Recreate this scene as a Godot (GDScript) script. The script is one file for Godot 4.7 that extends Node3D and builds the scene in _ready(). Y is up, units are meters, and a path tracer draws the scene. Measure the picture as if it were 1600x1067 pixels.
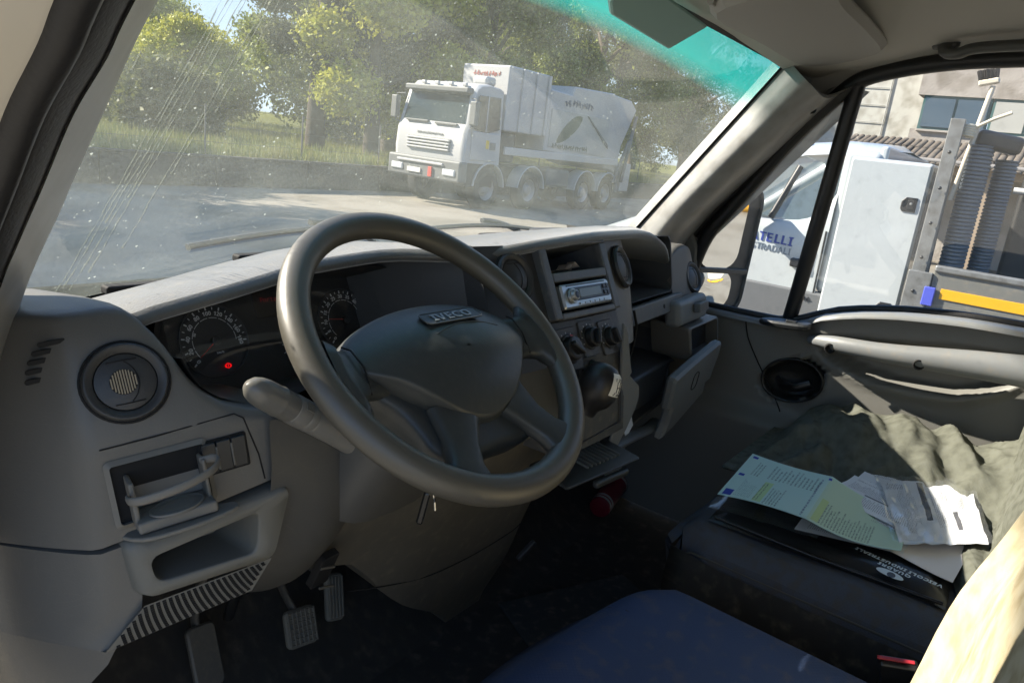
extends Node3D

# ---------------------------------------------------------------- mesh helpers
class Geo:
	var v := PackedVector3Array()
	var n := PackedVector3Array()
	var t := PackedVector2Array()
	var ix := PackedInt32Array()

	# rows go "up", columns go "right": the face looks towards right x up. Repeat a row or a column to crease it.
	func grid(rows: Array, closed := false, wrap := false, flip := false) -> Geo:
		var nr := rows.size()
		var nc: int = rows[0].size()
		var base := v.size()
		var acc := PackedVector3Array()
		acc.resize(nr * nc)
		var er := nr if wrap else nr - 1
		var ec := nc if closed else nc - 1
		for i in nr:
			for j in nc:
				v.append(rows[i][j])
				t.append(Vector2(float(j) / maxi(nc - 1, 1), 1.0 - float(i) / maxi(nr - 1, 1)))
		for i in er:
			for j in ec:
				var a := i * nc + j
				var b := i * nc + (j + 1) % nc
				var d := ((i + 1) % nr) * nc + j
				var c := ((i + 1) % nr) * nc + (j + 1) % nc
				var quads := [[a, c, b], [a, d, c]]
				for q in quads:
					var p: int = q[0]
					var r: int = q[1]
					var s: int = q[2]
					if flip:
						var w := r
						r = s
						s = w
					var pa := v[base + p]
					var nn := (v[base + s] - pa).cross(v[base + r] - pa)
					if nn.length_squared() < 1e-20:
						continue
					acc[p] += nn
					acc[r] += nn
					acc[s] += nn
					ix.append(base + p)
					ix.append(base + r)
					ix.append(base + s)
		for k in nr * nc:
			n.append(acc[k].normalized() if acc[k].length_squared() > 1e-24 else Vector3.UP)
		return self

	func tri(a: Vector3, b: Vector3, c: Vector3) -> void:  # counter-clockwise seen from the front
		var nn := (b - a).cross(c - a).normalized()
		var base := v.size()
		for p in [a, b, c]:
			v.append(p)
			n.append(nn)
			t.append(Vector2(p.x, p.y))
		ix.append_array(PackedInt32Array([base, base + 2, base + 1]))

	func quad(a: Vector3, b: Vector3, c: Vector3, d: Vector3) -> Geo:
		var nn := (c - a).cross(d - b).normalized()
		var base := v.size()
		var ps := [a, b, c, d]
		var us := [Vector2(0, 1), Vector2(1, 1), Vector2(1, 0), Vector2(0, 0)]
		for k in 4:
			v.append(ps[k])
			n.append(nn)
			t.append(us[k])
		ix.append_array(PackedInt32Array([base, base + 2, base + 1, base, base + 3, base + 2]))
		return self

	func fan(loop: PackedVector3Array, flip := false) -> Geo:  # flat convex cap
		var m := Vector3.ZERO
		for p in loop:
			m += p
		m /= loop.size()
		for k in loop.size():
			var a := loop[k]
			var b := loop[(k + 1) % loop.size()]
			if (b - a).length_squared() < 1e-14:
				continue
			if flip:
				tri(m, b, a)
			else:
				tri(m, a, b)
		return self

	func ring(c: Vector3, x: Vector3, y: Vector3, rx: float, ry: float, sides: int) -> PackedVector3Array:
		var r := PackedVector3Array()
		for k in sides:
			var a := TAU * k / sides
			r.append(c + x * (cos(a) * rx) + y * (sin(a) * ry))
		return r

	func tube(path: Array, r, sides := 8, closed := false, squash := 1.0, up := Vector3.ZERO) -> Geo:
		var rows := []
		var m := path.size()
		var x := Vector3.ZERO
		for i in m:
			var a: Vector3 = path[(i - 1 + m) % m] if closed or i > 0 else path[i]
			var b: Vector3 = path[(i + 1) % m] if closed or i < m - 1 else path[i]
			var d := (b - a).normalized()
			if up != Vector3.ZERO:
				x = (up - d * up.dot(d)).normalized()
			elif i == 0:
				x = d.cross(Vector3.UP if absf(d.y) < 0.9 else Vector3.RIGHT).normalized()
			else:
				x = (x - d * x.dot(d)).normalized()
			var y := d.cross(x)
			var rr: float = r[i] if r is Array else r
			rows.append(ring(path[i], x, y, rr, rr * squash, sides))
		grid(rows, true, closed)
		if not closed:
			fan(rows[0], true)
			fan(rows[m - 1])
		return self

	# profile: Vector2(radius, height) going up the y axis of xf
	func lathe(xf: Transform3D, profile: Array, sides := 24, squash := 1.0) -> Geo:
		var rows := []
		for p in profile:
			var row := PackedVector3Array()
			for k in sides:
				var a := TAU * k / sides
				row.append(xf * Vector3(p.x * cos(a), p.y, -p.x * sin(a) * squash))
			rows.append(row)
		grid(rows, true)
		return self

	# box with rounded edges; centre at xf
	func box(xf: Transform3D, size: Vector3, r := 0.0, seg := 2) -> Geo:
		var h := size * 0.5
		r = minf(r, minf(h.x, minf(h.y, h.z)) * 0.99)
		var axes := [[Vector3.RIGHT, Vector3.UP, Vector3.BACK], [Vector3.LEFT, Vector3.UP, Vector3.FORWARD], [Vector3.FORWARD, Vector3.UP, Vector3.RIGHT], [Vector3.BACK, Vector3.UP, Vector3.LEFT], [Vector3.RIGHT, Vector3.FORWARD, Vector3.UP], [Vector3.RIGHT, Vector3.BACK, Vector3.DOWN]]
		for ax in axes:
			var hx := absf(ax[0].dot(h))
			var hy := absf(ax[1].dot(h))
			var hz := absf(ax[2].dot(h))
			if r <= 0.0:
				var o: Vector3 = ax[2] * hz
				quad(xf * (o - ax[0] * hx - ax[1] * hy), xf * (o + ax[0] * hx - ax[1] * hy), xf * (o + ax[0] * hx + ax[1] * hy), xf * (o - ax[0] * hx + ax[1] * hy))
				continue
			var us := []
			var ws := []
			for k in seg + 1:
				us.append(-hx + r - r * tan(PI / 4 * (1.0 - float(k) / seg)))
				ws.append(-hy + r - r * tan(PI / 4 * (1.0 - float(k) / seg)))
			for k in seg + 1:
				us.append(hx - r + r * tan(PI / 4 * float(k) / seg))
				ws.append(hy - r + r * tan(PI / 4 * float(k) / seg))
			var base := v.size()
			var nc := us.size()
			for w in ws:
				for u in us:
					var p: Vector3 = ax[0] * u + ax[1] * w + ax[2] * hz
					var q := p.clamp(-(h - Vector3.ONE * r), h - Vector3.ONE * r)
					var d := (p - q).normalized()
					v.append(xf * (q + d * r))
					n.append((xf.basis * d).normalized())
					t.append(Vector2(u, w))
			for i in nc - 1:
				for j in nc - 1:
					var a := base + i * nc + j
					ix.append_array(PackedInt32Array([a, a + nc + 1, a + 1, a, a + nc, a + nc + 1]))
		return self

	# outline in the xy plane of xf (counter-clockwise), thickness along z, chamfer c at the front and back
	func slab(xf: Transform3D, pts: PackedVector2Array, depth: float, c := 0.0) -> Geo:
		if Geometry2D.is_polygon_clockwise(pts) == false:
			pass
		var area := 0.0
		for k in pts.size():
			area += pts[k].cross(pts[(k + 1) % pts.size()])
		if area < 0:
			pts.reverse()
		var m := pts.size()
		var inner := PackedVector2Array()
		for k in m:
			var e0 := (pts[k] - pts[(k - 1 + m) % m]).normalized()
			var e1 := (pts[(k + 1) % m] - pts[k]).normalized()
			var nn := Vector2(-e0.y - e1.y, e0.x + e1.x)
			var d := nn.dot(Vector2(-e0.y, e0.x))
			inner.append(pts[k] + nn * (c / maxf(d, 0.5)))
		var z := depth * 0.5
		var loops := []
		for s in [[inner, -z], [pts, -z + c], [pts, -z + c], [pts, z - c], [pts, z - c], [inner, z]]:
			var row := PackedVector3Array()
			for p in s[0]:
				row.append(xf * Vector3(p.x, p.y, s[1]))
			loops.append(row)
		var lift := [[0, 1], [2, 3], [4, 5]]
		for l in lift:
			for k in m:
				var k2 := (k + 1) % m
				quad(loops[l[0]][k], loops[l[0]][k2], loops[l[1]][k2], loops[l[1]][k])
		var tr := Geometry2D.triangulate_polygon(inner)
		for k in range(0, tr.size(), 3):
			var a := tr[k]
			var b := tr[k + 1]
			var d := tr[k + 2]
			if (inner[b] - inner[a]).cross(inner[d] - inner[a]) < 0:
				var w := b
				b = d
				d = w
			tri(loops[5][a], loops[5][b], loops[5][d])
			tri(loops[0][a], loops[0][d], loops[0][b])
		return self

	func ball(xf: Transform3D, r: Vector3, sides := 16, rings := 10) -> Geo:
		var prof := []
		for k in rings + 1:
			var a := -PI / 2 + PI * k / rings
			prof.append(Vector2(maxf(cos(a), 0.0001), sin(a)))
		return lathe(xf * Transform3D(Basis.from_scale(r), Vector3.ZERO), prof, sides)

	func mesh() -> ArrayMesh:
		var arr := []
		arr.resize(Mesh.ARRAY_MAX)
		arr[Mesh.ARRAY_VERTEX] = v
		arr[Mesh.ARRAY_NORMAL] = n
		arr[Mesh.ARRAY_TEX_UV] = t
		arr[Mesh.ARRAY_INDEX] = ix
		var m := ArrayMesh.new()
		m.add_surface_from_arrays(Mesh.PRIMITIVE_TRIANGLES, arr)
		return m

var rng := RandomNumberGenerator.new()
var taken := {}
var mats := {}

func V(x: float, y: float, z: float) -> Vector3:
	return Vector3(x, y, z)

func at(p: Vector3) -> Transform3D:
	return Transform3D(Basis.IDENTITY, p)

func frame(o: Vector3, right: Vector3, up: Vector3) -> Transform3D:  # z looks out of the face
	var x := right.normalized()
	var z := x.cross(up).normalized()
	return Transform3D(Basis(x, z.cross(x), z), o)

func axis(o: Vector3, y: Vector3) -> Transform3D:  # y along the given direction
	y = y.normalized()
	var x := y.cross(Vector3.FORWARD if absf(y.z) < 0.9 else Vector3.UP).normalized()
	return Transform3D(Basis(x, y, x.cross(y)), o)

func spline(pts: Array, per := 6, closed := false) -> Array:
	var out := []
	var m := pts.size()
	var last := m if closed else m - 1
	for i in last:
		var p0 = pts[(i - 1 + m) % m] if closed else pts[maxi(i - 1, 0)]
		var p1 = pts[i]
		var p2 = pts[(i + 1) % m]
		var p3 = pts[(i + 2) % m] if closed else pts[mini(i + 2, m - 1)]
		for k in per:
			out.append(p1.cubic_interpolate(p2, p0, p3, float(k) / per))
	if not closed:
		out.append(pts[m - 1])
	return out

func curve1(pts: Array, x: float) -> float:  # piecewise smooth y(x) through Vector2 points
	if x <= pts[0].x:
		return pts[0].y
	for k in pts.size() - 1:
		if x <= pts[k + 1].x:
			var f: float = (x - pts[k].x) / (pts[k + 1].x - pts[k].x)
			var a: float = pts[maxi(k - 1, 0)].y
			var d: float = pts[mini(k + 2, pts.size() - 1)].y
			return cubic_interpolate(pts[k].y, pts[k + 1].y, a, d, f)
	return pts[-1].y

func smooth2(pts: PackedVector2Array, per := 5) -> PackedVector2Array:
	var a := []
	for p in pts:
		a.append(p)
	return PackedVector2Array(spline(a, per, true))

func rrect(w: float, h: float, r: float, seg := 4) -> PackedVector2Array:
	var out := PackedVector2Array()
	var c := [Vector2(w / 2 - r, h / 2 - r), Vector2(-w / 2 + r, h / 2 - r), Vector2(-w / 2 + r, -h / 2 + r), Vector2(w / 2 - r, -h / 2 + r)]
	for k in 4:
		for s in seg + 1:
			var a := PI / 2 * (k + float(s) / seg)
			out.append(c[k] + Vector2(cos(a), sin(a)) * r)
	return out

# four corners (lower left, lower right, upper right, upper left seen from the front) to a loop with rounded corners
func loop4(a: Vector3, b: Vector3, c: Vector3, d: Vector3, r: float, seg := 4) -> PackedVector3Array:
	var p := [a, b, c, d]
	var out := PackedVector3Array()
	for k in 4:
		var o: Vector3 = p[k]
		var u: Vector3 = p[(k + 3) % 4] - o
		var w: Vector3 = p[(k + 1) % 4] - o
		var s := o + u.normalized() * minf(r, u.length() * 0.49)
		var e := o + w.normalized() * minf(r, w.length() * 0.49)
		for i in seg + 1:
			var f := float(i) / seg
			out.append(s.lerp(o, f).lerp(o.lerp(e, f), f))
	return out

func moved(loop: PackedVector3Array, d: Vector3, grow := 1.0) -> PackedVector3Array:
	var m := Vector3.ZERO
	for p in loop:
		m += p
	m /= loop.size()
	var out := PackedVector3Array()
	for p in loop:
		out.append(m + (p - m) * grow + d)
	return out

func numbered(called: String) -> String:
	var k: int = taken.get(called, -1) + 1
	taken[called] = k
	return called if k == 0 else "%s_%03d" % [called, k]

func origin_of(p: Node) -> Vector3:
	var o := Vector3.ZERO
	while p != self and p != null:
		o += p.position
		p = p.get_parent()
	return o

func part(parent: Node, called: String, g: Geo, m: Material) -> MeshInstance3D:  # geometry in world coordinates
	var o := MeshInstance3D.new()
	o.name = called
	o.mesh = g.mesh()
	o.material_override = m
	o.position = -origin_of(parent)
	parent.add_child(o, true)
	return o

func lpart(parent: Node, called: String, mesh: Mesh, m: Material, xf := Transform3D.IDENTITY) -> MeshInstance3D:  # geometry in the parent's axes
	var o := MeshInstance3D.new()
	o.name = called
	o.mesh = mesh
	o.material_override = m
	o.transform = xf
	parent.add_child(o, true)
	return o

func tag(o: Node, label: String, category: String, group := "", kind := "") -> Node:
	o.set_meta("label", label)
	if category:
		o.set_meta("category", category)
	if group:
		o.set_meta("group", group)
	if kind:
		o.set_meta("kind", kind)
	return o

func thing(called: String, label: String, category: String, where := Vector3.ZERO, group := "") -> Node3D:
	var o := Node3D.new()
	o.name = numbered(called)
	o.position = where
	add_child(o)
	tag(o, label, category, group)
	return o

func single(called: String, g: Geo, m: Material, label: String, category: String, group := "") -> MeshInstance3D:
	var o := part(self, numbered(called), g, m)
	tag(o, label, category, group)
	return o

func structure(called: String, g: Geo, m: Material, label: String) -> MeshInstance3D:
	var o := part(self, numbered(called), g, m)
	tag(o, label, "", "", "structure")
	return o

var bold: SystemFont
var light_font: SystemFont

func words(parent: Node, called: String, s: String, height: float, xf: Transform3D, m: Material, depth := 0.0006, f: Font = null, stretch := 1.0) -> MeshInstance3D:
	var tm := TextMesh.new()
	tm.text = s
	tm.font = f if f else bold
	tm.font_size = 24
	tm.pixel_size = height / 17.2
	tm.depth = depth
	tm.curve_step = 4.0
	var o := MeshInstance3D.new()
	o.name = called
	o.mesh = tm
	o.material_override = m
	o.transform = Transform3D(xf.basis * Basis.from_scale(Vector3(stretch, 1, 1)), xf.origin - origin_of(parent))
	parent.add_child(o, true)
	return o

# ---------------------------------------------------------------- materials
func lin(r: float, g: float, b: float) -> Color:
	return Color(r, g, b).linear_to_srgb()

func noise_tex(freq: float, kind: int, octaves: int, stops: Array, size := 512, as_normal := false, bump := 4.0, sd := 1) -> NoiseTexture2D:
	var f := FastNoiseLite.new()
	f.seed = sd
	f.noise_type = kind
	f.frequency = freq
	f.fractal_octaves = octaves
	if kind == FastNoiseLite.TYPE_CELLULAR:
		f.cellular_return_type = FastNoiseLite.RETURN_DISTANCE2_SUB
	var t := NoiseTexture2D.new()
	t.width = size
	t.height = size
	t.seamless = true
	t.noise = f
	if as_normal:
		t.as_normal_map = true
		t.bump_strength = bump
	if stops:
		var gr := Gradient.new()
		gr.offsets = PackedFloat32Array(stops.map(func(s): return s[0]))
		gr.colors = PackedColorArray(stops.map(func(s): return s[1]))
		t.color_ramp = gr
	return t

var tex_leather: NoiseTexture2D
var tex_fine: NoiseTexture2D
var tex_weave: ImageTexture
var tex_blotch: NoiseTexture2D
var tex_dirt: NoiseTexture2D
var tex_scuff: ImageTexture
var tex_fine_dust: NoiseTexture2D
var tex_asphalt: NoiseTexture2D
var tex_wave: NoiseTexture2D

func make_textures() -> void:
	var S := FastNoiseLite.TYPE_SIMPLEX_SMOOTH
	tex_leather = noise_tex(0.035, FastNoiseLite.TYPE_CELLULAR, 2, [], 512, false, 0, 3)
	tex_fine = noise_tex(0.2, S, 3, [], 256, false, 0, 4)
	tex_blotch = noise_tex(0.012, S, 5, [[0.0, Color(0.8, 0.79, 0.77, 1)], [0.42, Color(0.93, 0.925, 0.92, 1)], [0.6, Color(0.985, 0.985, 0.985, 1)], [1.0, Color(1, 1, 1, 1)]], 512, false, 0, 5)
	# dirt: patches of dry dust with a grain of their own
	tex_dirt = noise_tex(0.02, S, 6, [[0.0, Color(0.5, 0.46, 0.38, 0.0)], [0.5, Color(0.5, 0.46, 0.38, 0.015)], [0.64, Color(0.52, 0.48, 0.4, 0.06)], [0.8, Color(0.55, 0.5, 0.43, 0.2)], [1.0, Color(0.6, 0.55, 0.47, 0.32)]], 512, false, 0, 9)
	tex_fine_dust = noise_tex(0.05, S, 5, [[0.0, Color(0.5, 0.47, 0.4, 0.0)], [0.55, Color(0.5, 0.47, 0.4, 0.01)], [1.0, Color(0.55, 0.52, 0.45, 0.10)]], 512, false, 0, 19)
	tex_asphalt = noise_tex(0.06, S, 5, [[0.0, Color(0.6, 0.58, 0.55)], [0.5, Color(0.85, 0.84, 0.82)], [1.0, Color(1, 1, 0.98)]], 512, false, 0, 11)
	tex_wave = noise_tex(0.02, S, 3, [], 256, false, 0, 13)
	# scuffs: short pale scratches and dry specks on clear ground
	var sc := Image.create(768, 768, false, Image.FORMAT_RGBA8)
	sc.fill(Color(0.55, 0.53, 0.48, 0.0))
	for k in 150:
		var p := Vector2(rng.randf() * 768, rng.randf() * 768)
		var a := rng.randf_range(-0.5, 0.5) + (PI / 2 if rng.randf() < 0.5 else 0.0)
		var bend := rng.randf_range(-0.01, 0.01)
		var strength := rng.randf_range(0.06, 0.34) * rng.randf()
		for i in rng.randi_range(12, 130):
			p += Vector2(cos(a), sin(a))
			a += bend
			sc.set_pixel(posmod(int(p.x), 768), posmod(int(p.y), 768), Color(0.58, 0.56, 0.5, strength * rng.randf_range(0.5, 1.0)))
	for k in 1500:
		var s := rng.randf()
		sc.set_pixel(rng.randi() % 768, rng.randi() % 768, Color(0.62, 0.6, 0.54, 0.1 + 0.5 * s * s * s))
	tex_scuff = ImageTexture.create_from_image(sc)
	var im := Image.create(64, 64, false, Image.FORMAT_RGB8)
	for y in 64:
		for x in 64:
			var k := 0.5 + 0.25 * sin(TAU * x / 8.0) * sin(TAU * y / 8.0) + 0.25 * (1.0 if ((x / 8 + y / 8) % 2) == 0 else -1.0) * 0.6
			im.set_pixel(x, y, Color(k, k, k))
	tex_weave = ImageTexture.create_from_image(im)

func flat(key: String, c: Color, rough := 0.6, metal := 0.0, spec := 0.5) -> StandardMaterial3D:
	if mats.has(key):
		return mats[key]
	var m := StandardMaterial3D.new()
	m.resource_name = key
	m.albedo_color = c
	m.roughness = rough
	m.metallic = metal
	m.metallic_specular = spec
	mats[key] = m
	return m

# grained surface: relief texture at `tiles` per metre, `deep` centimetres high; dirt patches at `spread` per metre
func grained(key: String, c: Color, rough: float, relief: Texture2D, tiles: float, deep: float, dirt: Texture2D = null, spread := 3.0, spec := 0.5, multiply := false, local := false) -> StandardMaterial3D:
	if mats.has(key):
		return mats[key]
	var m := flat(key, c, rough, 0.0, spec)
	m.uv1_triplanar = true
	m.uv1_world_triplanar = not local
	m.uv1_scale = Vector3.ONE * tiles
	if relief:
		m.heightmap_enabled = true
		m.heightmap_texture = relief
		m.heightmap_scale = deep
	if dirt:
		m.detail_enabled = true
		m.detail_albedo = dirt
		m.detail_uv_layer = BaseMaterial3D.DETAIL_UV_2
		m.uv2_triplanar = true
		m.uv2_world_triplanar = not local
		m.uv2_scale = Vector3.ONE * spread
		m.detail_blend_mode = BaseMaterial3D.BLEND_MODE_MUL if multiply else BaseMaterial3D.BLEND_MODE_MIX
	return m

# ---------------------------------------------------------------- the scene
func _ready() -> void:
	rng.seed = 7
	var cam := Camera3D.new()
	cam.name = "camera"
	# standing at the open driver's door, looking across the cab
	cam.transform = Transform3D(Basis(V(0.595139, 0.117717, 0.794954), V(0.140530, 0.958726, -0.247175), V(-0.791240, 0.258819, 0.554032)), V(-1.05, 1.72, 0.0))
	cam.fov = 49.77
	cam.near = 0.03
	cam.far = 600.0
	add_child(cam)
	cam.current = true

	var env := Environment.new()
	var sky_mat := ProceduralSkyMaterial.new()
	sky_mat.sky_top_color = Color(0.42, 0.60, 0.84)
	sky_mat.sky_horizon_color = Color(0.82, 0.90, 0.95)
	sky_mat.sky_curve = 0.16
	sky_mat.ground_bottom_color = Color(0.35, 0.34, 0.32)
	sky_mat.ground_horizon_color = Color(0.62, 0.63, 0.62)
	sky_mat.sky_energy_multiplier = 1.0
	var sky := Sky.new()
	sky.sky_material = sky_mat
	env.background_mode = Environment.BG_SKY
	env.sky = sky
	env.background_energy_multiplier = 0.46
	env.tonemap_mode = Environment.TONE_MAPPER_LINEAR
	env.tonemap_exposure = 3.7
	env.sdfgi_enabled = true
	env.ssao_enabled = true
	env.ssil_enabled = true
	var we := WorldEnvironment.new()
	we.name = "world"
	we.environment = env
	add_child(we)

	var sun := DirectionalLight3D.new()
	sun.name = "sun"
	var az := deg_to_rad(22.0)  # left of straight ahead
	var el := deg_to_rad(33.2)
	var to_sun := V(-sin(az) * cos(el), sin(el), -cos(az) * cos(el))
	sun.transform = Transform3D(Basis.looking_at(-to_sun, Vector3.UP), V(0, 20, 0))
	sun.light_energy = 1.6
	sun.light_color = Color(1.0, 0.965, 0.90)
	sun.light_angular_distance = 0.5
	sun.shadow_enabled = true
	add_child(sun)

	bold = SystemFont.new()
	bold.font_names = PackedStringArray(["Droid Sans"])
	bold.font_weight = 700
	light_font = SystemFont.new()
	light_font.font_names = PackedStringArray(["Droid Sans"])
	make_textures()

	build_shell()
	build_windscreen()
	build_outside_ground()
	build_dash()
	build_wheel()
	build_column()
	build_centre()
	build_glovebox()
	build_pedals()
	build_door()
	build_mirror()
	build_seats()
	build_papers()
	build_roof_things()
	build_yard()
	build_refuse_truck()
	build_work_truck()
	build_building()
	build_trees()

# ---------------------------------------------------------------- cab shell
# the windscreen surface: u from -1 (driver) to 1, w from 0 (bottom) to 1 (top); off = metres outwards
func ws(u: float, w: float, off := 0.0) -> Vector3:
	var e := V(0.74, 1.553, -0.885).lerp(V(0.68, 1.957, -0.57), w)
	var c := V(0, 1.565, -1.0).lerp(V(0, 2.0, -0.66), w)
	var k := u * u
	return V(e.x * u, lerpf(c.y, e.y, k) + off * 0.62, lerpf(c.z, e.z, k) - off * 0.78)

func ws_grid(u0: float, u1: float, w0: float, w1: float, off: float, nu := 24, nw := 10) -> Array:
	var rows := []
	for i in nw + 1:
		var row := PackedVector3Array()
		for j in nu + 1:
			row.append(ws(lerpf(u0, u1, float(j) / nu), lerpf(w0, w1, float(i) / nw), off))
		rows.append(row)
	return rows

# the line of the door seal on the side of the cab
func seal_line() -> Array:
	var yz := [V(0, 0.80, -0.62), V(0, 1.05, -0.80), V(0, 1.25, -0.865), V(0, 1.435, -0.834), V(0, 1.581, -0.759), V(0, 1.754, -0.615), V(0, 1.888, -0.502), V(0, 1.939, -0.448), V(0, 1.976, -0.37), V(0, 1.996, -0.252), V(0, 2.011, -0.143), V(0, 2.02, 0.0), V(0, 2.02, 0.3)]
	var out := []
	for p in spline(yz, 5):
		out.append(V(side_x(p.y), p.y, p.z))
	return out

# inner edge of the door rubber at the driver's side
func left_line() -> Array:
	return spline([V(-0.83, 0.82, -0.50), V(-0.83, 1.05, -0.70), V(-0.828, 1.25, -0.765), V(-0.825, 1.45, -0.742), V(-0.82, 1.559, -0.668), V(-0.82, 1.60, -0.63), V(-0.82, 1.651, -0.58), V(-0.82, 1.703, -0.53), V(-0.82, 1.74, -0.483), V(-0.82, 1.772, -0.449), V(-0.815, 1.88, -0.33), V(-0.81, 1.955, -0.22), V(-0.805, 1.99, -0.05), V(-0.805, 2.0, 0.3)], 5)

func side_x(y: float) -> float:
	return 0.88 - (maxf(y, 1.38) - 1.38) * 0.14

func lining_point(x: float, k: float) -> Vector3:  # k = 0 at the windscreen, 1 at the back wall
	var f := ws(x / 0.68 if absf(x) < 0.68 else signf(x), 1.0)
	var z := lerpf(f.z, 0.44, k)
	var top := curve1([Vector2(0, 0.0), Vector2(0.08, 0.018), Vector2(0.3, 0.075), Vector2(0.55, 0.10), Vector2(1, 0.11)], k)
	var a := absf(x) / 0.8
	var y := lerpf(2.0, 1.957, minf(absf(x) / 0.68, 1.0) ** 2) + top
	y -= 0.018 * maxf(a - 0.55, 0.0) / 0.45
	return V(x, y, z)

func build_shell() -> void:
	var carpet := grained("carpet", lin(0.045, 0.040, 0.034), 0.95, tex_fine, 30.0, 0.25, tex_dirt, 2.2)
	var trim := grained("pillar_plastic", lin(0.27, 0.27, 0.26), 0.36, tex_leather, 14.0, 0.012, tex_blotch, 2.3, 0.5, true)
	var lining := grained("headlining", lin(0.45, 0.43, 0.39), 0.9, tex_fine, 25.0, 0.05, null, 1.7, 0.3, true)
	var paint := flat("cream_paint", lin(0.62, 0.58, 0.5), 0.35)
	var rubber := grained("rubber", lin(0.014, 0.014, 0.015), 0.5, tex_leather, 9.0, 0.03)

	var g := Geo.new()
	g.box(at(V(0, 0.69, -0.33)), V(1.74, 0.06, 1.56))
	structure("cab_floor", g, carpet, "dark dusty floor of the cab")
	g = Geo.new()
	var rows := []
	for p in [V(0, 0.715, -0.80), V(0, 0.73, -0.86), V(0, 0.80, -0.96), V(0, 0.92, -1.05), V(0, 1.05, -1.09), V(0, 1.45, -1.11)]:
		var row := PackedVector3Array()
		for k in 9:
			row.append(V(lerpf(-0.86, 0.86, k / 8.0), p.y, p.z))
		rows.append(row)
	g.grid(rows)
	var back := []
	for r in rows:
		back.append(moved(r, V(0, -0.02, -0.05)))
	g.grid(back, false, false, true)
	structure("footwell_wall", g, carpet, "dark sloping front wall of the footwell")

	# roof: lining below, painted skin above
	g = Geo.new()
	rows = []
	for i in 21:
		var row := PackedVector3Array()
		for j in 25:
			row.append(lining_point(lerpf(-0.8, 0.8, j / 24.0), i / 20.0))
		rows.append(row)
	g.grid(rows, false, false, false)
	var up := []
	for r in rows:
		up.append(moved(r, V(0, 0.05, -0.02), 1.02))
	g.grid(up, false, false, true)
	structure("roof_lining", g, lining, "grey beige lining of the cab roof")

	g = Geo.new()
	g.box(at(V(0, 1.4, 0.47)), V(1.8, 1.5, 0.05))
	structure("cab_wall", g, lining, "rear wall of the cab")
	for s in [-1.0, 1.0]:
		g = Geo.new()
		g.box(at(V(s * 0.86, 1.4, 0.39)), V(0.06, 1.5, 0.14), 0.02)
		structure("door_post", g, paint, "painted post behind the door opening")
		g = Geo.new()
		g.box(at(V(s * 0.875, 1.0, -0.99)), V(0.05, 0.75, 0.3), 0.02)
		structure("cab_wall", g, paint, "painted wall of the cab in front of the door")
	g = Geo.new()
	g.box(at(V(-0.875, 0.70, -0.25)), V(0.07, 0.1, 1.3), 0.02)
	structure("door_sill", g, paint, "sill of the open door")

	# windscreen pillars: rounded trim between glass and door seal
	var line := seal_line()
	for s in [-1.0, 1.0]:
		g = Geo.new()
		rows = []
		for q in (line if s > 0 else left_line()):
			var b: Vector3 = V(q.x * s, q.y, q.z)
			if b.y < 1.24 or b.z > (-0.43 if s > 0 else -0.25):
				continue
			var w := ((b.y - 1.553) * 0.404 + (b.z + 0.885) * 0.315) / 0.262
			var a := ws(1.0, clampf(w, -0.8, 1.02))
			var rear := V(0, -0.615, 0.789)
			var lo := V(-0.6, 0.1, 0.5) * (0.026 + 0.010 * smoothstep(1.72, 1.5, b.y))
			var far := (b - a).dot(rear)
			var ctl := [a, a.lerp(b, 0.2) + lo * 0.8, a.lerp(b, 0.4) + lo, a.lerp(b, 0.6) + lo * 0.8, a.lerp(b, 0.8) + lo * 0.45, a.lerp(b, 0.93) + lo * 0.15, b] if s < 0 else [a, a + rear * (0.20 * far) + V(-0.014, 0, 0), a + rear * (0.48 * far) + V(-0.027, 0, 0), a + rear * (0.78 * far) + V(-0.027, 0, 0), (a + rear * (1.04 * far) + V(0.020, 0, 0)), (a + rear * far).lerp(b, 0.65) + rear * (0.06 * far), b + rear * 0.004]
			if s > 0:
				ctl[5].x = lerpf(a.x, b.x, 0.65)
			var row := PackedVector3Array(spline(ctl, 4))
			rows.append(row)
		for r in rows:
			for j in r.size():
				r[j].x *= s
		g.grid(rows, false, false, s < 0)
		var shell := []
		for r in rows:
			shell.append(moved(r, V(0.03 * s, 0, -0.045)))
		g.grid(shell, false, false, s > 0)
		var o := structure("pillar", g, trim, "smooth grey trim of the windscreen pillar " + ("beside the passenger window" if s > 0 else "beside the open driver's door"))
		if s > 0:
			var hole := Geo.new()
			hole.lathe(axis(V(0.752, 1.872, -0.512), V(-0.62, 0.1, 0.75)), [Vector2(0.0, 0.002), Vector2(0.006, 0.0021), Vector2(0.0075, 0.003), Vector2(0.0085, 0.001), Vector2(0.0085, -0.006)], 16)
			part(o, "screw_hole", hole, rubber)

	# black rubber round the door openings
	g = Geo.new()
	g.tube(line, 0.013, 10)
	single("door_seal", g, rubber, "black rubber seal round the passenger door opening", "seal")
	var ds := thing("door_seal", "thick black rubber seal along the driver's door opening", "seal", V(-0.87, 1.5, -0.6))
	var ll := left_line()
	g = Geo.new()
	rows = []
	for p in ll:
		var row := PackedVector3Array()
		for q in [V(0.004, 0.0, -0.012), V(-0.002, 0.001, 0.0), V(-0.012, 0.002, 0.016), V(-0.026, 0.002, 0.03), V(-0.034, 0.002, 0.034), V(-0.036, 0, 0.026)]:
			row.append(p + q)
		rows.append(row)
	g.grid(rows, false, false, true)
	part(ds, "textured_trim", g, grained("seal_vinyl", lin(0.017, 0.017, 0.018), 0.55, tex_leather, 10.0, 0.05))
	g = Geo.new()
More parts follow.
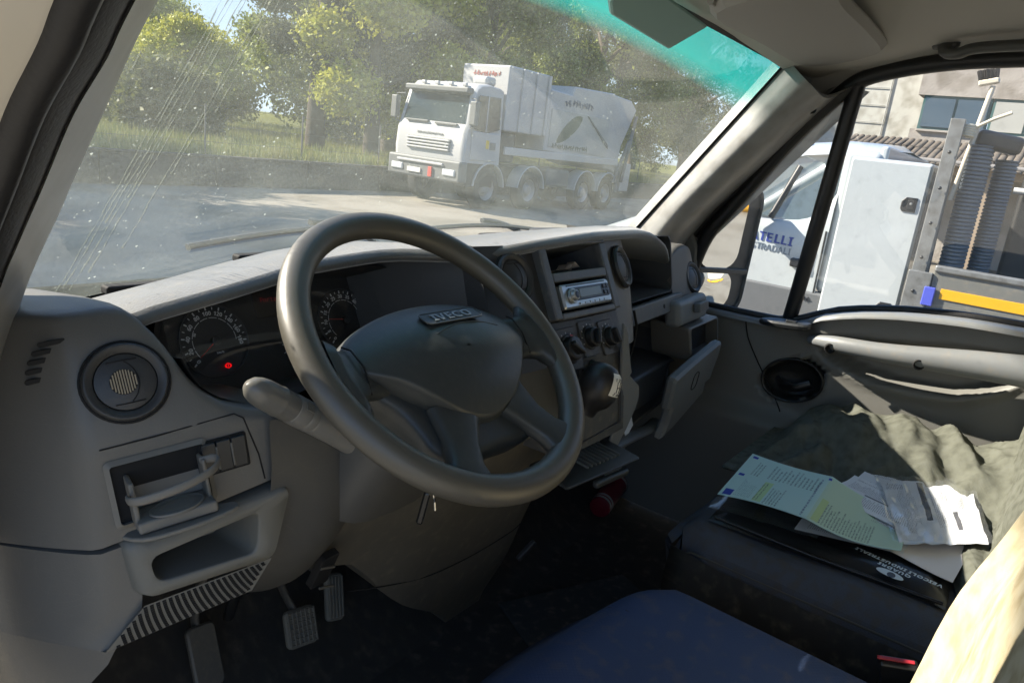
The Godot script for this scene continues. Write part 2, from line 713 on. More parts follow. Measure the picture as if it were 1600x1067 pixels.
	g.tube(ll.map(func(p): return p + V(-0.043, 0.002, 0.038)), 0.0105, 12)
	part(ds, "tube", g, rubber)
	# painted jamb outside the driver's seal
	g = Geo.new()
	rows = []
	for p in ll:
		if p.y < 1.0:
			continue
		var row := PackedVector3Array()
		for q in [V(-0.046, 0.0, 0.034), V(-0.056, 0.001, 0.040), V(-0.10, 0.006, 0.043), V(-0.175, 0.012, 0.043), V(-0.19, 0.014, 0.03), V(-0.195, 0.014, -0.02)]:
			row.append(p + q)
		rows.append(row)
	g.grid(rows, false, false, true)
	structure("door_jamb", g, paint, "cream painted body of the door opening at the driver's side")

func build_windscreen() -> void:
	var o := thing("windscreen", "large dusty windscreen with a teal shade band and dried water streaks", "windscreen", V(0, 1.56, -0.98))
	var glass := flat("clear_glass", Color(0.95, 0.98, 0.97, 0.03), 0.0)
	glass.transparency = BaseMaterial3D.TRANSPARENCY_ALPHA
	var g := Geo.new()
	g.grid(ws_grid(-1.02, 1.02, -0.34, 1.03, 0.0))
	g.grid(ws_grid(-1.02, 1.02, -0.34, 1.03, 0.005), false, false, true)
	part(o, "pane", g, glass)

	# dry dust: an uneven film with specks, wiped in arcs
	var f := FastNoiseLite.new()
	f.noise_type = FastNoiseLite.TYPE_SIMPLEX_SMOOTH
	f.frequency = 0.006
	f.fractal_octaves = 5
	var f2 := FastNoiseLite.new()
	f2.frequency = 0.12
	f2.fractal_octaves = 2
	f2.seed = 3
	var W := 1200
	var H := 640
	var bytes := PackedByteArray()
	bytes.resize(W * H * 4)
	for y in H:
		for x in W:
			var a := 0.105 + 0.045 * float(y) / H * (1.0 + f.get_noise_2d(y * 0.5, x * 0.3)) + 0.07 * f.get_noise_2d(x, y * 1.6) + 0.035 * f2.get_noise_2d(x, y)
			var k := (y * W + x) * 4
			bytes[k] = 172
			bytes[k + 1] = 180
			bytes[k + 2] = 172
			bytes[k + 3] = clampi(int(a * 255.0 * 1.0), 0, 255)
	for i in 5200:
		var x := rng.randi_range(2, W - 3)
		var y := rng.randi_range(2, H - 3)
		var s := rng.randf()
		var a := int(lerpf(60, 210, s * s))
		var k := (y * W + x) * 4 + 3
		bytes[k] = maxi(bytes[k], a)
		if s > 0.8:
			bytes[k + 4] = maxi(bytes[k + 4], a / 2)
			bytes[k - W * 4] = maxi(bytes[k - W * 4], a / 2)
		if s > 0.97:
			for q in [4, -4, W * 4, -W * 4]:
				bytes[k + q] = maxi(bytes[k + q], a)
	var im := Image.create_from_data(W, H, false, Image.FORMAT_RGBA8, bytes)
	var dust := flat("windscreen_dust", Color(1, 1, 1, 1), 0.95, 0.0, 0.2)
	dust.albedo_texture = ImageTexture.create_from_image(im)
	dust.transparency = BaseMaterial3D.TRANSPARENCY_ALPHA
	dust.backlight_enabled = true
	dust.backlight = Color(0.9, 0.9, 0.9)
	g = Geo.new()
	g.grid(ws_grid(-1.0, 1.0, -0.3, 1.0, 0.007), false, false, true)
	part(o, "dust_film", g, dust)

	# shade band dyed into the glass
	var band := flat("shade_band", Color(1, 1, 1, 1), 0.3)
	var gt := GradientTexture2D.new()
	var gr := Gradient.new()
	gr.offsets = PackedFloat32Array([0.0, 0.62, 1.0])
	gr.colors = PackedColorArray([Color(0.0, 0.50, 0.50, 0.84), Color(0.0, 0.58, 0.56, 0.74), Color(0.1, 0.62, 0.6, 0.0)])
	gt.gradient = gr
	gt.fill_from = Vector2(0, 0)
	gt.fill_to = Vector2(0, 1)
	gt.width = 8
	gt.height = 256
	band.albedo_texture = gt
	band.texture_repeat = false
	band.transparency = BaseMaterial3D.TRANSPARENCY_ALPHA
	band.backlight_enabled = true
	band.backlight = Color(1, 1, 1)
	g = Geo.new()
	var rows := []
	for i in 7:
		var row := PackedVector3Array()
		for j in 25:
			var u := lerpf(-1, 1, j / 24.0)
			row.append(ws(u, lerpf(0.825 - 0.105 * u * u, 1.0, i / 6.0), 0.003))
		rows.append(row)
	g.grid(rows)
	part(o, "shade_band", g, band)

	# black ceramic border
	var frit := flat("frit", lin(0.008, 0.008, 0.009), 0.5)
	g = Geo.new()
	g.grid(ws_grid(-1.02, -0.985, -0.3, 1.02, -0.0015, 1, 10))
	g.grid(ws_grid(0.985, 1.02, -0.3, 1.02, -0.0015, 1, 10))
	g.grid(ws_grid(-1.02, 1.02, 0.985, 1.02, -0.0018, 24, 1))
	var foot := [PackedVector3Array(), PackedVector3Array()]
	for j in 31:
		var u := lerpf(-1.02, 1.02, j / 30.0)
		foot[0].append(ws(u, -0.36, -0.0018))
		foot[1].append(ws(u, curve1([Vector2(-1.02, -0.215), Vector2(-0.8, -0.232), Vector2(-0.37, -0.155), Vector2(0, -0.165), Vector2(0.45, -0.12), Vector2(1.02, -0.03)], u), -0.0018))
	g.grid(foot)
	part(o, "black_border", g, frit)

	# dried runs of water
	var streak := flat("water_streak", Color(0.48, 0.50, 0.44, 0.42), 0.3)
	streak.transparency = BaseMaterial3D.TRANSPARENCY_ALPHA
	var runs := [[-0.837, 0.99, -0.2], [-0.829, 0.95, 0.02], [-0.846, 0.99, -0.24], [-0.806, 0.99, -0.16], [-0.814, 0.9, 0.1], [-0.757, 0.99, 0.17], [-0.765, 0.98, -0.08], [-0.742, 0.99, 0.36], [-0.932, 0.497, 0.452], [-0.876, 0.615, 0.596], [-0.82, 0.35, -0.22]]
	for q in runs:
		var path := []
		var rad := []
		var n := maxi(int((q[1] - q[2]) * 70), 4)
		var wob := 0.0
		for i in n + 1:
			var w: float = lerpf(q[1], q[2], float(i) / n)
			wob = wob * 0.8 + rng.randf_range(-0.0011, 0.0011)
			var drift: float = -0.022 * maxf(0.5 - w, 0.0) ** 1.4
			path.append(ws(q[0] + wob + drift, w, 0.008))
			rad.append(rng.randf_range(0.00025, 0.0009) * (0.35 if rng.randf() < 0.25 else 1.0))
		rad[n] = 0.0012
		g = Geo.new()
		g.tube(path, rad, 6)
		part(o, "water_streak", g, streak)

	# wipers parked at the foot of the glass
	var black := flat("wiper_black", lin(0.02, 0.02, 0.02), 0.5)
	for q in [[-0.62, 0.05, -0.10], [0.02, 0.68, -0.06]]:
		var t := thing("wiper", "thin windscreen wiper in front of the steering wheel" if q[0] < -0.3 else "thin windscreen wiper on the passenger side", "wiper", ws(q[1], -0.32, 0.02))
		var arm := []
		var blade := []
		for i in 13:
			var k := i / 12.0
			var u := lerpf(q[0], q[1], k)
			blade.append(ws(u, -0.12 + 0.035 * sin(PI * k), 0.014))
			arm.append(ws(lerpf(lerpf(q[0], q[1], 0.5), q[1] + 0.06, k), lerpf(-0.09, -0.33, k * k), 0.032 - 0.01 * k))
		g = Geo.new()
		g.tube(arm, 0.006, 8)
		part(t, "arm", g, black)
		g = Geo.new()
		g.tube(blade, 0.005, 6)
		part(t, "blade", g, black)
	# cowl below the glass, closing the cab to the front
	g = Geo.new()
	rows = []
	for i in 4:
		var row := PackedVector3Array()
		for j in 21:
			var u := lerpf(-1.04, 1.04, j / 20.0)
			var t: Vector3 = ws(u, -0.30, 0.0)
			row.append([t, ws(u, -0.36, 0.0), V(u * 0.84, 1.36, -1.12), V(u * 0.84, 1.0, -1.13)][i])
		rows.append(row)
	g.grid(rows, false, false, true)
	structure("cowl", g, black, "dark sheet metal below the windscreen")
	for s in [-1.0, 1.0]:
		g = Geo.new()
		rows = []
		for w in [-0.36, -0.2, 0.0, 0.2, 0.4, 0.6, 0.8, 1.0]:
			var t: Vector3 = ws(s, w)
			rows.append(PackedVector3Array([t, t + V(s * 0.03, -0.005, 0.012), V(s * 0.90, t.y - 0.01, t.z + 0.07), V(s * 0.93, t.y - 0.02, t.z + 0.13)]))
		g.grid(rows, false, false, s < 0)
		structure("pillar_skin", g, flat("bonnet_paint", lin(0.5, 0.5, 0.48), 0.3), "painted outside of the windscreen pillar")
		g = Geo.new()
		rows = []
		for k in 12:
			var kk := k / 11.0
			var l := lining_point(s * 0.8, kk * 0.98)
			var zz := l.z
			var sp := [Vector2(-0.7, 1.80), Vector2(-0.615, 1.83), Vector2(-0.52, 1.89), Vector2(-0.448, 1.939), Vector2(-0.37, 1.976), Vector2(-0.252, 1.996), Vector2(-0.143, 2.011), Vector2(0.0, 2.02), Vector2(0.44, 2.02)]
			var sy := curve1(sp, zz)
			rows.append(PackedVector3Array([l + V(-s * 0.04, 0.004, 0), l + V(-s * 0.005, -0.004, 0), V(s * (side_x(sy) + 0.002), sy + 0.010, zz), V(s * (side_x(sy) + 0.03), sy + 0.022, zz), V(s * 0.93, sy + 0.04, zz), V(s * 0.93, l.y + 0.1, zz)]))
		g.grid(rows, false, false, s < 0)
		structure("roof_rail", g, mats["headlining"], "edge of the roof over the door")
	var hood := flat("bonnet_paint", lin(0.6, 0.6, 0.58), 0.3)
	g = Geo.new()
	rows = []
	for p in [V(0, 1.41, -1.09), V(0, 1.40, -1.18), V(0, 1.36, -1.4), V(0, 1.22, -1.75), V(0, 1.05, -1.98), V(0, 0.7, -2.08)]:
		var row := PackedVector3Array()
		for k in 15:
			var x := lerpf(-0.84, 0.84, k / 14.0)
			var a := absf(x) / 0.84
			row.append(V(x, p.y - 0.1 * a ** 4, p.z + 0.14 * a * a))
		rows.append(row)
	g.grid(rows, false, false, true)
	var b := single("bonnet", g, hood, "pale painted bonnet of the van below the windscreen", "bonnet")
	g = Geo.new()
	for k in 24:
		var x := lerpf(-0.7, 0.7, k / 23.0)
		g.box(at(V(x, 1.425, -1.16 + 0.1 * x * x)), V(0.045, 0.012, 0.05), 0.004)
	part(b, "cowl_louvre", g, black)

# ---------------------------------------------------------------- dashboard
func zf(x: float, y: float) -> float:  # the dashboard face
	var z := -0.643 + (1.57 - y) * 0.5 if y > 1.40 else -0.558 + (1.40 - y) * 0.15
	return z - 0.12 * (x / 0.7) ** 2

func fp(x: float, y: float, off := 0.0) -> Vector3:
	var nn := fnorm(x, y)
	return V(x, y, zf(x, y)) + nn * off

func fnorm(x: float, y: float) -> Vector3:
	var dx := (zf(x + 0.01, y) - zf(x - 0.01, y)) / 0.02
	var dy := (zf(x, y + 0.01) - zf(x, y - 0.01)) / 0.02
	return V(-dx, -dy, 1).normalized()

func fframe(x: float, y: float, off := 0.0) -> Transform3D:
	var nn := fnorm(x, y)
	var r := Vector3.RIGHT - nn * nn.x
	return frame(fp(x, y, off), r, nn.cross(r))

func dash_grey() -> Material:
	return grained("dash_grey", lin(0.108, 0.103, 0.092), 0.46, tex_leather, 16.0, 0.018, tex_scuff, 3.2, 0.5)

func dash_dark() -> Material:
	return grained("dash_dark", lin(0.035, 0.036, 0.037), 0.45, tex_leather, 16.0, 0.015, tex_scuff, 4.2, 0.5)

func black_gap() -> Material:
	return flat("black_gap", lin(0.004, 0.004, 0.004), 0.8)

func air_vent(parent: Node, c: Vector3, nn: Vector3, r: float, ribs: bool, m: Material) -> void:
	var xf := axis(c, nn)
	var g := Geo.new()
	g.lathe(xf, [Vector2(r * 1.04, -0.004), Vector2(r * 1.04, 0.001), Vector2(r, 0.0055), Vector2(r * 0.95, 0.0062), Vector2(r * 0.86, 0.0044), Vector2(r * 0.77, 0.0016), Vector2(r * 0.77, 0.0016), Vector2(r * 0.75, -0.002), Vector2(r * 0.75, -0.002), Vector2(r * 0.735, 0.0015), Vector2(r * 0.735, 0.0015), Vector2(r * 0.5, 0.0042), Vector2(0.0001, 0.0052)], 44)
	var vent := part(parent, "air_vent", g, m)
	var f := frame(c, V(1, 0, 0) - nn * nn.x, nn.cross(V(1, -0.1, 0) - nn * nn.x))
	g = Geo.new()
	g.lathe(xf, [Vector2(r * 1.1, -0.002), Vector2(r * 1.1, 0.0012), Vector2(r * 1.03, 0.0012), Vector2(r * 1.03, -0.002)], 40)
	part(vent, "gap", g, black_gap())
	# flaps: a wide one and a narrow crescent, both cut straight above and below
	g = Geo.new()
	var bow := []
	for k in 11:
		var a := lerpf(-0.95, 0.95, k / 10.0)
		bow.append(f * V(r * (-0.30 + 0.60 * cos(a)), r * 0.66 * sin(a), 0.0058 - 0.002 * absf(sin(a))))
	g.tube(bow, 0.0006, 5)
	for s in [-1.0, 1.0]:
		g.tube([f * V(-r * 0.36, s * r * 0.56, 0.0034), f * V(0, s * r * 0.57, 0.0042), f * V(r * 0.36, s * r * 0.56, 0.0034)], 0.0006, 5)
	part(vent, "flap_seam", g, black_gap())
	if ribs:
		var rib := flat("vent_rib", lin(0.30, 0.255, 0.18), 0.6)
		g = Geo.new()
		g.lathe(axis(c + f.basis * V(-r * 0.06, 0, 0.0054), nn), [Vector2(0.0001, 0.0), Vector2(r * 0.33, 0.0), Vector2(r * 0.34, -0.002)], 20)
		part(vent, "backing", g, black_gap())
		for k in 10:
			var x := lerpf(-0.29, 0.29, k / 9.0) * r
			var h := 2.0 * sqrt(maxf((0.32 * r) ** 2 - x * x, 0.000004))
			g = Geo.new()
			g.box(f.translated_local(V(x - r * 0.06, 0, 0.0060)), V(r * 0.036, h, 0.0014), 0.0003, 1)
			part(vent, "rib", g, rib)

func build_dash() -> void:
	var d := thing("dashboard", "worn dark grey dashboard with round air vents and an instrument panel", "dashboard", V(0, 1.3, -0.75))
	var grey := dash_grey()
	var dark := dash_dark()
	var gap := black_gap()
	var pad_m := grained("pad", lin(0.08, 0.082, 0.079), 0.45, tex_leather, 11.0, 0.035, tex_dirt, 3.0, 0.5)
	pad_m.rim_enabled = true
	pad_m.rim = 1.0
	pad_m.rim_tint = 0.0
	var lip_y := [Vector2(-0.72, 1.494), Vector2(-0.66, 1.512), Vector2(-0.60, 1.524), Vector2(-0.52, 1.537), Vector2(-0.45, 1.549), Vector2(-0.32, 1.559), Vector2(-0.22, 1.568), Vector2(-0.12, 1.582), Vector2(0.0, 1.590), Vector2(0.1, 1.592), Vector2(0.3, 1.586), Vector2(0.42, 1.572), Vector2(0.51, 1.545), Vector2(0.56, 1.51), Vector2(0.585, 1.46)]
	var lip_z := [Vector2(-0.72, -0.735), Vector2(-0.6, -0.728), Vector2(-0.45, -0.737), Vector2(-0.32, -0.735), Vector2(-0.28, -0.706), Vector2(-0.24, -0.668), Vector2(-0.18, -0.640), Vector2(-0.12, -0.628), Vector2(0, -0.626), Vector2(0.2, -0.645), Vector2(0.35, -0.675), Vector2(0.52, -0.70), Vector2(0.59, -0.712)]
	var crest := [Vector2(-0.76, 1.462), Vector2(-0.65, 1.482), Vector2(-0.52, 1.506), Vector2(-0.38, 1.528), Vector2(-0.11, 1.534), Vector2(0.19, 1.544), Vector2(0.45, 1.545), Vector2(0.76, 1.535)]
	var g := Geo.new()
	var cols := []
	for k in 45:
		cols.append(lerpf(-0.715, 0.585, k / 44.0))
	var rows := []
	for i in 11:
		var row := PackedVector3Array()
		for x in cols:
			var ly := curve1(lip_y, x)
			var lz := curve1(lip_z, x)
			var cy := curve1(crest, x)
			var top := maxf(ly, cy)
			var q := [V(x, cy - 0.06, -1.08 + 0.1 * x * x), V(x, cy - 0.022, -0.99 + 0.1 * x * x), V(x, cy, -0.9), V(x, lerpf(cy, ly, 0.75), lz - 0.1), V(x, ly, lz - 0.035), V(x, ly - 0.003, lz - 0.012), V(x, ly - 0.009, lz), V(x, ly - 0.016, lz - 0.001), V(x, ly - 0.021, lz - 0.010), V(x, ly - 0.023, lz - 0.04), V(x, ly - 0.045, lz - 0.2)]
			row.append(q[i])
		rows.append(row)
	g.grid(rows.slice(0, 6), false, false, true)
	part(d, "top_pad", g, pad_m)
	g = Geo.new()
	g.grid(rows.slice(5, 11), false, false, true)
	part(d, "pad_edge", g, pad_m)
	# dark filler beside the gauges
	g = Geo.new()
	g.quad(V(-0.33, 1.33, -0.80), V(-0.234, 1.33, -0.60), V(-0.234, 1.57, -0.68), V(-0.33, 1.53, -0.86))
	part(d, "filler_panel", g, dark)
	# defroster slots in the pad
	for k in 7:
		var x := lerpf(-0.55, 0.6, k / 6.0)
		g = Geo.new()
		g.box(at(V(x, curve1(crest, x) - 0.0185, -0.955 + 0.06 * x * x)), V(0.13, 0.012, 0.02), 0.004)
		part(d, "defroster_slot", g, gap)
	# driver's side panel with the round vent
	var ytop := [Vector2(-0.84, 1.462), Vector2(-0.80, 1.486), Vector2(-0.766, 1.500), Vector2(-0.72, 1.508), Vector2(-0.69, 1.510), Vector2(-0.673, 1.494), Vector2(-0.66, 1.472), Vector2(-0.649, 1.447), Vector2(-0.637, 1.430), Vector2(-0.619, 1.416), Vector2(-0.59, 1.407), Vector2(-0.54, 1.402)]
	g = Geo.new()
	rows = []
	var xs := []
	for k in 43:
		xs.append(lerpf(-0.84, -0.552, k / 42.0))
	var steps := [-0.03, 0.0, 0.0, 0.02, 0.1, 0.2, 0.3, 0.4, 0.5, 0.6, 0.7, 0.8, 0.88, 0.94, 0.98, 1.0]
	for s in steps:
		var row := PackedVector3Array()
		for x in xs:
			var yb: float = 1.294 + (x + 0.715) * 0.26
			var y := lerpf(yb, curve1(ytop, x), clampf(s, 0, 1))
			var rec := maxf(-0.748 - x, 0.0)
			var z := zf(x, y) - rec * 1.25 - rec * rec * 6.0 - (0.02 if s < 0 else 0.0) - 0.006 * smoothstep(0.92, 1.0, s)
			row.append(V(x, y, z))
		rows.append(row)
	for e in [[0.0022, -0.008], [0.002, -0.03], [-0.004, -0.09], [-0.02, -0.2]]:
		var row := PackedVector3Array()
		var lastr: PackedVector3Array = rows[steps.size() - 1]
		for p in lastr:
			row.append(p + V(0, e[0], e[1]))
		rows.append(row)
	g.grid(rows)
	part(d, "side_panel", g, grey)
	# lower panel under the seam
	g = Geo.new()
	rows = []
	for y in [0.9, 1.02, 1.10, 1.165, 1.18, 1.184, 1.184, 1.19, 1.22, 1.25, 1.275, 1.2915, 1.2915, 1.2915]:
		var row := PackedVector3Array()
		for k in 15:
			var xr := curve1([Vector2(0.9, -0.80), Vector2(1.1, -0.765), Vector2(1.184, -0.742), Vector2(1.22, -0.716), Vector2(1.25, -0.713), Vector2(1.3, -0.721)], y)
			var x := lerpf(-0.84, xr, k / 14.0)
			var yy: float = y + (x + 0.715) * 0.22 * smoothstep(1.1, 1.28, y) - 0.0035
			var rec := maxf(-0.748 - x, 0.0)
			var fold := maxf(1.184 - y, 0.0)
			row.append(V(x, yy, zf(x, yy) - rec * 1.25 - rec * rec * 6.0 + 0.001 - fold * 0.35))
		rows.append(row)
	var lastp: PackedVector3Array = rows[rows.size() - 1]
	rows[rows.size() - 1] = moved(lastp, V(0, 0.0, -0.03))
	g.grid(rows)
	part(d, "kick_panel", g, grey)
	# five slots beside the pillar
	for k in 5:
		g = Geo.new()
		var x: float = [-0.754, -0.759, -0.763, -0.766, -0.768][k]
		var y: float = [1.4835, 1.474, 1.4645, 1.455, 1.4455][k]
		var rec := maxf(-0.748 - x, 0.0)
		var f := frame(V(x, y, zf(x, y) - rec * 1.25 - rec * rec * 6.0 + 0.0022), V(0.80, 0.20, 0.36), V(-0.15, 1, -0.2))
		g.slab(f, rrect(0.024 - 0.0018 * k, 0.0048, 0.0023, 3), 0.004, 0.0004)
		part(d, "slot", g, gap)
	air_vent(d, fp(-0.705, 1.446, 0.002), fnorm(-0.705, 1.446), 0.038, true, dash_dark())

	# cup holder drawer, pulled out
	var f0 := fframe(-0.688, 1.345, 0.001)
	f0 = f0.rotated_local(Vector3.BACK, 0.10)
	g = Geo.new()
	var loop_o := PackedVector3Array()
	var loop_i := PackedVector3Array()
	for p in rrect(0.098, 0.072, 0.006):
		loop_o.append(f0 * V(p.x, p.y, 0.0))
	for p in rrect(0.088, 0.062, 0.003):
		loop_i.append(f0 * V(p.x, p.y, 0.004))
	g.grid([loop_o, loop_i, loop_i, moved(loop_i, f0.basis.z * -0.006)], true)
	var drawer := part(d, "cup_holder", g, grained("dusty_plastic", lin(0.15, 0.143, 0.126), 0.6, tex_leather, 16.0, 0.01, tex_dirt, 7.0))
	g = Geo.new()
	g.fan(moved(loop_i, f0.basis.z * -0.005))
	part(drawer, "opening", g, gap)
	var dm: Material = mats["dusty_plastic"]
	g = Geo.new()
	g.box(f0.translated_local(V(0.004, -0.025, 0.018)), V(0.074, 0.012, 0.05), 0.003)
	g.box(f0.translated_local(V(-0.031, -0.006, 0.016)), V(0.005, 0.05, 0.034), 0.002)
	g.box(f0.translated_local(V(0.038, -0.004, 0.012)), V(0.004, 0.05, 0.026), 0.002)
	part(drawer, "tray", g, dm)
	g = Geo.new()
	g.lathe(axis(f0 * V(0.006, -0.0185, 0.026), f0.basis.y), [Vector2(0.027, 0.0), Vector2(0.027, 0.002), Vector2(0.025, 0.002), Vector2(0.025, 0.0005), Vector2(0.019, 0.0008), Vector2(0.018, 0.0018), Vector2(0.016, 0.0008), Vector2(0.0001, 0.001)], 28, 0.8)
	part(drawer, "cup_seat", g, dm)
	g = Geo.new()
	var lip := PackedVector2Array([Vector2(-0.044, 0.016), Vector2(0.046, 0.016), Vector2(0.058, 0.036), Vector2(0.03, 0.047), Vector2(-0.002, 0.05), Vector2(-0.034, 0.044)])
	g.slab(Transform3D(Basis(f0.basis.x, f0.basis.z, -f0.basis.y), f0 * V(0.002, -0.034, 0.004)), smooth2(lip, 3), 0.004, 0.001)
	part(drawer, "front_lip", g, dm)
	g = Geo.new()
	var arc := []
	for p in [V(-0.036, 0.004, 0.03), V(-0.034, 0.006, 0.046), V(-0.02, 0.008, 0.056), V(0.01, 0.012, 0.06), V(0.038, 0.016, 0.052), V(0.05, 0.019, 0.036), V(0.048, 0.02, 0.026), V(0.036, 0.018, 0.018)]:
		arc.append(f0 * p)
	g.tube(spline(arc, 5), 0.0045, 8, false, 0.45, f0.basis.y)
	part(drawer, "support_ring", g, dm)
	g = Geo.new()
	g.quad(f0 * V(-0.028, -0.018, 0.002), f0 * V(0.036, -0.018, 0.002), f0 * V(0.036, 0.026, -0.004), f0 * V(-0.028, 0.026, -0.004))
	part(drawer, "back_plate", g, dm)

	# three blank switches
	var f1 := fframe(-0.629, 1.366, 0.0015).rotated_local(Vector3.BACK, 0.10)
	g = Geo.new()
	g.slab(f1, rrect(0.05, 0.038, 0.002), 0.003, 0.0005)
	var sw := part(d, "switch_panel", g, gap)
	var swm := flat("switch_plastic", lin(0.022, 0.024, 0.026), 0.4)
	for k in 3:
		g = Geo.new()
		var fx := f1.translated_local(V(-0.0155 + 0.0155 * k, 0, 0.002))
		g.box(fx.rotated_local(Vector3.RIGHT, 0.08), V(0.0145, 0.034, 0.005), 0.0012)
		part(sw, "switch", g, swm)
		if k > 0:
			g = Geo.new()
			g.tube([fx * V(-0.0078, 0.012, 0.003), fx * V(-0.0078, -0.013, 0.004)], 0.0012, 6)
			part(sw, "switch_rib", g, dm)
	# seams round the ashtray and switch panel
	g = Geo.new()
	g.tube([fp(-0.738, 1.386, 0.0003), fp(-0.69, 1.394, 0.0003), fp(-0.615, 1.407, 0.0003), fp(-0.607, 1.402, 0.0003), fp(-0.594, 1.36, 0.0003), fp(-0.589, 1.331, 0.0003)], 0.0009, 5)
	part(d, "seam", g, gap)

	# storage bin and speaker grille
	g = Geo.new()
	var ol := loop4(fp(-0.713, 1.230, 0.012), fp(-0.588, 1.243, 0.012), fp(-0.566, 1.319, 0.012), fp(-0.722, 1.288, 0.012), 0.012)
	var il := loop4(fp(-0.702, 1.243, 0.012), fp(-0.603, 1.252, 0.012), fp(-0.598, 1.300, 0.012), fp(-0.707, 1.272, 0.012), 0.012)
	var outer2 := moved(ol, V(0.0, 0, -0.012), 1.06)
	var outer3 := moved(ol, V(0.006, 0.0, -0.08), 1.10)
	g.grid([outer3, outer2, ol, il, moved(il, V(0, 0, -0.004), 0.97), moved(il, V(0, -0.004, -0.07), 0.9), moved(il, V(0, -0.004, -0.07), 0.9)], true)
	g.fan(moved(il, V(0, -0.004, -0.069), 0.9))
	part(d, "storage_bin", g, grained("bin_grey", lin(0.13, 0.127, 0.11), 0.5, tex_leather, 16.0, 0.015, tex_scuff, 4.0))
	var a := fp(-0.714, 1.222, 0.010)
	var b := fp(-0.590, 1.242, 0.010)
	var c := fp(-0.612, 1.208, 0.006)
	var e := fp(-0.750, 1.180, 0.006)
	g = Geo.new()
	g.quad(e, c, b, a)
	g.quad(e + V(0, -0.02, -0.05), c + V(0, -0.02, -0.05), c, e)
	var gm: Material = grained("grille_grey", lin(0.13, 0.125, 0.107), 0.55, tex_leather, 16.0, 0.01, tex_dirt, 5.0)
	var grille := part(d, "speaker_grille", g, gm)
	g = Geo.new()
	var nn := (b - a).cross(a - e).normalized()
	for i in 13:
		for j in 21:
			var u := (j + 0.5 + 0.5 * (i % 2)) / 22.0
			var w := (i + 0.6) / 13.6
			if u > 0.97 or (u < 0.06 and w < 0.2):
				continue
			var p := e.lerp(c, u).lerp(a.lerp(b, u), w)
			var fx := frame(p + nn * 0.0006, b - a, a - e)
			g.box(fx, V(0.0036, 0.0016, 0.0012), 0.0)
	tag(part(grille, "perforation", g, gap), "rows of small dark slots", "", "", "stuff")

	# instrument cluster
	build_cluster(d)

	# panel with a vent between the instruments and the middle
	g = Geo.new()
	rows = []
	for y in [1.30, 1.40, 1.40, 1.44, 1.48, 1.52, 1.572]:
		var row := PackedVector3Array()
		for k in 7:
			row.append(fp(lerpf(-0.236, -0.1, k / 6.0), y))
		row.insert(0, fp(-0.236, y) + V(0, 0, -0.12))
		row.insert(1, fp(-0.236, y))
		rows.append(row)
	g.grid(rows)
	part(d, "vent_panel", g, dark)
	air_vent(d, fp(-0.168, 1.528, 0.002), fnorm(-0.168, 1.528), 0.036, false, dark)
	build_stack(d)
	# passenger side
	g = Geo.new()
	rows = []
	for y in [1.40, 1.44, 1.48, 1.52, 1.575]:
		var row := PackedVector3Array()
		var x1 := curve1([Vector2(1.40, 0.165), Vector2(1.45, 0.195), Vector2(1.52, 0.222), Vector2(1.575, 0.225)], y)
		for k in 6:
			row.append(fp(lerpf(0.095, x1, k / 5.0), y) + V(0, 0, -0.014 * (k / 5.0) ** 3))
		row.append(row[5] + V(0.003, 0, -0.012))
		row.append(row[5] + V(-0.004, 0, -0.12))
		rows.append(row)
	g.grid(rows)
	part(d, "vent_panel", g, grey)
	air_vent(d, fp(0.163, 1.524, 0.002), (fnorm(0.165, 1.524) + V(0.12, 0, 0)).normalized(), 0.037, false, dark)
	# open shelf
	g = Geo.new()
	var sl := loop4(V(0.20, 1.428, -0.665), V(0.562, 1.432, -0.690), V(0.555, 1.555, -0.715), V(0.20, 1.565, -0.70), 0.02)
	g.grid([moved(sl, V(0, 0, 0.0), 1.03), sl, sl, moved(sl, V(0, -0.005, -0.18), 0.93), moved(sl, V(0, -0.005, -0.18), 0.93)], true)
	g.fan(moved(sl, V(0, -0.005, -0.179), 0.93))
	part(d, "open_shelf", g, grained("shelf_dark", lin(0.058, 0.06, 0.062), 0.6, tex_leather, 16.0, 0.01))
	# passenger end with the last vent
	g = Geo.new()
	rows = []
	var rt := [Vector2(0.55, 1.475), Vector2(0.575, 1.505), Vector2(0.61, 1.522), Vector2(0.66, 1.528), Vector2(0.72, 1.515), Vector2(0.77, 1.48), Vector2(0.815, 1.42)]
	for s in [0.0, 0.15, 0.3, 0.45, 0.6, 0.75, 0.88, 0.96, 1.0]:
		var row := PackedVector3Array()
		for k in 19:
			var x := lerpf(0.56, 0.815, k / 18.0)
			var y := lerpf(1.33, curve1(rt, x), s)
			row.append(V(x, y, zr(x, y)))
		row.insert(0, row[0] + V(0.0, 0, -0.1))
		row.insert(1, row[1])
		rows.append(row)
	for q in [V(0, 0.003, -0.012), V(0, 0.0, -0.06), V(0, -0.01, -0.2)]:
		rows.append(moved(rows[8], q))
	g.grid(rows)
	part(d, "side_panel", g, grey)
	var vn := V(-0.05, 0.42, 0.9).normalized()
	air_vent(d, V(0.690, 1.452, zr(0.690, 1.452) + 0.003), vn, 0.037, false, dark)

func zr(x: float, y: float) -> float:
	return -0.705 + (1.48 - y) * 0.34 - 0.9 * maxf(x - 0.66, 0.0) ** 1.5

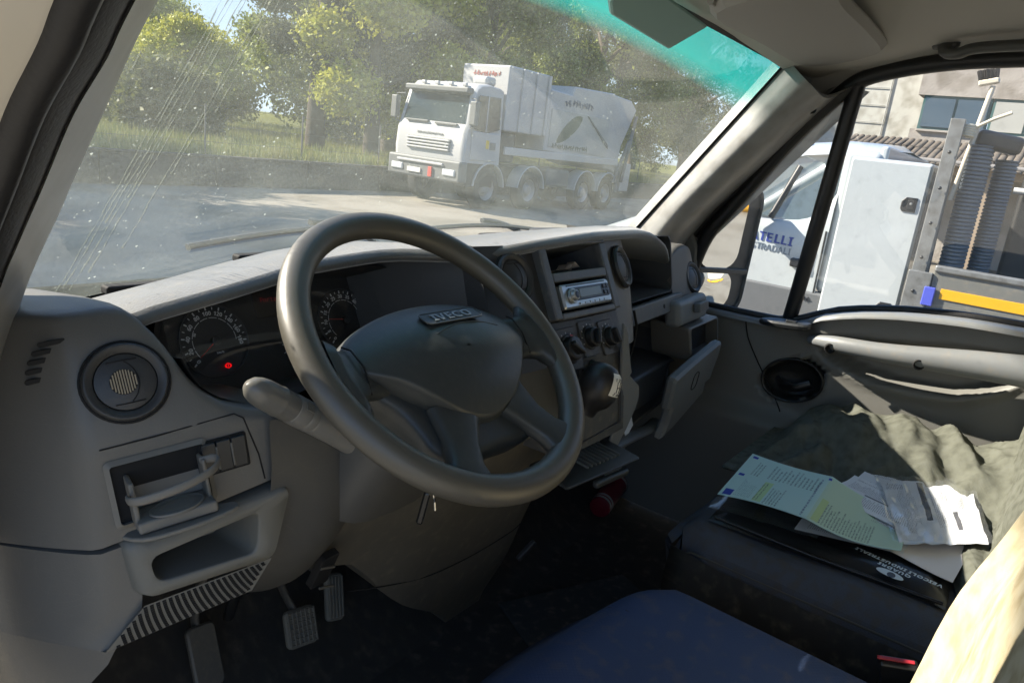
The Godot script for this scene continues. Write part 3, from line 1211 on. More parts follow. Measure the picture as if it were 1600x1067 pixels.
func build_cluster(d: Node) -> void:
	var gap := black_gap()
	var o := V(-0.445, 1.440, -0.796)
	var f := frame(o, V(1, 0, 0), V(0, 0.91, -0.41))
	var face := flat("gauge_black", lin(0.008, 0.008, 0.009), 0.5)
	var g := Geo.new()
	var outline := PackedVector2Array()
	for p in [Vector2(-0.19, 0.06), Vector2(-0.19, -0.04), Vector2(-0.13, -0.10), Vector2(0.0, -0.11), Vector2(0.14, -0.09), Vector2(0.2, -0.02), Vector2(0.2, 0.075), Vector2(0.1, 0.092), Vector2(-0.1, 0.082)]:
		outline.append(p)
	g.slab(f.translated_local(V(0, 0, -0.006)), outline, 0.006, 0.001)
	var cl := part(d, "instrument_cluster", g, face)
	# hood round the gauges
	g = Geo.new()
	var inner := PackedVector3Array()
	var outer := PackedVector3Array()
	var shape := smooth2(PackedVector2Array([Vector2(0.165, 0.02), Vector2(0.15, 0.056), Vector2(0.10, 0.072), Vector2(0.0, 0.078), Vector2(-0.1, 0.068), Vector2(-0.155, 0.045), Vector2(-0.172, 0.0), Vector2(-0.155, -0.045), Vector2(-0.10, -0.068), Vector2(-0.04, -0.062), Vector2(0.04, -0.062), Vector2(0.10, -0.062), Vector2(0.15, -0.03)]), 5)
	for p in shape:
		inner.append(f * V(p.x, p.y, 0.0))
		outer.append(f * V(p.x * 1.20, p.y * (1.0 if p.y > 0 else 1.12) - (0.0 if p.y > 0 else 0.01), 0.055 + (0.05 if p.y < 0 else 0.0)))
	g.grid([moved(inner, f.basis.z * -0.004, 0.995), inner, outer], true, false, true)
	part(cl, "hood", g, grained("hood_dark", lin(0.022, 0.022, 0.023), 0.6, tex_leather, 16.0, 0.01, tex_dirt, 3.0))
	var white := flat("gauge_white", lin(0.62, 0.62, 0.6), 0.6)
	var red := flat("gauge_red", lin(0.55, 0.02, 0.02), 0.5)
	for which in 2:
		var c := f.translated_local(V(-0.104, 0.002, 0.0) if which == 0 else V(0.104, 0.004, 0.0))
		var marks := Geo.new()
		var r := 0.043
		var a0 := 220.0 if which == 0 else 225.0
		var st := 25.0 if which == 0 else 22.5
		g = Geo.new()
		g.lathe(axis(c.origin, f.basis.z), [Vector2(0.0465, -0.001), Vector2(0.0465, 0.0012), Vector2(0.0452, 0.002), Vector2(0.0448, -0.001)], 48)
		var dial := part(cl, "dial", g, flat("dial_ring", lin(0.03, 0.03, 0.032), 0.4))
		for k in 19:
			var an := deg_to_rad(a0 - st * k * 0.5)
			var big := k % 2 == 0
			marks.box(c.rotated_local(Vector3.BACK, an).translated_local(V(r - 0.002, 0, 0.0008)), V(0.0042 if big else 0.003, 0.0016 if big else 0.0009, 0.0005))
		for k in 9:
			var b0 := deg_to_rad(a0 - st * k - 2.0)
			var b1 := deg_to_rad(a0 - st * (k + 1) + 2.0)
			var seg := PackedVector3Array()
			var seg2 := PackedVector3Array()
			for i in 5:
				var an := lerpf(b0, b1, i / 4.0)
				seg.append(c * V(cos(an) * 0.0288, sin(an) * 0.0288, 0.0008))
				seg2.append(c * V(cos(an) * 0.0296, sin(an) * 0.0296, 0.0008))
			marks.grid([seg, seg2])
		part(dial, "scale", marks, white)
		for k in 10:
			var an := deg_to_rad(a0 - st * k)
			var s := str(k * 20) if which == 0 else str(k * 5)
			words(dial, "number", s, 0.0052, c.translated_local(V(cos(an) * 0.0348, sin(an) * 0.0348, 0.0008)).rotated_local(Vector3.BACK, (an - PI / 2) * 0.85), white, 0.0003)
		if which == 0:
			var an := deg_to_rad(a0 - st * 1.5 - 12)
			words(dial, "number", "50", 0.003, c.translated_local(V(cos(deg_to_rad(157)) * 0.0268, sin(deg_to_rad(157)) * 0.0268, 0.0008)).rotated_local(Vector3.BACK, 1.1), white, 0.0003)
			words(dial, "unit", "km/h", 0.0028, c.translated_local(V(0.004, -0.015, 0.0008)), white, 0.0003)
		g = Geo.new()
		var na := deg_to_rad(a0 - (4.0 if which == 0 else 52.0))
		g.tube([c * V(0, 0, 0.004), c * V(cos(na) * 0.031, sin(na) * 0.031, 0.004)], [0.0008, 0.0004], 6)
		part(dial, "needle", g, red)
		g = Geo.new()
		g.lathe(axis(c.origin, f.basis.z), [Vector2(0.006, 0.0), Vector2(0.006, 0.005), Vector2(0.005, 0.006), Vector2(0.0001, 0.0062)], 20)
		part(dial, "needle_cap", g, face)
	# warning light under the speed scale
	var glow := flat("warning_red", Color(1, 0.02, 0.04), 0.5)
	glow.emission_enabled = true
	glow.emission = Color(1, 0.01, 0.03)
	glow.emission_energy_multiplier = 0.22
	var w := f.translated_local(V(-0.094, -0.031, 0.001))
	g = Geo.new()
	g.lathe(axis(w.origin, f.basis.z), [Vector2(0.0034, 0), Vector2(0.0034, 0.0004), Vector2(0.0025, 0.0004), Vector2(0.0025, 0)], 20)
	g.box(w.translated_local(V(0, 0.0006, 0.0003)), V(0.0009, 0.0026, 0.0004))
	g.box(w.translated_local(V(0, -0.0016, 0.0003)), V(0.0009, 0.0009, 0.0004))
	for s in [-1.0, 1.0]:
		g.tube([w * V(s * 0.0034, 0.002, 0.0002), w * V(s * 0.0045, 0, 0.0002), w * V(s * 0.0034, -0.002, 0.0002)], 0.0004, 5)
	part(cl, "warning_lamp", g, glow)
	# small gauge and the dot display between the dials
	var dim := flat("display_red", Color(0.45, 0.02, 0.06), 0.5)
	dim.emission_enabled = true
	dim.emission = Color(0.5, 0.01, 0.05)
	dim.emission_energy_multiplier = 0.045
	var mono := SystemFont.new()
	mono.font_names = PackedStringArray(["Droid Sans Mono"])
	words(cl, "display_text", "Porta", 0.0062, f.translated_local(V(-0.016, 0.046, 0.001)), dim, 0.0003, mono)
	g = Geo.new()
	g.slab(f.translated_local(V(0.0, 0.04, -0.0022)), rrect(0.075, 0.035, 0.003), 0.002, 0.0004)
	part(cl, "display", g, flat("display_black", lin(0.006, 0.004, 0.005), 0.25))
	var sg := f.translated_local(V(0.008, -0.022, 0.001))
	g = Geo.new()
	g.tube([sg * V(0.004, -0.004, 0.002), sg * V(-0.012, 0.008, 0.002)], [0.0009, 0.0004], 6)
	part(cl, "needle", g, red)
	g = Geo.new()
	for k in 5:
		var an := deg_to_rad(200.0 - 36.0 * k)
		g.box(sg.rotated_local(Vector3.BACK, an).translated_local(V(0.0175, 0, 0)), V(0.003, 0.0009, 0.0004))
	part(cl, "scale", g, white)
	words(cl, "letter", "E", 0.0034, sg.translated_local(V(-0.012, -0.012, 0)), white, 0.0003)
	words(cl, "letter", "F", 0.0034, sg.translated_local(V(0.008, 0.016, 0)), white, 0.0003)
	# clear lens
	var lens := flat("lens", Color(0.9, 0.92, 0.92, 0.02), 0.02)
	lens.transparency = BaseMaterial3D.TRANSPARENCY_ALPHA
	g = Geo.new()
	var rows := []
	for i in 5:
		var row := PackedVector3Array()
		for j in 13:
			var x := lerpf(-0.18, 0.175, j / 12.0)
			var y := lerpf(-0.072, 0.074, i / 4.0)
			row.append(f * V(x, y, 0.014 + 0.012 * (1.0 - (i / 2.0 - 1.0) ** 2) + 0.012 * (i / 4.0)))
		rows.append(row)
	g.grid(rows)
	part(cl, "lens", g, lens)

func build_stack(d: Node) -> void:
	var gap := black_gap()
	var grey := grained("stack_grey", lin(0.085, 0.09, 0.096), 0.42, tex_leather, 16.0, 0.008, tex_dirt, 3.4)
	var f := frame(V(-0.008, 1.52, -0.617), V(1, 0, 0), V(0, 1, -0.5))  # x right, y up the face
	var k := 1.118
	# frame of two openings
	var bars := [[-0.103, 0.103, 1.566, 1.572], [-0.103, -0.083, 1.462, 1.566], [0.083, 0.103, 1.462, 1.566], [-0.083, 0.083, 1.514, 1.528], [-0.083, 0.083, 1.460, 1.470]]
	var fr: MeshInstance3D = null
	for q in bars:
		var g := Geo.new()
		var y0: float = (q[2] - 1.52) * k
		var y1: float = (q[3] - 1.52) * k
		g.box(f.translated_local(V((q[0] + q[1]) / 2, (y0 + y1) / 2, 0.0)), V(q[1] - q[0], y1 - y0, 0.022), 0.003)
		if fr == null:
			fr = part(d, "radio_frame", g, grey)
		else:
			part(fr, "bar", g, grey)
	for q in [[1.528, 1.566, 0.10], [1.470, 1.514, 0.05]]:
		var g := Geo.new()
		var y0: float = (q[0] - 1.52) * k
		var y1: float = (q[1] - 1.52) * k
		var lp := PackedVector3Array([f * V(-0.083, y0, 0), f * V(0.083, y0, 0), f * V(0.083, y1, 0), f * V(-0.083, y1, 0)])
		var bk := moved(lp, f.basis.z * -q[2])
		for i in 4:
			g.quad(lp[i], lp[(i + 1) % 4], bk[(i + 1) % 4], bk[i])
		g.fan(bk)
		part(fr, "opening", g, grey)
	# heater panel
	var hm := grained("heater_grey", lin(0.045, 0.046, 0.047), 0.5, tex_leather, 16.0, 0.008, tex_dirt, 3.4)
	var g := Geo.new()
	var rows := []
	for y in [1.25, 1.30, 1.34, 1.38, 1.40, 1.42, 1.458]:
		var row := PackedVector3Array()
		for i in 9:
			row.append(fp(lerpf(-0.112, 0.098, i / 8.0), y))
		row.insert(0, row[0] + V(-0.003, 0, -0.1))
		row.insert(1, row[1])
		row.append(row[row.size() - 1])
		row.append(row[row.size() - 1] + V(0.003, 0, -0.1))
		rows.append(row)
	g.grid(rows)
	var hp := part(d, "heater_panel", g, hm)
	var knob := flat("knob_black", lin(0.014, 0.014, 0.015), 0.38)
	var white := flat("gauge_white", lin(0.62, 0.62, 0.6), 0.6)
	var spots := [[-0.082, 1.418, 0.021], [-0.018, 1.427, 0.018], [0.042, 1.421, 0.018]]
	for i in 3:
		var q = spots[i]
		var fx := fframe(q[0], q[1], 0.001)
		g = Geo.new()
		g.slab(fx, rrect(q[2] * 2.7, q[2] * 3.3, 0.004), 0.004, 0.001)
		var kp := part(hp, "control_plate", g, hm)
		g = Geo.new()
		g.lathe(axis(fx.origin, fx.basis.z), [Vector2(q[2] * 1.12, 0.001), Vector2(q[2] * 1.12, 0.004), Vector2(q[2] * 0.98, 0.005), Vector2(q[2] * 0.92, 0.004), Vector2(q[2] * 0.9, 0.014), Vector2(q[2] * 0.82, 0.0165), Vector2(q[2] * 0.5, 0.0155), Vector2(0.0001, 0.0155)], 30)
		g.box(fx.rotated_local(Vector3.BACK, [0.9, -0.4, 0.2][i]).translated_local(V(0, 0, 0.019)), V(q[2] * 0.42, q[2] * 1.5, 0.011), 0.003)
		part(kp, "knob", g, knob)
		g = Geo.new()
		for t in 9:
			var an := deg_to_rad(200 - 27.5 * t)
			g.box(fx.rotated_local(Vector3.BACK, an).translated_local(V(q[2] * 1.26, 0, 0.0022)), V(0.0028, 0.0012, 0.0006))
		part(kp, "scale", g, white)
		if i == 0:
			g = Geo.new()
			var a := PackedVector3Array()
			var b := PackedVector3Array()
			for t in 13:
				var an := deg_to_rad(75 - 11.0 * t)
				a.append(fx * V(cos(an) * q[2] * 1.14, sin(an) * q[2] * 1.14, 0.0055))
				b.append(fx * V(cos(an) * q[2] * 0.94, sin(an) * q[2] * 0.94, 0.0062))
			g.grid([b, a])
			part(kp, "red_arc", g, flat("heat_red", lin(0.42, 0.03, 0.02), 0.5))
	# small switch and socket under the middle knob
	var fs := fframe(-0.034, 1.386, 0.001)
	g = Geo.new()
	g.slab(fs, rrect(0.05, 0.030, 0.002), 0.004, 0.0008)
	var sp := part(hp, "control_plate", g, hm)
	g = Geo.new()
	g.lathe(axis(fs * V(0.008, 0, 0), fs.basis.z), [Vector2(0.0105, 0.001), Vector2(0.0105, 0.005), Vector2(0.0085, 0.006), Vector2(0.008, 0.014), Vector2(0.0001, 0.015)], 20)
	part(sp, "knob", g, knob)
	for i in 2:
		g = Geo.new()
		g.box(fs.translated_local(V(-0.016, 0.005 - 0.009 * i, 0.003)), V(0.010, 0.006, 0.005), 0.001)
		part(sp, "button", g, knob)
	# open tray under the controls
	g = Geo.new()
	var tl := loop4(fp(-0.066, 1.262, 0.004), fp(0.08, 1.268, 0.004), fp(0.08, 1.322, 0.004), fp(-0.066, 1.318, 0.004), 0.006)
	g.grid([moved(tl, V(0, 0, -0.006), 1.1), moved(tl, V(0, 0, 0), 1.08), tl, tl, moved(tl, V(0, 0, -0.1), 0.95), moved(tl, V(0, 0, -0.1), 0.95)], true)
	g.fan(moved(tl, V(0, 0, -0.099), 0.95))
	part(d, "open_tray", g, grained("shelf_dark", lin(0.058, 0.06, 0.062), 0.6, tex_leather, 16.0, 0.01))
	g = Geo.new()
	g.box(fframe(-0.075, 1.337, 0.003), V(0.022, 0.018, 0.008), 0.002)
	part(d, "hazard_button", g, flat("heat_red", lin(0.42, 0.03, 0.02), 0.5))
	# seam over the controls
	g = Geo.new()
	g.tube([fp(-0.108, 1.459, 0.001), fp(0.098, 1.459, 0.001)], 0.001, 5)
	part(d, "seam", g, gap)

	# radio
	var r := thing("car_radio", "silver car radio with a round dial in the middle of the dashboard", "radio", f * V(0, -0.031, 0.0))
	var rf := f.translated_local(V(0.0, (1.4915 - 1.52) * k, 0.006))
	var silver := flat("radio_silver", lin(0.42, 0.44, 0.44), 0.3, 0.75)
	var rblack := flat("radio_black", lin(0.012, 0.012, 0.013), 0.3)
	g = Geo.new()
	g.slab(rf, rrect(0.150, 0.040, 0.005), 0.016, 0.003)
	part(r, "casing", g, silver)
	g = Geo.new()
	g.slab(rf.translated_local(V(0.006, 0.002, 0.0085)), rrect(0.126, 0.022, 0.004), 0.003, 0.001)
	part(r, "black_band", g, rblack)
	g = Geo.new()
	g.lathe(axis(rf * V(-0.05, 0.0, 0.009), rf.basis.z), [Vector2(0.0125, 0), Vector2(0.0125, 0.003), Vector2(0.0115, 0.004), Vector2(0.0095, 0.004), Vector2(0.0088, 0.003), Vector2(0.008, 0.009), Vector2(0.007, 0.0105), Vector2(0.0001, 0.0105)], 28)
	var dial := part(r, "dial", g, silver)
	g = Geo.new()
	g.lathe(axis(rf * V(-0.05, 0.0, 0.0197), rf.basis.z), [Vector2(0.0058, 0), Vector2(0.0058, 0.0004), Vector2(0.0001, 0.0004)], 20)
	part(dial, "dial_cap", g, rblack)
	g = Geo.new()
	g.slab(rf.translated_local(V(0.005, 0.002, 0.0105)), rrect(0.068, 0.014, 0.002), 0.002, 0.0005)
	part(r, "display", g, flat("radio_display", lin(0.16, 0.18, 0.17), 0.15))
	for i in 6:
		g = Geo.new()
		g.box(rf.translated_local(V(-0.026 + 0.0155 * i, -0.0142, 0.0088)), V(0.0135, 0.0042, 0.003), 0.001)
		part(r, "button", g, silver)
	for i in 4:
		g = Geo.new()
		g.box(rf.translated_local(V(0.052 + 0.010 * (i % 2), 0.008 - 0.0105 * (i / 2), 0.0105)), V(0.0085, 0.0072, 0.003), 0.0012)
		part(r, "button", g, rblack)
	g = Geo.new()
	g.box(rf.translated_local(V(0.0, 0.0168, 0.0086)), V(0.12, 0.0022, 0.001))
	part(r, "disc_slot", g, rblack)
	# crumpled paper left in the upper slot
	g = Geo.new()
	rows = []
	for i in 6:
		var row := PackedVector3Array()
		for j in 9:
			var x := lerpf(-0.078, 0.02, j / 8.0)
			row.append(f * V(x, (1.530 - 1.52) * k + 0.003 + (0.012 if j > 5 else 0.0) * sin(j * 1.7 + i) ** 2 + 0.001 * rng.randf(), lerpf(-0.03, 0.0, i / 5.0)))
		rows.append(row)
	g.grid(rows, false, false, true)
	single("paper_scrap", g, flat("scrap", lin(0.5, 0.45, 0.4), 0.8), "crumpled scrap of paper in the slot above the radio", "paper")

# ---------------------------------------------------------------- steering wheel and column
func wheel_frame() -> Transform3D:
	return frame(V(-0.402, 1.478, -0.548), V(1, 0, 0), V(0, 0.624, -0.781))  # x right, y up the wheel, z to the driver

func build_wheel() -> void:
	var f := wheel_frame()
	var w := thing("steering_wheel", "large worn black steering wheel with four spokes and IVECO on its hub", "steering wheel", f.origin)
	var rim_m := grained("rim_leather", lin(0.072, 0.066, 0.052), 0.36, tex_leather, 22.0, 0.006, null, 3.0, 0.6)
	rim_m.roughness_texture = noise_tex(0.02, FastNoiseLite.TYPE_SIMPLEX_SMOOTH, 4, [[0.0, Color(0.75, 0.75, 0.75)], [1.0, Color(1, 1, 1)]], 256, false, 0, 21)
	rim_m.roughness = 0.5
	var hub_m := grained("hub_plastic", lin(0.034, 0.039, 0.039), 0.42, tex_leather, 24.0, 0.008, tex_fine_dust, 3.0, 0.5)
	var path := []
	for k in 96:
		var a := TAU * k / 96
		path.append(f * V(cos(a) * 0.192, sin(a) * 0.192, 0))
	var g := Geo.new()
	g.tube(path, 0.0163, 18, true, 1.08, f.basis.z)
	part(w, "rim", g, rim_m)

	# hub: a shallow dome
	var outline := smooth2(PackedVector2Array([Vector2(0.128, 0.018), Vector2(0.105, 0.040), Vector2(0.06, 0.056), Vector2(0, 0.062), Vector2(-0.06, 0.056), Vector2(-0.105, 0.040), Vector2(-0.128, 0.018), Vector2(-0.134, -0.012), Vector2(-0.124, -0.036), Vector2(-0.108, -0.058), Vector2(-0.100, -0.085), Vector2(-0.095, -0.112), Vector2(-0.074, -0.131), Vector2(-0.04, -0.135), Vector2(0, -0.133), Vector2(0.04, -0.135), Vector2(0.074, -0.131), Vector2(0.095, -0.112), Vector2(0.100, -0.085), Vector2(0.108, -0.058), Vector2(0.124, -0.036), Vector2(0.134, -0.012)]), 4)
	g = Geo.new()
	var rows := []
	for q in [[1.0, -0.05], [1.02, -0.03], [1.01, -0.019], [0.97, -0.013], [0.9, -0.010], [0.7, -0.008], [0.4, -0.006], [0.02, -0.005]]:
		var row := PackedVector3Array()
		for p in outline:
			row.append(f * V(p.x * q[0], (p.y + 0.03) * q[0] - 0.03, q[1]))
		rows.append(row)
	g.grid(rows, true)
	var hub := part(w, "hub", g, hub_m)
	# large domed airbag cover, a rounded shield
	var cover := smooth2(PackedVector2Array([Vector2(0.152, 0.010), Vector2(0.128, 0.037), Vector2(0.072, 0.057), Vector2(0, 0.063), Vector2(-0.072, 0.057), Vector2(-0.128, 0.037), Vector2(-0.152, 0.010), Vector2(-0.139, -0.014), Vector2(-0.110, -0.037), Vector2(-0.078, -0.068), Vector2(-0.042, -0.094), Vector2(0, -0.104), Vector2(0.042, -0.094), Vector2(0.078, -0.068), Vector2(0.110, -0.037), Vector2(0.139, -0.014)]), 5)
	g = Geo.new()
	rows = []
	for q in [[0.99, -0.034], [1.015, -0.016], [1.01, -0.007], [0.985, -0.001], [0.955, 0.0005], [0.93, 0.0], [0.85, 0.0], [0.7, 0.0], [0.5, 0.0], [0.3, 0.0], [0.02, 0.0]]:
		var row := PackedVector3Array()
		for p in cover:
			var c: Vector2 = Vector2(p.x, p.y + 0.02) * q[0] - Vector2(0, 0.02)
			row.append(f * V(c.x, c.y, hub_height(c) + q[1]))
		rows.append(row)
	g.grid(rows, true)
	part(hub, "airbag_cover", g, hub_m)
	# badge let into the cover, and the fold line below it
	var bc := Vector2(0.012, 0.027)
	var slope := (hub_height(bc + Vector2(0, 0.008)) - hub_height(bc - Vector2(0, 0.008))) / 0.016
	var bf := frame(f * V(bc.x, bc.y, hub_height(bc) + 0.0006), f.basis.x, f.basis.y + f.basis.z * slope)
	var badge_m := flat("badge_black", lin(0.016, 0.018, 0.018), 0.5)
	g = Geo.new()
	g.slab(bf, rrect(0.098, 0.022, 0.006), 0.002, 0.0006)
	var badge := part(hub, "badge", g, badge_m)
	g = Geo.new()
	var rl := []
	for p in rrect(0.098, 0.022, 0.006):
		rl.append(bf * V(p.x, p.y, 0.0009))
	g.tube(rl, 0.0009, 6, true)
	part(badge, "badge_frame", g, hub_m)
	words(badge, "lettering", "IVECO", 0.0128, bf.translated_local(V(0, 0, 0.0016)), flat("badge_letter", lin(0.12, 0.135, 0.135), 0.35), 0.0012, null, 1.35)
	g = Geo.new()
	var fold := []
	for k in 11:
		var c := Vector2(lerpf(-0.035, 0.085, k / 10.0), 0.004 + 0.010 * sin(PI * k / 10.0))
		fold.append(f * V(c.x, c.y, hub_height(c) + 0.0002))
	g.tube(fold, 0.0006, 5)
	part(hub, "fold_line", g, flat("fold_grey", lin(0.09, 0.1, 0.1), 0.5))

	# four spokes flowing into the rim
	for q in [[-1.0, 0], [1.0, 0], [-1.0, 1], [1.0, 1]]:
		g = Geo.new()
		var s: float = q[0]
		var pts := []
		if q[1] == 0:  # side spokes: [a, b low, b high, z, thickness]
			pts = [[0.085, -0.040, 0.036, -0.020, 0.012], [0.118, -0.038, 0.030, -0.014, 0.012], [0.142, -0.038, 0.024, -0.009, 0.012], [0.160, -0.046, 0.022, -0.004, 0.013], [0.172, -0.060, 0.026, 0.001, 0.014], [0.180, -0.075, 0.036, 0.001, 0.010]]
		rows = []
		if q[1] == 0:
			for p in pts:
				var row := PackedVector3Array()
				for k in 16:
					var an := TAU * k / 16
					var cs := signf(cos(an)) * absf(cos(an)) ** 0.5
					var sn := signf(sin(an)) * absf(sin(an)) ** 0.8
					row.append(f * V(s * (p[0] - 0.012 * cs * cs * (1.0 if p[0] > 0.165 else 0.0)), lerpf(p[1], p[2], 0.5 + 0.5 * cs), p[3] + p[4] * sn))
				rows.append(row)
		else:
			# lower spokes run outwards and down: centre line, half width, thickness
			pts = [[0.052, -0.085, 0.034, -0.006, 0.013], [0.066, -0.118, 0.023, -0.006, 0.012], [0.078, -0.142, 0.022, -0.004, 0.012], [0.087, -0.160, 0.030, -0.001, 0.013], [0.093, -0.172, 0.044, 0.0, 0.011]]
			var dirv := Vector2(0.48, -0.877)
			var perp := Vector2(0.877, 0.48)
			for p in pts:
				var row := PackedVector3Array()
				for k in 16:
					var an := TAU * k / 16
					var cs := signf(cos(an)) * absf(cos(an)) ** 0.5
					var sn := signf(sin(an)) * absf(sin(an)) ** 0.8
					var c: Vector2 = Vector2(p[0], p[1]) + perp * (p[2] * cs)
					row.append(f * V(s * c.x, c.y, p[3] + p[4] * sn))
				rows.append(row)
		g.grid(rows, true, false, s > 0)
		var sp := part(w, "spoke", g, hub_m)
		if q[1] == 0:
			g = Geo.new()
			g.tube([f * V(s * 0.144, 0.026, -0.002), f * V(s * 0.142, 0.016, 0.0055), f * V(s * 0.140, -0.008, 0.0074), f * V(s * 0.142, -0.036, -0.002)], 0.0011, 6)
			part(sp, "seam", g, black_gap())

func hub_height(c: Vector2) -> float:
	var q := Vector2(c.x / 0.156, (c.y + 0.02) / (0.086 if c.y > -0.02 else 0.088))
	return 0.030 - 0.034 * minf(q.length(), 1.1) ** 2.3

func build_column() -> void:
	var f := wheel_frame()
	var m := grained("column_plastic", lin(0.072, 0.07, 0.064), 0.5, tex_leather, 16.0, 0.015, tex_scuff, 4.0)
	var c := thing("steering_column", "dusty dark plastic cowl round the steering column below the wheel", "column cowl", f * V(0, 0, -0.15))
	var g := Geo.new()
	var rows := []
	for q in [[-0.03, 0.05, 0.045, 0.0], [-0.045, 0.07, 0.058, -0.01], [-0.07, 0.083, 0.064, -0.014], [-0.12, 0.09, 0.07, -0.018], [-0.17, 0.096, 0.078, -0.02], [-0.23, 0.10, 0.085, -0.02]]:
		var row := PackedVector3Array()
		for k in 24:
			var a := TAU * k / 24
			var cs := signf(cos(a)) * absf(cos(a)) ** 0.6
			var sn := signf(sin(a)) * absf(sin(a)) ** 0.6
			row.append(f * V(q[1] * cs, q[2] * sn + q[3], q[0]))
		rows.append(row)
	g.grid(rows, true, false, true)
	g.fan(rows[0])
	part(c, "cowl", g, m)
	g = Geo.new()
	g.tube([f * V(-0.088, 0.0, -0.075), f * V(-0.094, 0.0, -0.12), f * V(-0.1, 0.0, -0.2)], 0.0013, 5)
	part(c, "seam", g, black_gap())
	g = Geo.new()
	g.box(f.translated_local(V(-0.088, 0.012, -0.105)), V(0.03, 0.05, 0.05), 0.006)
	part(c, "switch_block", g, dash_dark())

	# lower trim under the column, the knee panel and the side of the engine cover
	var low := thing("lower_trim", "dusty brown grey plastic trim under the dashboard beside the pedals", "trim panel", V(-0.2, 0.8, -0.75))
	var lm := grained("lower_plastic", lin(0.085, 0.078, 0.063), 0.62, tex_leather, 16.0, 0.01, tex_dirt, 3.0)
	g = Geo.new()
	rows = []
	var xl := [Vector2(0.76, -0.02), Vector2(0.84, -0.10), Vector2(0.95, -0.24), Vector2(1.05, -0.33), Vector2(1.09, -0.37), Vector2(1.12, -0.46), Vector2(1.135, -0.47), Vector2(1.2, -0.478), Vector2(1.35, -0.48)]
	var zl := [Vector2(0.76, -0.80), Vector2(0.9, -0.745), Vector2(1.0, -0.715), Vector2(1.1, -0.68), Vector2(1.2, -0.63), Vector2(1.26, -0.605), Vector2(1.34, -0.59)]
	for i in 19:
		var y := lerpf(0.765, 1.30, i / 18.0)
		var row := PackedVector3Array()
		for j in 15:
			var x := lerpf(curve1(xl, y), 0.085, j / 14.0)
			row.append(V(x, y, curve1(zl, y) - 0.05 * smoothstep(-0.2, -0.5, x)))
		row.insert(0, row[0] + V(0.02, 0.0, -0.25))
		row.insert(1, row[1])
		row.append(row[row.size() - 1] + V(0.012, 0, -0.012))
		row.append(row[row.size() - 1] + V(0.004, 0, -0.03))
		row.append(row[row.size() - 1] + V(0.004, 0, -0.35))
		rows.append(row)
	g.grid(rows)
	part(low, "engine_cover_side", g, lm)
	g = Geo.new()
	rows = []
	for i in 13:
		var y := lerpf(1.095, 1.40, i / 12.0)
		var row := PackedVector3Array()
		for j in 11:
			var x := lerpf(-0.588 + 0.05 * smoothstep(1.2, 1.1, y), -0.44, j / 10.0)
			row.append(V(x, y, curve1([Vector2(1.09, -0.77), Vector2(1.13, -0.72), Vector2(1.2, -0.665), Vector2(1.28, -0.632), Vector2(1.34, -0.622), Vector2(1.4, -0.63)], y) + 0.03 * sin(PI * j / 10.0) * smoothstep(1.38, 1.2, y)))
		row.append(row[10] + V(0.005, 0, -0.004))
		row.append(row[10] + V(0.006, 0, -0.1))
		rows.append(row)
	var under: PackedVector3Array = rows[0]
	rows.insert(0, moved(under, V(0, -0.002, -0.02)))
	rows.insert(0, moved(under, V(0, 0.02, -0.2)))
	g.grid(rows)
	part(low, "knee_panel", g, m)
	g = Geo.new()
	var seam := []
	for p in [[-0.36, 1.03], [-0.28, 1.01], [-0.18, 0.985], [-0.06, 0.972], [0.05, 0.975], [0.084, 0.985]]:
		seam.append(V(p[0], p[1], curve1(zl, p[1]) - 0.05 * smoothstep(-0.2, -0.5, p[0]) + 0.0006))
	g.tube(spline(seam, 4), 0.0013, 5)
	part(low, "seam", g, black_gap())
	# vent opening between the two panels
	g = Geo.new()
	g.slab(frame(V(-0.455, 1.135, -0.683), V(1, 0, -0.05), V(0.1, 1, 0.4)), rrect(0.03, 0.06, 0.004), 0.012, 0.001)
	var vo := part(low, "vent_opening", g, black_gap())
	for k in 2:
		g = Geo.new()
		g.tube([V(-0.468, 1.145 - 0.03 * k, -0.672), V(-0.442, 1.137 - 0.03 * k, -0.674)], 0.002, 6)
		part(vo, "slat", g, lm)
	# clip and dirt at the right-hand foot of the cover
	g = Geo.new()
	g.box(frame(V(0.09, 0.93, -0.70), V(0.5, 0.5, 0.2), V(-0.4, 0.6, 0)), V(0.05, 0.012, 0.01), 0.003)
	part(low, "clip", g, dash_dark())

	# indicator stalk
	var base := V(-0.476, 1.352, -0.612)
	var tip := V(-0.620, 1.449, -0.626)
	var sx := axis(base, tip - base)
	var len := (tip - base).length()
	var st := thing("indicator_stalk", "thick grey indicator stalk left of the steering wheel", "stalk", base)
	var sm := grained("stalk_grey", lin(0.17, 0.165, 0.15), 0.42, tex_fine, 40.0, 0.01, tex_dirt, 9.0)
	var sd := flat("stalk_dark", lin(0.13, 0.125, 0.11), 0.33)
	g = Geo.new()
	g.lathe(sx, [Vector2(0.0195, -0.01), Vector2(0.0195, 0.0), Vector2(0.0185, 0.004), Vector2(0.0175, 0.03), Vector2(0.0168, 0.075), Vector2(0.0168, 0.078), Vector2(0.0155, 0.08)], 28)
	part(st, "sleeve", g, sm)
	g = Geo.new()
	g.lathe(sx, [Vector2(0.0155, 0.078), Vector2(0.0172, 0.08), Vector2(0.0172, 0.088), Vector2(0.016, 0.089), Vector2(0.016, 0.091), Vector2(0.0172, 0.092), Vector2(0.0172, 0.108), Vector2(0.0158, 0.110)], 28)
	var col := part(st, "rotary_collar", g, sm)
	g = Geo.new()
	g.box(sx.rotated_local(Vector3.UP, 2.2).translated_local(V(0.0168, 0.097, 0)), V(0.002, 0.012, 0.010), 0.0006)
	part(col, "pointer", g, sd)
	g = Geo.new()
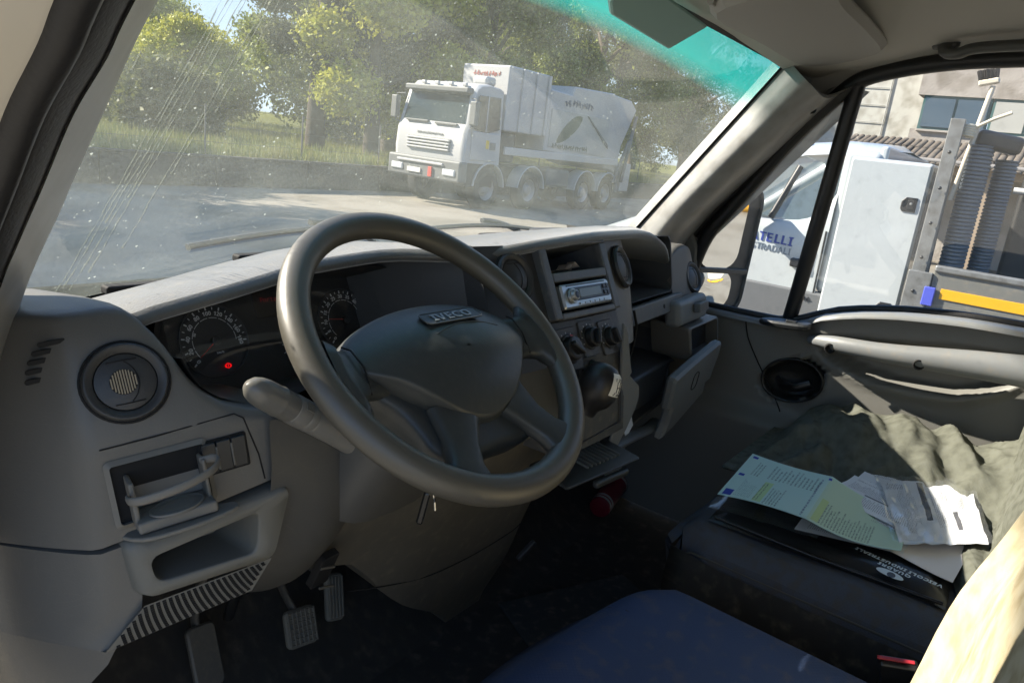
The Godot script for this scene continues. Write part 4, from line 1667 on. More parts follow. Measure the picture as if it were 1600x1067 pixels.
	g.lathe(sx, [Vector2(0.0158, 0.108), Vector2(0.0165, 0.111), Vector2(0.0165, 0.126), Vector2(0.0172, 0.128), Vector2(0.0172, 0.131), Vector2(0.0165, 0.133), Vector2(0.0162, 0.150), Vector2(0.0150, 0.159), Vector2(0.0120, 0.167), Vector2(0.0070, 0.1725), Vector2(0.0001, 0.1745)], 28)
	part(st, "end_knob", g, sd)

	# ignition key with its fob
	var kp := V(-0.462, 1.328, -0.505)
	var key := thing("ignition_key", "key with a dark fob hanging below the steering wheel rim", "key", kp)
	var fob := flat("fob_black", lin(0.01, 0.01, 0.01), 0.25)
	g = Geo.new()
	g.slab(frame(kp + V(-0.003, -0.022, 0.0), V(0.75, -0.1, -0.6), V(0.14, 1, 0.1)), rrect(0.016, 0.042, 0.004), 0.008, 0.002)
	part(key, "fob", g, fob)
	var steel := flat("key_steel", lin(0.55, 0.54, 0.5), 0.25, 0.9)
	g = Geo.new()
	g.slab(frame(kp + V(0.004, -0.008, 0.008), V(0.75, 0.1, -0.6), V(-0.4, 1, 0.1)), PackedVector2Array([Vector2(-0.004, -0.018), Vector2(0.001, -0.02), Vector2(0.003, -0.008), Vector2(0.006, 0.0), Vector2(0.005, 0.01), Vector2(-0.005, 0.01), Vector2(-0.005, 0.0), Vector2(-0.002, -0.008)]), 0.002, 0.0004)
	part(key, "blade", g, steel)
	g = Geo.new()
	var rr := []
	for k in 16:
		rr.append(kp + V(0.0, 0.003, 0) + V(0.0055 * cos(TAU * k / 16), 0.008 * sin(TAU * k / 16), 0.002 * cos(TAU * k / 16)))
	g.tube(rr, 0.0008, 6, true)
	part(key, "ring", g, steel)

func build_centre() -> void:
	# gear lever
	var p := V(-0.055, 1.372, -0.500)
	var t := thing("gear_lever", "black gear lever knob with a white shift diagram", "gear lever", V(-0.06, 1.29, -0.57))
	var black := grained("knob_leather", lin(0.013, 0.013, 0.014), 0.42, tex_leather, 25.0, 0.008)
	var ax := axis(V(-0.066, 1.350, -0.520), V(0.28, 0.93, 0.16))
	var g := Geo.new()
	g.lathe(ax, [Vector2(0.014, -0.03), Vector2(0.016, -0.018), Vector2(0.0275, -0.006), Vector2(0.0325, 0.008), Vector2(0.0335, 0.022), Vector2(0.031, 0.036), Vector2(0.0255, 0.047), Vector2(0.016, 0.0545), Vector2(0.006, 0.0572), Vector2(0.0001, 0.0575)], 32)
	var kn := part(t, "knob", g, black)
	g = Geo.new()
	g.tube([V(-0.062, 1.27, -0.60), V(-0.066, 1.31, -0.575), ax.origin], 0.011, 12)
	part(t, "lever", g, flat("lever_dark", lin(0.02, 0.02, 0.02), 0.5))
	# white plate, curved round the side of the knob that looks to the driver
	var plate := flat("plate_white", lin(0.72, 0.71, 0.64), 0.4)
	var ink := flat("ink_dark", lin(0.02, 0.02, 0.03), 0.6)
	var side := (V(0.12, 0.1, 0.95) - ax.basis.y * V(0.12, 0.1, 0.95).dot(ax.basis.y)).normalized()
	var tang := ax.basis.y.cross(side).normalized()
	g = Geo.new()
	var rows := []
	for i in 9:
		var h := lerpf(0.016, 0.050, i / 8.0)
		var row := PackedVector3Array()
		for j in 9:
			var a := lerpf(-0.62, 0.62, j / 8.0)
			var r := curve1([Vector2(0.0, 0.0302), Vector2(0.008, 0.0325), Vector2(0.022, 0.0335), Vector2(0.036, 0.031), Vector2(0.047, 0.0255), Vector2(0.0545, 0.016)], h) + 0.0007
			row.append(ax.origin + ax.basis.y * h + (side * cos(a) + tang * sin(a)) * r)
		rows.append(row)
	g.grid(rows)
	var pl := part(kn, "shift_plate", g, plate)
	var mid: Vector3 = rows[4][4]
	var pf := frame(mid + side * 0.0008, tang, ax.basis.y)
	g = Geo.new()
	for x in [-0.008, 0.0, 0.008]:
		g.tube([mid_on(ax, side, tang, x, 0.023), mid_on(ax, side, tang, x, 0.030), mid_on(ax, side, tang, x, 0.040)], 0.0006, 5)
	g.tube([mid_on(ax, side, tang, -0.008, 0.0315), mid_on(ax, side, tang, 0.0, 0.0315), mid_on(ax, side, tang, 0.008, 0.0315)], 0.0006, 5)
	part(kn, "shift_lines", g, ink)
	for q in [["1", -0.012, 0.042], ["3", -0.0036, 0.0425], ["5", 0.0046, 0.042], ["2", -0.012, 0.0205], ["4", -0.0036, 0.02], ["R", 0.0046, 0.0205]]:
		var c := mid_on(ax, side, tang, q[1], q[2])
		var out := (c - ax.origin - ax.basis.y * 0.02).normalized()
		words(kn, "number", q[0], 0.0052, frame(c + out * 0.0002, tang, ax.basis.y - out * 0.3 * (1 if q[2] > 0.03 else -1)), ink, 0.0005)
	pass
	# small pulled-out tray under the console
	var tray := thing("console_tray", "small black pull-out tray with a ribbed mat under the console", "tray", V(-0.03, 1.22, -0.53))
	var tm := grained("tray_black", lin(0.03, 0.034, 0.036), 0.4, tex_fine, 30.0, 0.01)
	var f := frame(V(-0.028, 1.222, -0.535), V(1, 0.02, 0.12), V(0, 0.08, -1))
	g = Geo.new()
	g.slab(f, rrect(0.20, 0.085, 0.006), 0.005, 0.0015)
	part(tray, "plate", g, tm)
	g = Geo.new()
	g.box(f.translated_local(V(0.015, -0.045, -0.012)), V(0.09, 0.012, 0.012), 0.004)
	part(tray, "handle", g, tm)
	for k in 9:
		g = Geo.new()
		g.box(f.translated_local(V(-0.02 + 0.011 * k, 0.005, 0.004)), V(0.004, 0.05, 0.005), 0.0012, 1)
		part(tray, "rib", g, flat("rib_grey", lin(0.1, 0.11, 0.11), 0.5))
	g = Geo.new()
	var loop := []
	for k in 13:
		var a := PI * k / 12.0
		loop.append(f * V(0.02 + 0.05 * cos(a), 0.03, 0.004 + 0.055 * sin(a)))
	g.tube(loop, 0.003, 8)
	part(tray, "wire_loop", g, tm)
	var lt := single("cigar_lighter", Geo.new().lathe(axis(f * V(-0.055, 0.02, 0.003), V(0, 1, 0.25)), [Vector2(0.009, 0.0), Vector2(0.009, 0.02), Vector2(0.0125, 0.021), Vector2(0.0125, 0.03), Vector2(0.0105, 0.033), Vector2(0.0001, 0.0335)], 20), flat("lighter_brown", lin(0.16, 0.10, 0.06), 0.4), "brown round lighter knob standing on the small console tray", "lighter")
	# torn side trim of the console
	var flap := PackedVector2Array([Vector2(0.055, 1.448), Vector2(0.075, 1.43), Vector2(0.108, 1.365), Vector2(0.118, 1.35), Vector2(0.112, 1.345), Vector2(0.128, 1.335), Vector2(0.160, 1.315), Vector2(0.168, 1.292), Vector2(0.160, 1.27), Vector2(0.135, 1.235), Vector2(0.10, 1.20), Vector2(0.07, 1.185), Vector2(0.075, 1.22), Vector2(0.09, 1.27), Vector2(0.085, 1.32), Vector2(0.066, 1.39)])
	g = Geo.new()
	g.slab(frame(V(0, 0, -0.548), V(1, 0, -0.02), V(0, 1, 0.0)), flap, 0.006, 0.0015)
	single("side_trim", g, grained("trim_pale", lin(0.15, 0.16, 0.165), 0.5, tex_leather, 16.0, 0.01, tex_dirt, 4.0), "loose torn pale grey trim piece at the side of the console behind the gear knob", "trim panel")

func mid_on(ax: Transform3D, side: Vector3, tang: Vector3, x: float, h: float) -> Vector3:
	var r := curve1([Vector2(0.0, 0.0302), Vector2(0.008, 0.0325), Vector2(0.022, 0.0335), Vector2(0.036, 0.031), Vector2(0.047, 0.0255), Vector2(0.0545, 0.016)], h) + 0.0011
	var a := x / r
	return ax.origin + ax.basis.y * h + (side * cos(a) + tang * sin(a)) * r

func build_glovebox() -> void:
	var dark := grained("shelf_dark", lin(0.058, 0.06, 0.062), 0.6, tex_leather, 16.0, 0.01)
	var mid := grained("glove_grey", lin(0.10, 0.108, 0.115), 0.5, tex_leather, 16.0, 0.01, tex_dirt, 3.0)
	var gb := thing("glove_compartment", "open dark glove compartment with its lid hanging off", "glove compartment", V(0.4, 1.2, -0.7))
	var g := Geo.new()
	var l := loop4(V(0.155, 1.15, -0.62), V(0.585, 1.17, -0.665), V(0.565, 1.395, -0.685), V(0.18, 1.385, -0.64), 0.012)
	g.grid([moved(l, V(0, 0, 0.0), 1.06), l, l, moved(l, V(0, 0, -0.2), 0.95), moved(l, V(0, 0, -0.2), 0.95)], true)
	g.fan(moved(l, V(0, 0, -0.199), 0.95))
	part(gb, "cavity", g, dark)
	g = Geo.new()
	g.box(frame(V(0.37, 1.412, -0.652), V(1, 0, -0.1), V(0, 1, -0.3)), V(0.40, 0.036, 0.02), 0.004)
	var band := part(gb, "cross_band", g, mid)
	for x in [-0.12, 0.07]:
		g = Geo.new()
		g.lathe(axis(frame(V(0.37, 1.412, -0.652), V(1, 0, -0.1), V(0, 1, -0.3)) * V(x, 0, 0.0102), V(0.1, 0.29, 1)), [Vector2(0.005, 0), Vector2(0.005, 0.0006), Vector2(0.0001, 0.0006)], 12)
		part(band, "screw_hole", g, black_gap())
	g = Geo.new()
	var rows := []
	for q in [V(0.0, 1.235, -0.66), V(0.0, 1.245, -0.645), V(0.0, 1.25, -0.66), V(0, 1.256, -0.84)]:
		var row := PackedVector3Array()
		for k in 7:
			var x := lerpf(0.19, 0.575, k / 6.0)
			row.append(V(x, q.y + 0.02 * smoothstep(0.25, 0.57, x), q.z - 0.03 * (x - 0.19)))
		rows.append(row)
	g.grid(rows)
	g.quad(V(0.19, 1.15, -0.66), V(0.575, 1.17, -0.68), V(0.575, 1.255, -0.672), V(0.19, 1.235, -0.66))
	part(gb, "inner_shelf", g, grained("shelf_blue_grey", lin(0.085, 0.095, 0.105), 0.45, tex_leather, 16.0, 0.01))
	# lower edge of the compartment
	g = Geo.new()
	var edge := [V(0.10, 1.17, -0.60), V(0.19, 1.165, -0.60), V(0.30, 1.155, -0.61), V(0.42, 1.135, -0.63), V(0.50, 1.13, -0.645)]
	g.tube(spline(edge, 4), 0.016, 10, false, 0.5)
	part(gb, "lower_edge", g, mid)
	g = Geo.new()
	g.tube([V(0.255, 1.43, -0.63), V(0.262, 1.40, -0.622), V(0.268, 1.35, -0.625), V(0.262, 1.315, -0.63)], 0.0028, 7)
	single("cable", g, black_gap(), "thin black cable hanging in front of the open glove compartment", "cable")
	# lid, hanging askew
	var lf := frame(V(0.53, 1.215, -0.598), V(1, 0.10, -0.02), V(0.05, 1, 0.12))
	var pts := PackedVector2Array([Vector2(-0.122, 0.062), Vector2(-0.118, 0.072), Vector2(-0.02, 0.086), Vector2(0.11, 0.098), Vector2(0.132, 0.094), Vector2(0.135, 0.06), Vector2(0.120, -0.005), Vector2(0.094, -0.006), Vector2(0.098, -0.035), Vector2(0.05, -0.048), Vector2(-0.05, -0.074), Vector2(-0.112, -0.085), Vector2(-0.098, -0.05), Vector2(-0.095, -0.012), Vector2(-0.115, -0.008)])
	g = Geo.new()
	g.slab(lf, pts, 0.024, 0.006)
	var lid := thing("glove_box_lid", "broken grey glove box lid hanging askew below the dashboard end", "lid", lf.origin)
	part(lid, "panel", g, grained("trim_pale", lin(0.15, 0.16, 0.165), 0.5, tex_leather, 16.0, 0.01, tex_dirt, 4.0))
	g = Geo.new()
	var ll := []
	for p in rrect(0.03, 0.044, 0.012):
		ll.append(lf * V(p.x + 0.005, p.y + 0.03, 0.0122))
	g.tube(ll, 0.0013, 5, true)
	part(lid, "latch_outline", g, black_gap())
	# switch block and open holder at the end of the dashboard
	var eb := thing("end_holder", "small grey holder with a dark opening at the end of the dashboard", "holder", V(0.65, 1.3, -0.68))
	var bf := frame(V(0.575, 1.393, -0.652), V(1, 0.02, -0.06), V(0, 1, -0.2))
	g = Geo.new()
	g.box(bf, V(0.19, 0.06, 0.04), 0.014, 3)
	part(eb, "block", g, grained("trim_pale", lin(0.15, 0.16, 0.165), 0.5, tex_leather, 16.0, 0.01, tex_dirt, 4.0))
	g = Geo.new()
	g.box(bf.translated_local(V(0.022, 0.004, 0.029)), V(0.06, 0.022, 0.016), 0.003)
	part(eb, "latch", g, mid)
	g = Geo.new()
	var hl := loop4(bf * V(-0.03, -0.116, 0.024), bf * V(0.15, -0.112, 0.024), bf * V(0.14, -0.042, 0.028), bf * V(-0.045, -0.040, 0.028), 0.01)
	g.grid([moved(hl, V(0, 0, -0.1), 1.12), moved(hl, V(0, 0, -0.004), 1.12), moved(hl, V(0, 0, 0), 1.08), hl, hl, moved(hl, V(0, 0, -0.08), 0.95), moved(hl, V(0, 0, -0.08), 0.95)], true)
	g.fan(moved(hl, V(0, 0, -0.079), 0.95))
	part(eb, "holder_frame", g, dash_grey())
	g = Geo.new()
	g.fan(moved(hl, V(0, 0, -0.03), 0.96))
	part(eb, "holder_inside", g, black_gap())
	# white sheet inside
	g = Geo.new()
	g.box(frame(V(0.30, 1.187, -0.625), V(1, 0.06, -0.3), V(0.1, 1, -0.35)), V(0.075, 0.05, 0.001))
	single("paper_slip", g, flat("paper_blue_white", lin(0.62, 0.66, 0.70), 0.8), "pale slip of paper in the bottom of the glove compartment", "paper")

func build_pedals() -> void:
	var metal := grained("pedal_metal", lin(0.09, 0.085, 0.075), 0.5, tex_fine, 30.0, 0.02, tex_dirt, 8.0)
	var rub := grained("pedal_rubber", lin(0.17, 0.155, 0.125), 0.75, tex_fine, 40.0, 0.02, tex_dirt, 8.0)
	var g := Geo.new()
	# clutch, brake, accelerator: pad centre, pad right, pad up, size, arm top
	var list := [["clutch_pedal", V(-0.475, 0.865, -0.93), V(1, -0.1, 0), V(0, 1, -0.6), Vector2(0.05, 0.10), V(-0.47, 1.10, -0.94), "narrow worn clutch pedal under the storage bin"], ["brake_pedal", V(-0.305, 0.845, -0.905), V(1, -0.12, 0.1), V(0.05, 1, -0.55), Vector2(0.062, 0.066), V(-0.40, 1.12, -0.93), "brake pedal with a square rubber grid pad"], ["accelerator_pedal", V(-0.222, 0.862, -0.915), V(1, -0.25, 0.1), V(-0.25, 1, -0.5), Vector2(0.040, 0.085), V(-0.36, 1.06, -0.98), "narrow accelerator pedal with vertical ribs"]]
	for q in list:
		var t := thing(q[0], q[6], "pedal", q[1])
		var f := frame(q[1], q[2], q[3])
		var s: Vector2 = q[4]
		g = Geo.new()
		g.slab(f, rrect(s.x, s.y, 0.01), 0.012, 0.003)
		var pad := part(t, "pad", g, metal if q[0] == "clutch_pedal" else rub)
		g = Geo.new()
		var top: Vector3 = q[5]
		var e: Vector3 = f * V(0, s.y * 0.35, -0.01)
		g.tube(spline([top, top.lerp(e, 0.4) + V(-0.012, 0.0, 0.02), e.lerp(top, 0.18) + V(0, 0, -0.012), e], 5), 0.011 if q[0] != "accelerator_pedal" else 0.013, 8, false, 0.5)
		part(t, "arm", g, metal)
		if q[0] == "brake_pedal":
			for k in 7:
				g = Geo.new()
				g.box(f.translated_local(V(-0.026 + 0.0087 * k, 0, 0.0075)), V(0.003, s.y * 0.9, 0.004), 0.001, 1)
				part(pad, "rib", g, rub)
				g = Geo.new()
				g.box(f.translated_local(V(0, -0.027 + 0.009 * k, 0.0073)), V(s.x * 0.9, 0.003, 0.0036), 0.001, 1)
				part(pad, "rib", g, rub)
		elif q[0] == "accelerator_pedal":
			for k in 5:
				g = Geo.new()
				g.box(f.translated_local(V(-0.0145 + 0.0072 * k, 0, 0.0075)), V(0.0035, s.y * 0.86, 0.004), 0.001, 1)
				part(pad, "rib", g, rub)
	# steel rod beside the clutch
	g = Geo.new()
	g.tube([V(-0.437, 1.13, -0.90), V(-0.43, 1.05, -0.91), V(-0.425, 0.95, -0.93), V(-0.42, 0.9, -0.95)], [0.014, 0.011, 0.011, 0.009], 10)
	var rod := single("steering_rod", g, flat("rod_metal", lin(0.05, 0.05, 0.05), 0.35, 0.7), "dark metal shaft below the dashboard left of the brake pedal", "shaft")
	# rubber mats
	var mat_m := grained("mat", lin(0.035, 0.038, 0.038), 0.85, tex_fine, 40.0, 0.1, tex_dirt, 3.0)
	g = Geo.new()
	g.slab(frame(V(0.17, 0.724, -0.62), V(1, 0, 0.35), V(0.35, 0, -1)), PackedVector2Array([Vector2(-0.12, -0.2), Vector2(0.25, -0.2), Vector2(0.28, 0.13), Vector2(-0.07, 0.16)]), 0.008, 0.002)
	single("floor_mat", g, mat_m, "grey rubber mat on the floor between the seats", "mat")
	g = Geo.new()
	g.slab(frame(V(-0.02, 0.726, -0.55), V(1, 0, 0.1), V(0.1, 0, -1)), PackedVector2Array([Vector2(-0.06, -0.1), Vector2(0.12, -0.1), Vector2(0.13, 0.06), Vector2(0.0, 0.10), Vector2(-0.08, 0.03)]), 0.008, 0.002)
	single("floor_mat", g, mat_m, "smaller grey rubber mat on the floor beside the blue driver's seat", "mat")
	# red cylinder lying on the floor
	var can := thing("red_canister", "small red canister with pale bands lying in the dark footwell", "canister", V(0.72, 0.76, -0.85))
	var cx := axis(V(0.665, 0.765, -0.835), V(0.75, 0.10, -0.12))
	g = Geo.new()
	g.lathe(cx, [Vector2(0.0001, 0), Vector2(0.028, 0.0), Vector2(0.03, 0.004), Vector2(0.03, 0.15), Vector2(0.026, 0.158), Vector2(0.02, 0.17), Vector2(0.0001, 0.172)], 24)
	part(can, "body", g, flat("can_red", lin(0.20, 0.010, 0.025), 0.4))
	for y in [0.012, 0.026, 0.14]:
		g = Geo.new()
		g.lathe(cx, [Vector2(0.0302, y), Vector2(0.0306, y + 0.001), Vector2(0.0306, y + 0.008), Vector2(0.0302, y + 0.009)], 24)
		part(can, "band", g, flat("can_band", lin(0.45, 0.45, 0.45), 0.4))

# ---------------------------------------------------------------- passenger door, mirror
func dp(y: float, z: float, inward := 0.0) -> Vector3:
	return V(side_x(y) - inward, y, z)

func sill_y(z: float) -> float:
	return curve1([Vector2(-0.86, 1.345), Vector2(-0.75, 1.352), Vector2(-0.5, 1.358), Vector2(-0.45, 1.380), Vector2(-0.40, 1.408), Vector2(-0.32, 1.432), Vector2(-0.23, 1.450), Vector2(-0.1, 1.464), Vector2(0.1, 1.468), Vector2(0.4, 1.46)], z)

func build_door() -> void:
	var d := thing("passenger_door", "closed passenger door with grey lining, a long pull handle and a two-part window", "door", V(0.88, 0.8, -0.2))
	var lining := grained("door_lining", lin(0.155, 0.153, 0.14), 0.5, tex_leather, 16.0, 0.016, tex_scuff, 2.6)
	var ledge := grained("door_ledge", lin(0.17, 0.18, 0.186), 0.42, tex_leather, 16.0, 0.008, tex_dirt, 3.0)
	var rubber: Material = mats["rubber"]
	var gap := black_gap()
	var g := Geo.new()
	var rows := []
	for i in 60:
		var s := i / 59.0
		var row := PackedVector3Array()
		for j in 96:
			var z := lerpf(-0.86, 0.38, j / 95.0)
			var y := lerpf(0.74, sill_y(z) - 0.012, s)
			var x := 0.868
			# lower pocket bulges inwards towards the front
			x -= 0.045 * smoothstep(1.135, 1.09, y) * smoothstep(-0.36, -0.46, z)
			# arm rest ledge along the top
			var top := curve1([Vector2(-0.9, 1.36), Vector2(-0.44, 1.345), Vector2(-0.3, 1.365), Vector2(-0.1, 1.395), Vector2(0.1, 1.41), Vector2(0.4, 1.41)], z)
			x -= 0.03 * smoothstep(top - 0.02, top + 0.01, y) * smoothstep(-0.47, -0.40, z)
			# recess below the pull handle
			var low := curve1([Vector2(-0.42, 1.34), Vector2(-0.376, 1.302), Vector2(-0.30, 1.281), Vector2(-0.224, 1.276), Vector2(-0.1, 1.288), Vector2(-0.02, 1.325), Vector2(0.05, 1.38), Vector2(0.4, 1.39)], z)
			x += 0.034 * smoothstep(low - 0.004, low + 0.012, y) * smoothstep(top + 0.004, top - 0.02, y)
			# ridge under the recess
			x -= 0.010 * exp(-((y - low + 0.012) / 0.012) ** 2) * smoothstep(-0.45, -0.36, z) * smoothstep(0.06, -0.02, z)
			# dish of the inner handle
			var q := Vector2((z + 0.452) / 0.072, (y - 1.218 - 0.25 * (z + 0.452)) / 0.052)
			x += 0.05 * smoothstep(1.06, 0.94, q.length())
			x -= 0.007 * exp(-((q.length() - 1.04) / 0.10) ** 2)
			row.append(V(x, y, z))
		rows.append(row)
	g.grid(rows, false, false, true)
	var back := []
	for r in rows:
		back.append(moved(r, V(0.06, 0, 0)))
	g.grid(back)
	part(d, "lining", g, lining)
	# sill ledge
	g = Geo.new()
	rows = []
	for q in [[-0.012, 0.03], [-0.003, 0.028], [0.002, 0.015], [0.003, -0.01], [0.002, -0.03]]:
		var row := PackedVector3Array()
		for j in 31:
			var z := lerpf(-0.86, 0.38, j / 30.0)
			row.append(dp(sill_y(z) + q[0], z, q[1] + 0.03 * smoothstep(-0.47, -0.40, z)))
		rows.append(row)
	g.grid(rows, false, false, true)
	part(d, "sill_ledge", g, ledge)
	g = Geo.new()
	var sp := []
	for j in 25:
		var z := lerpf(-0.76, 0.38, j / 24.0)
		sp.append(dp(sill_y(z) + 0.006, z, 0.004))
	g.tube(sp, 0.010, 8)
	part(d, "sill_rubber", g, rubber)
	# pull handle
	g = Geo.new()
	var path := []
	for q in [[1.338, -0.425, 0.028], [1.345, -0.39, 0.045], [1.350, -0.33, 0.058], [1.356, -0.25, 0.064], [1.368, -0.15, 0.066], [1.382, -0.03, 0.066], [1.392, 0.1, 0.066], [1.395, 0.36, 0.066]]:
		path.append(V(0.868 - q[2], q[0], q[1]))
	var rad := []
	for p in spline(path, 5):
		rad.append(curve1([Vector2(-0.43, 0.011), Vector2(-0.36, 0.019), Vector2(-0.25, 0.023), Vector2(-0.05, 0.032), Vector2(0.15, 0.040), Vector2(0.4, 0.042)], p.z))
	g.tube(spline(path, 5), rad, 14, false, 0.85, Vector3.UP)
	var hd := part(d, "pull_handle", g, ledge)
	for q in [[1.336, -0.368, 0.066], [1.352, -0.175, 0.084]]:
		g = Geo.new()
		g.lathe(axis(V(0.868 - q[2], q[0], q[1]), V(-1, -0.2, 0.3)), [Vector2(0.0125, -0.004), Vector2(0.0125, 0.002), Vector2(0.0095, 0.003), Vector2(0.0085, -0.002), Vector2(0.0001, -0.0022)], 18)
		part(hd, "screw_cap", g, gap)
	# inner handle
	g = Geo.new()
	g.tube(spline([V(0.892, 1.205, -0.495), V(0.872, 1.200, -0.475), V(0.860, 1.203, -0.44), V(0.864, 1.222, -0.405)], 5), 0.012, 10, false, 0.5, Vector3.UP)
	part(d, "inner_handle", g, flat("handle_black", lin(0.01, 0.01, 0.011), 0.3))
	g = Geo.new()
	g.lathe(Transform3D(Basis(V(0, 0.24, 0.97), V(-1, 0, 0), V(0, 0.97, -0.24)), V(0.866, 1.218, -0.452)), [Vector2(0.0001, -0.030), Vector2(0.045, -0.029), Vector2(0.062, -0.018), Vector2(0.070, 0.0), Vector2(0.074, 0.006), Vector2(0.079, 0.004), Vector2(0.081, -0.004)], 36, 0.74)
	part(d, "handle_dish", g, flat("dish_black", lin(0.014, 0.014, 0.014), 0.4))
	# window switch in the ledge
	g = Geo.new()
	var sf := frame(V(0.825, 1.366, -0.485), V(0, 0.10, 1), V(1, 0.25, 0))
	g.slab(sf, smooth2(PackedVector2Array([Vector2(-0.068, -0.004), Vector2(-0.045, 0.014), Vector2(0.0, 0.017), Vector2(0.05, 0.015), Vector2(0.062, 0.0), Vector2(0.045, -0.015), Vector2(0.0, -0.017), Vector2(-0.045, -0.014)]), 3), 0.016, 0.004)
	var swp := part(d, "switch_plate", g, flat("switch_plate_dark", lin(0.022, 0.024, 0.026), 0.4))
	g = Geo.new()
	g.box(sf.translated_local(V(0.012, 0.0, 0.008)).rotated_local(Vector3.UP, 0.12), V(0.026, 0.014, 0.008), 0.002)
	part(swp, "rocker", g, flat("switch_plastic", lin(0.022, 0.024, 0.026), 0.4))
	# seams in the lining
	g = Geo.new()
	var seam := []
	for q in [[1.345, -0.60], [1.30, -0.585], [1.24, -0.545], [1.17, -0.49], [1.11, -0.455], [1.05, -0.44]]:
		seam.append(V(0.8655, q[0], q[1]))
	g.tube(spline(seam, 4), 0.0018, 6)
	part(d, "seam", g, gap)
	# window frame
	var black := grained("frame_black", lin(0.012, 0.0125, 0.0135), 0.42, tex_fine, 30.0, 0.006)
	var outline := []
	for q in [[1.352, -0.765], [1.44, -0.772], [1.545, -0.742], [1.64, -0.678], [1.797, -0.572], [1.90, -0.487], [1.945, -0.438], [1.972, -0.36], [1.992, -0.25], [2.002, -0.13], [2.008, 0.0], [2.008, 0.36]]:
		outline.append(dp(q[0], q[1], 0.0))
	g = Geo.new()
	g.tube(spline(outline, 5), 0.018, 10, false, 0.9)
	var outer := []
	for p in spline(outline, 5):
		outer.append(p + V(0.022, 0.014 if p.z > -0.4 else 0.006, -0.022 if p.z < -0.4 else 0.0))
	g.tube(outer, 0.019, 10)
	part(d, "window_frame", g, black)
	g = Geo.new()
	var bar := []
	for k in 9:
		var y := lerpf(1.345, 1.95, k / 8.0)
		bar.append(dp(y, lerpf(-0.497, -0.440, k / 8.0), -0.002))
	g.tube(bar, 0.016, 10, false, 1.15, Vector3.RIGHT)
	part(d, "window_divider", g, black)
	# trim triangle that carries the mirror
	g = Geo.new()
	g.slab(Transform3D(Basis(V(0, 0, -1), V(-0.14, 1, 0).normalized(), V(1, 0.14, 0).normalized()), V(0.868, 1.43, -0.78)), PackedVector2Array([Vector2(-0.03, -0.08), Vector2(0.075, -0.08), Vector2(0.08, 0.0), Vector2(0.005, 0.125), Vector2(-0.02, 0.08)]), 0.03, 0.006)
	part(d, "mirror_trim", g, lining)
	# glass
	var glass := flat("clear_glass", Color(0.95, 0.98, 0.97, 0.03), 0.0)
	var film := flat("side_dust", Color(1, 1, 1, 1), 0.95, 0.0, 0.2)
	film.albedo_texture = noise_tex(0.02, FastNoiseLite.TYPE_SIMPLEX_SMOOTH, 5, [[0.0, Color(0.72, 0.72, 0.68, 0.035)], [0.6, Color(0.72, 0.72, 0.68, 0.06)], [0.8, Color(0.72, 0.72, 0.68, 0.10)], [1.0, Color(0.75, 0.75, 0.7, 0.2)]], 512, false, 0, 31)
	film.transparency = BaseMaterial3D.TRANSPARENCY_ALPHA
	film.backlight_enabled = true
	film.backlight = Color(0.8, 0.8, 0.8)
	var quarter := PackedVector2Array([Vector2(1.35, -0.765), Vector2(1.35, -0.50), Vector2(1.93, -0.452), Vector2(1.797, -0.572), Vector2(1.64, -0.678), Vector2(1.545, -0.742)])
	var mainp := PackedVector2Array([Vector2(1.36, -0.495), Vector2(1.40, -0.41), Vector2(1.44, -0.3), Vector2(1.46, -0.1), Vector2(1.46, 0.36), Vector2(2.005, 0.36), Vector2(2.0, -0.13), Vector2(1.97, -0.36), Vector2(1.94, -0.444)])
	for q in [quarter, mainp]:
		var nm := "quarter_pane" if q == quarter else "window_pane"
		g = Geo.new()
		var tr := Geometry2D.triangulate_polygon(q)
		for k in range(0, tr.size(), 3):
			for o in [0.006, 0.010]:
				g.tri(dp(q[tr[k]].x, q[tr[k]].y, -o), dp(q[tr[k + 1]].x, q[tr[k + 1]].y, -o), dp(q[tr[k + 2]].x, q[tr[k + 2]].y, -o))
		var pane := part(d, nm, g, glass)
		g = Geo.new()
		for k in range(0, tr.size(), 3):
			g.tri(dp(q[tr[k]].x, q[tr[k]].y, -0.012), dp(q[tr[k + 1]].x, q[tr[k + 1]].y, -0.012), dp(q[tr[k + 2]].x, q[tr[k + 2]].y, -0.012))
		for k in g.t.size():
			g.t[k] = Vector2(g.v[k].z, g.v[k].y) * 2.0
		part(pane, "dust_film", g, film)

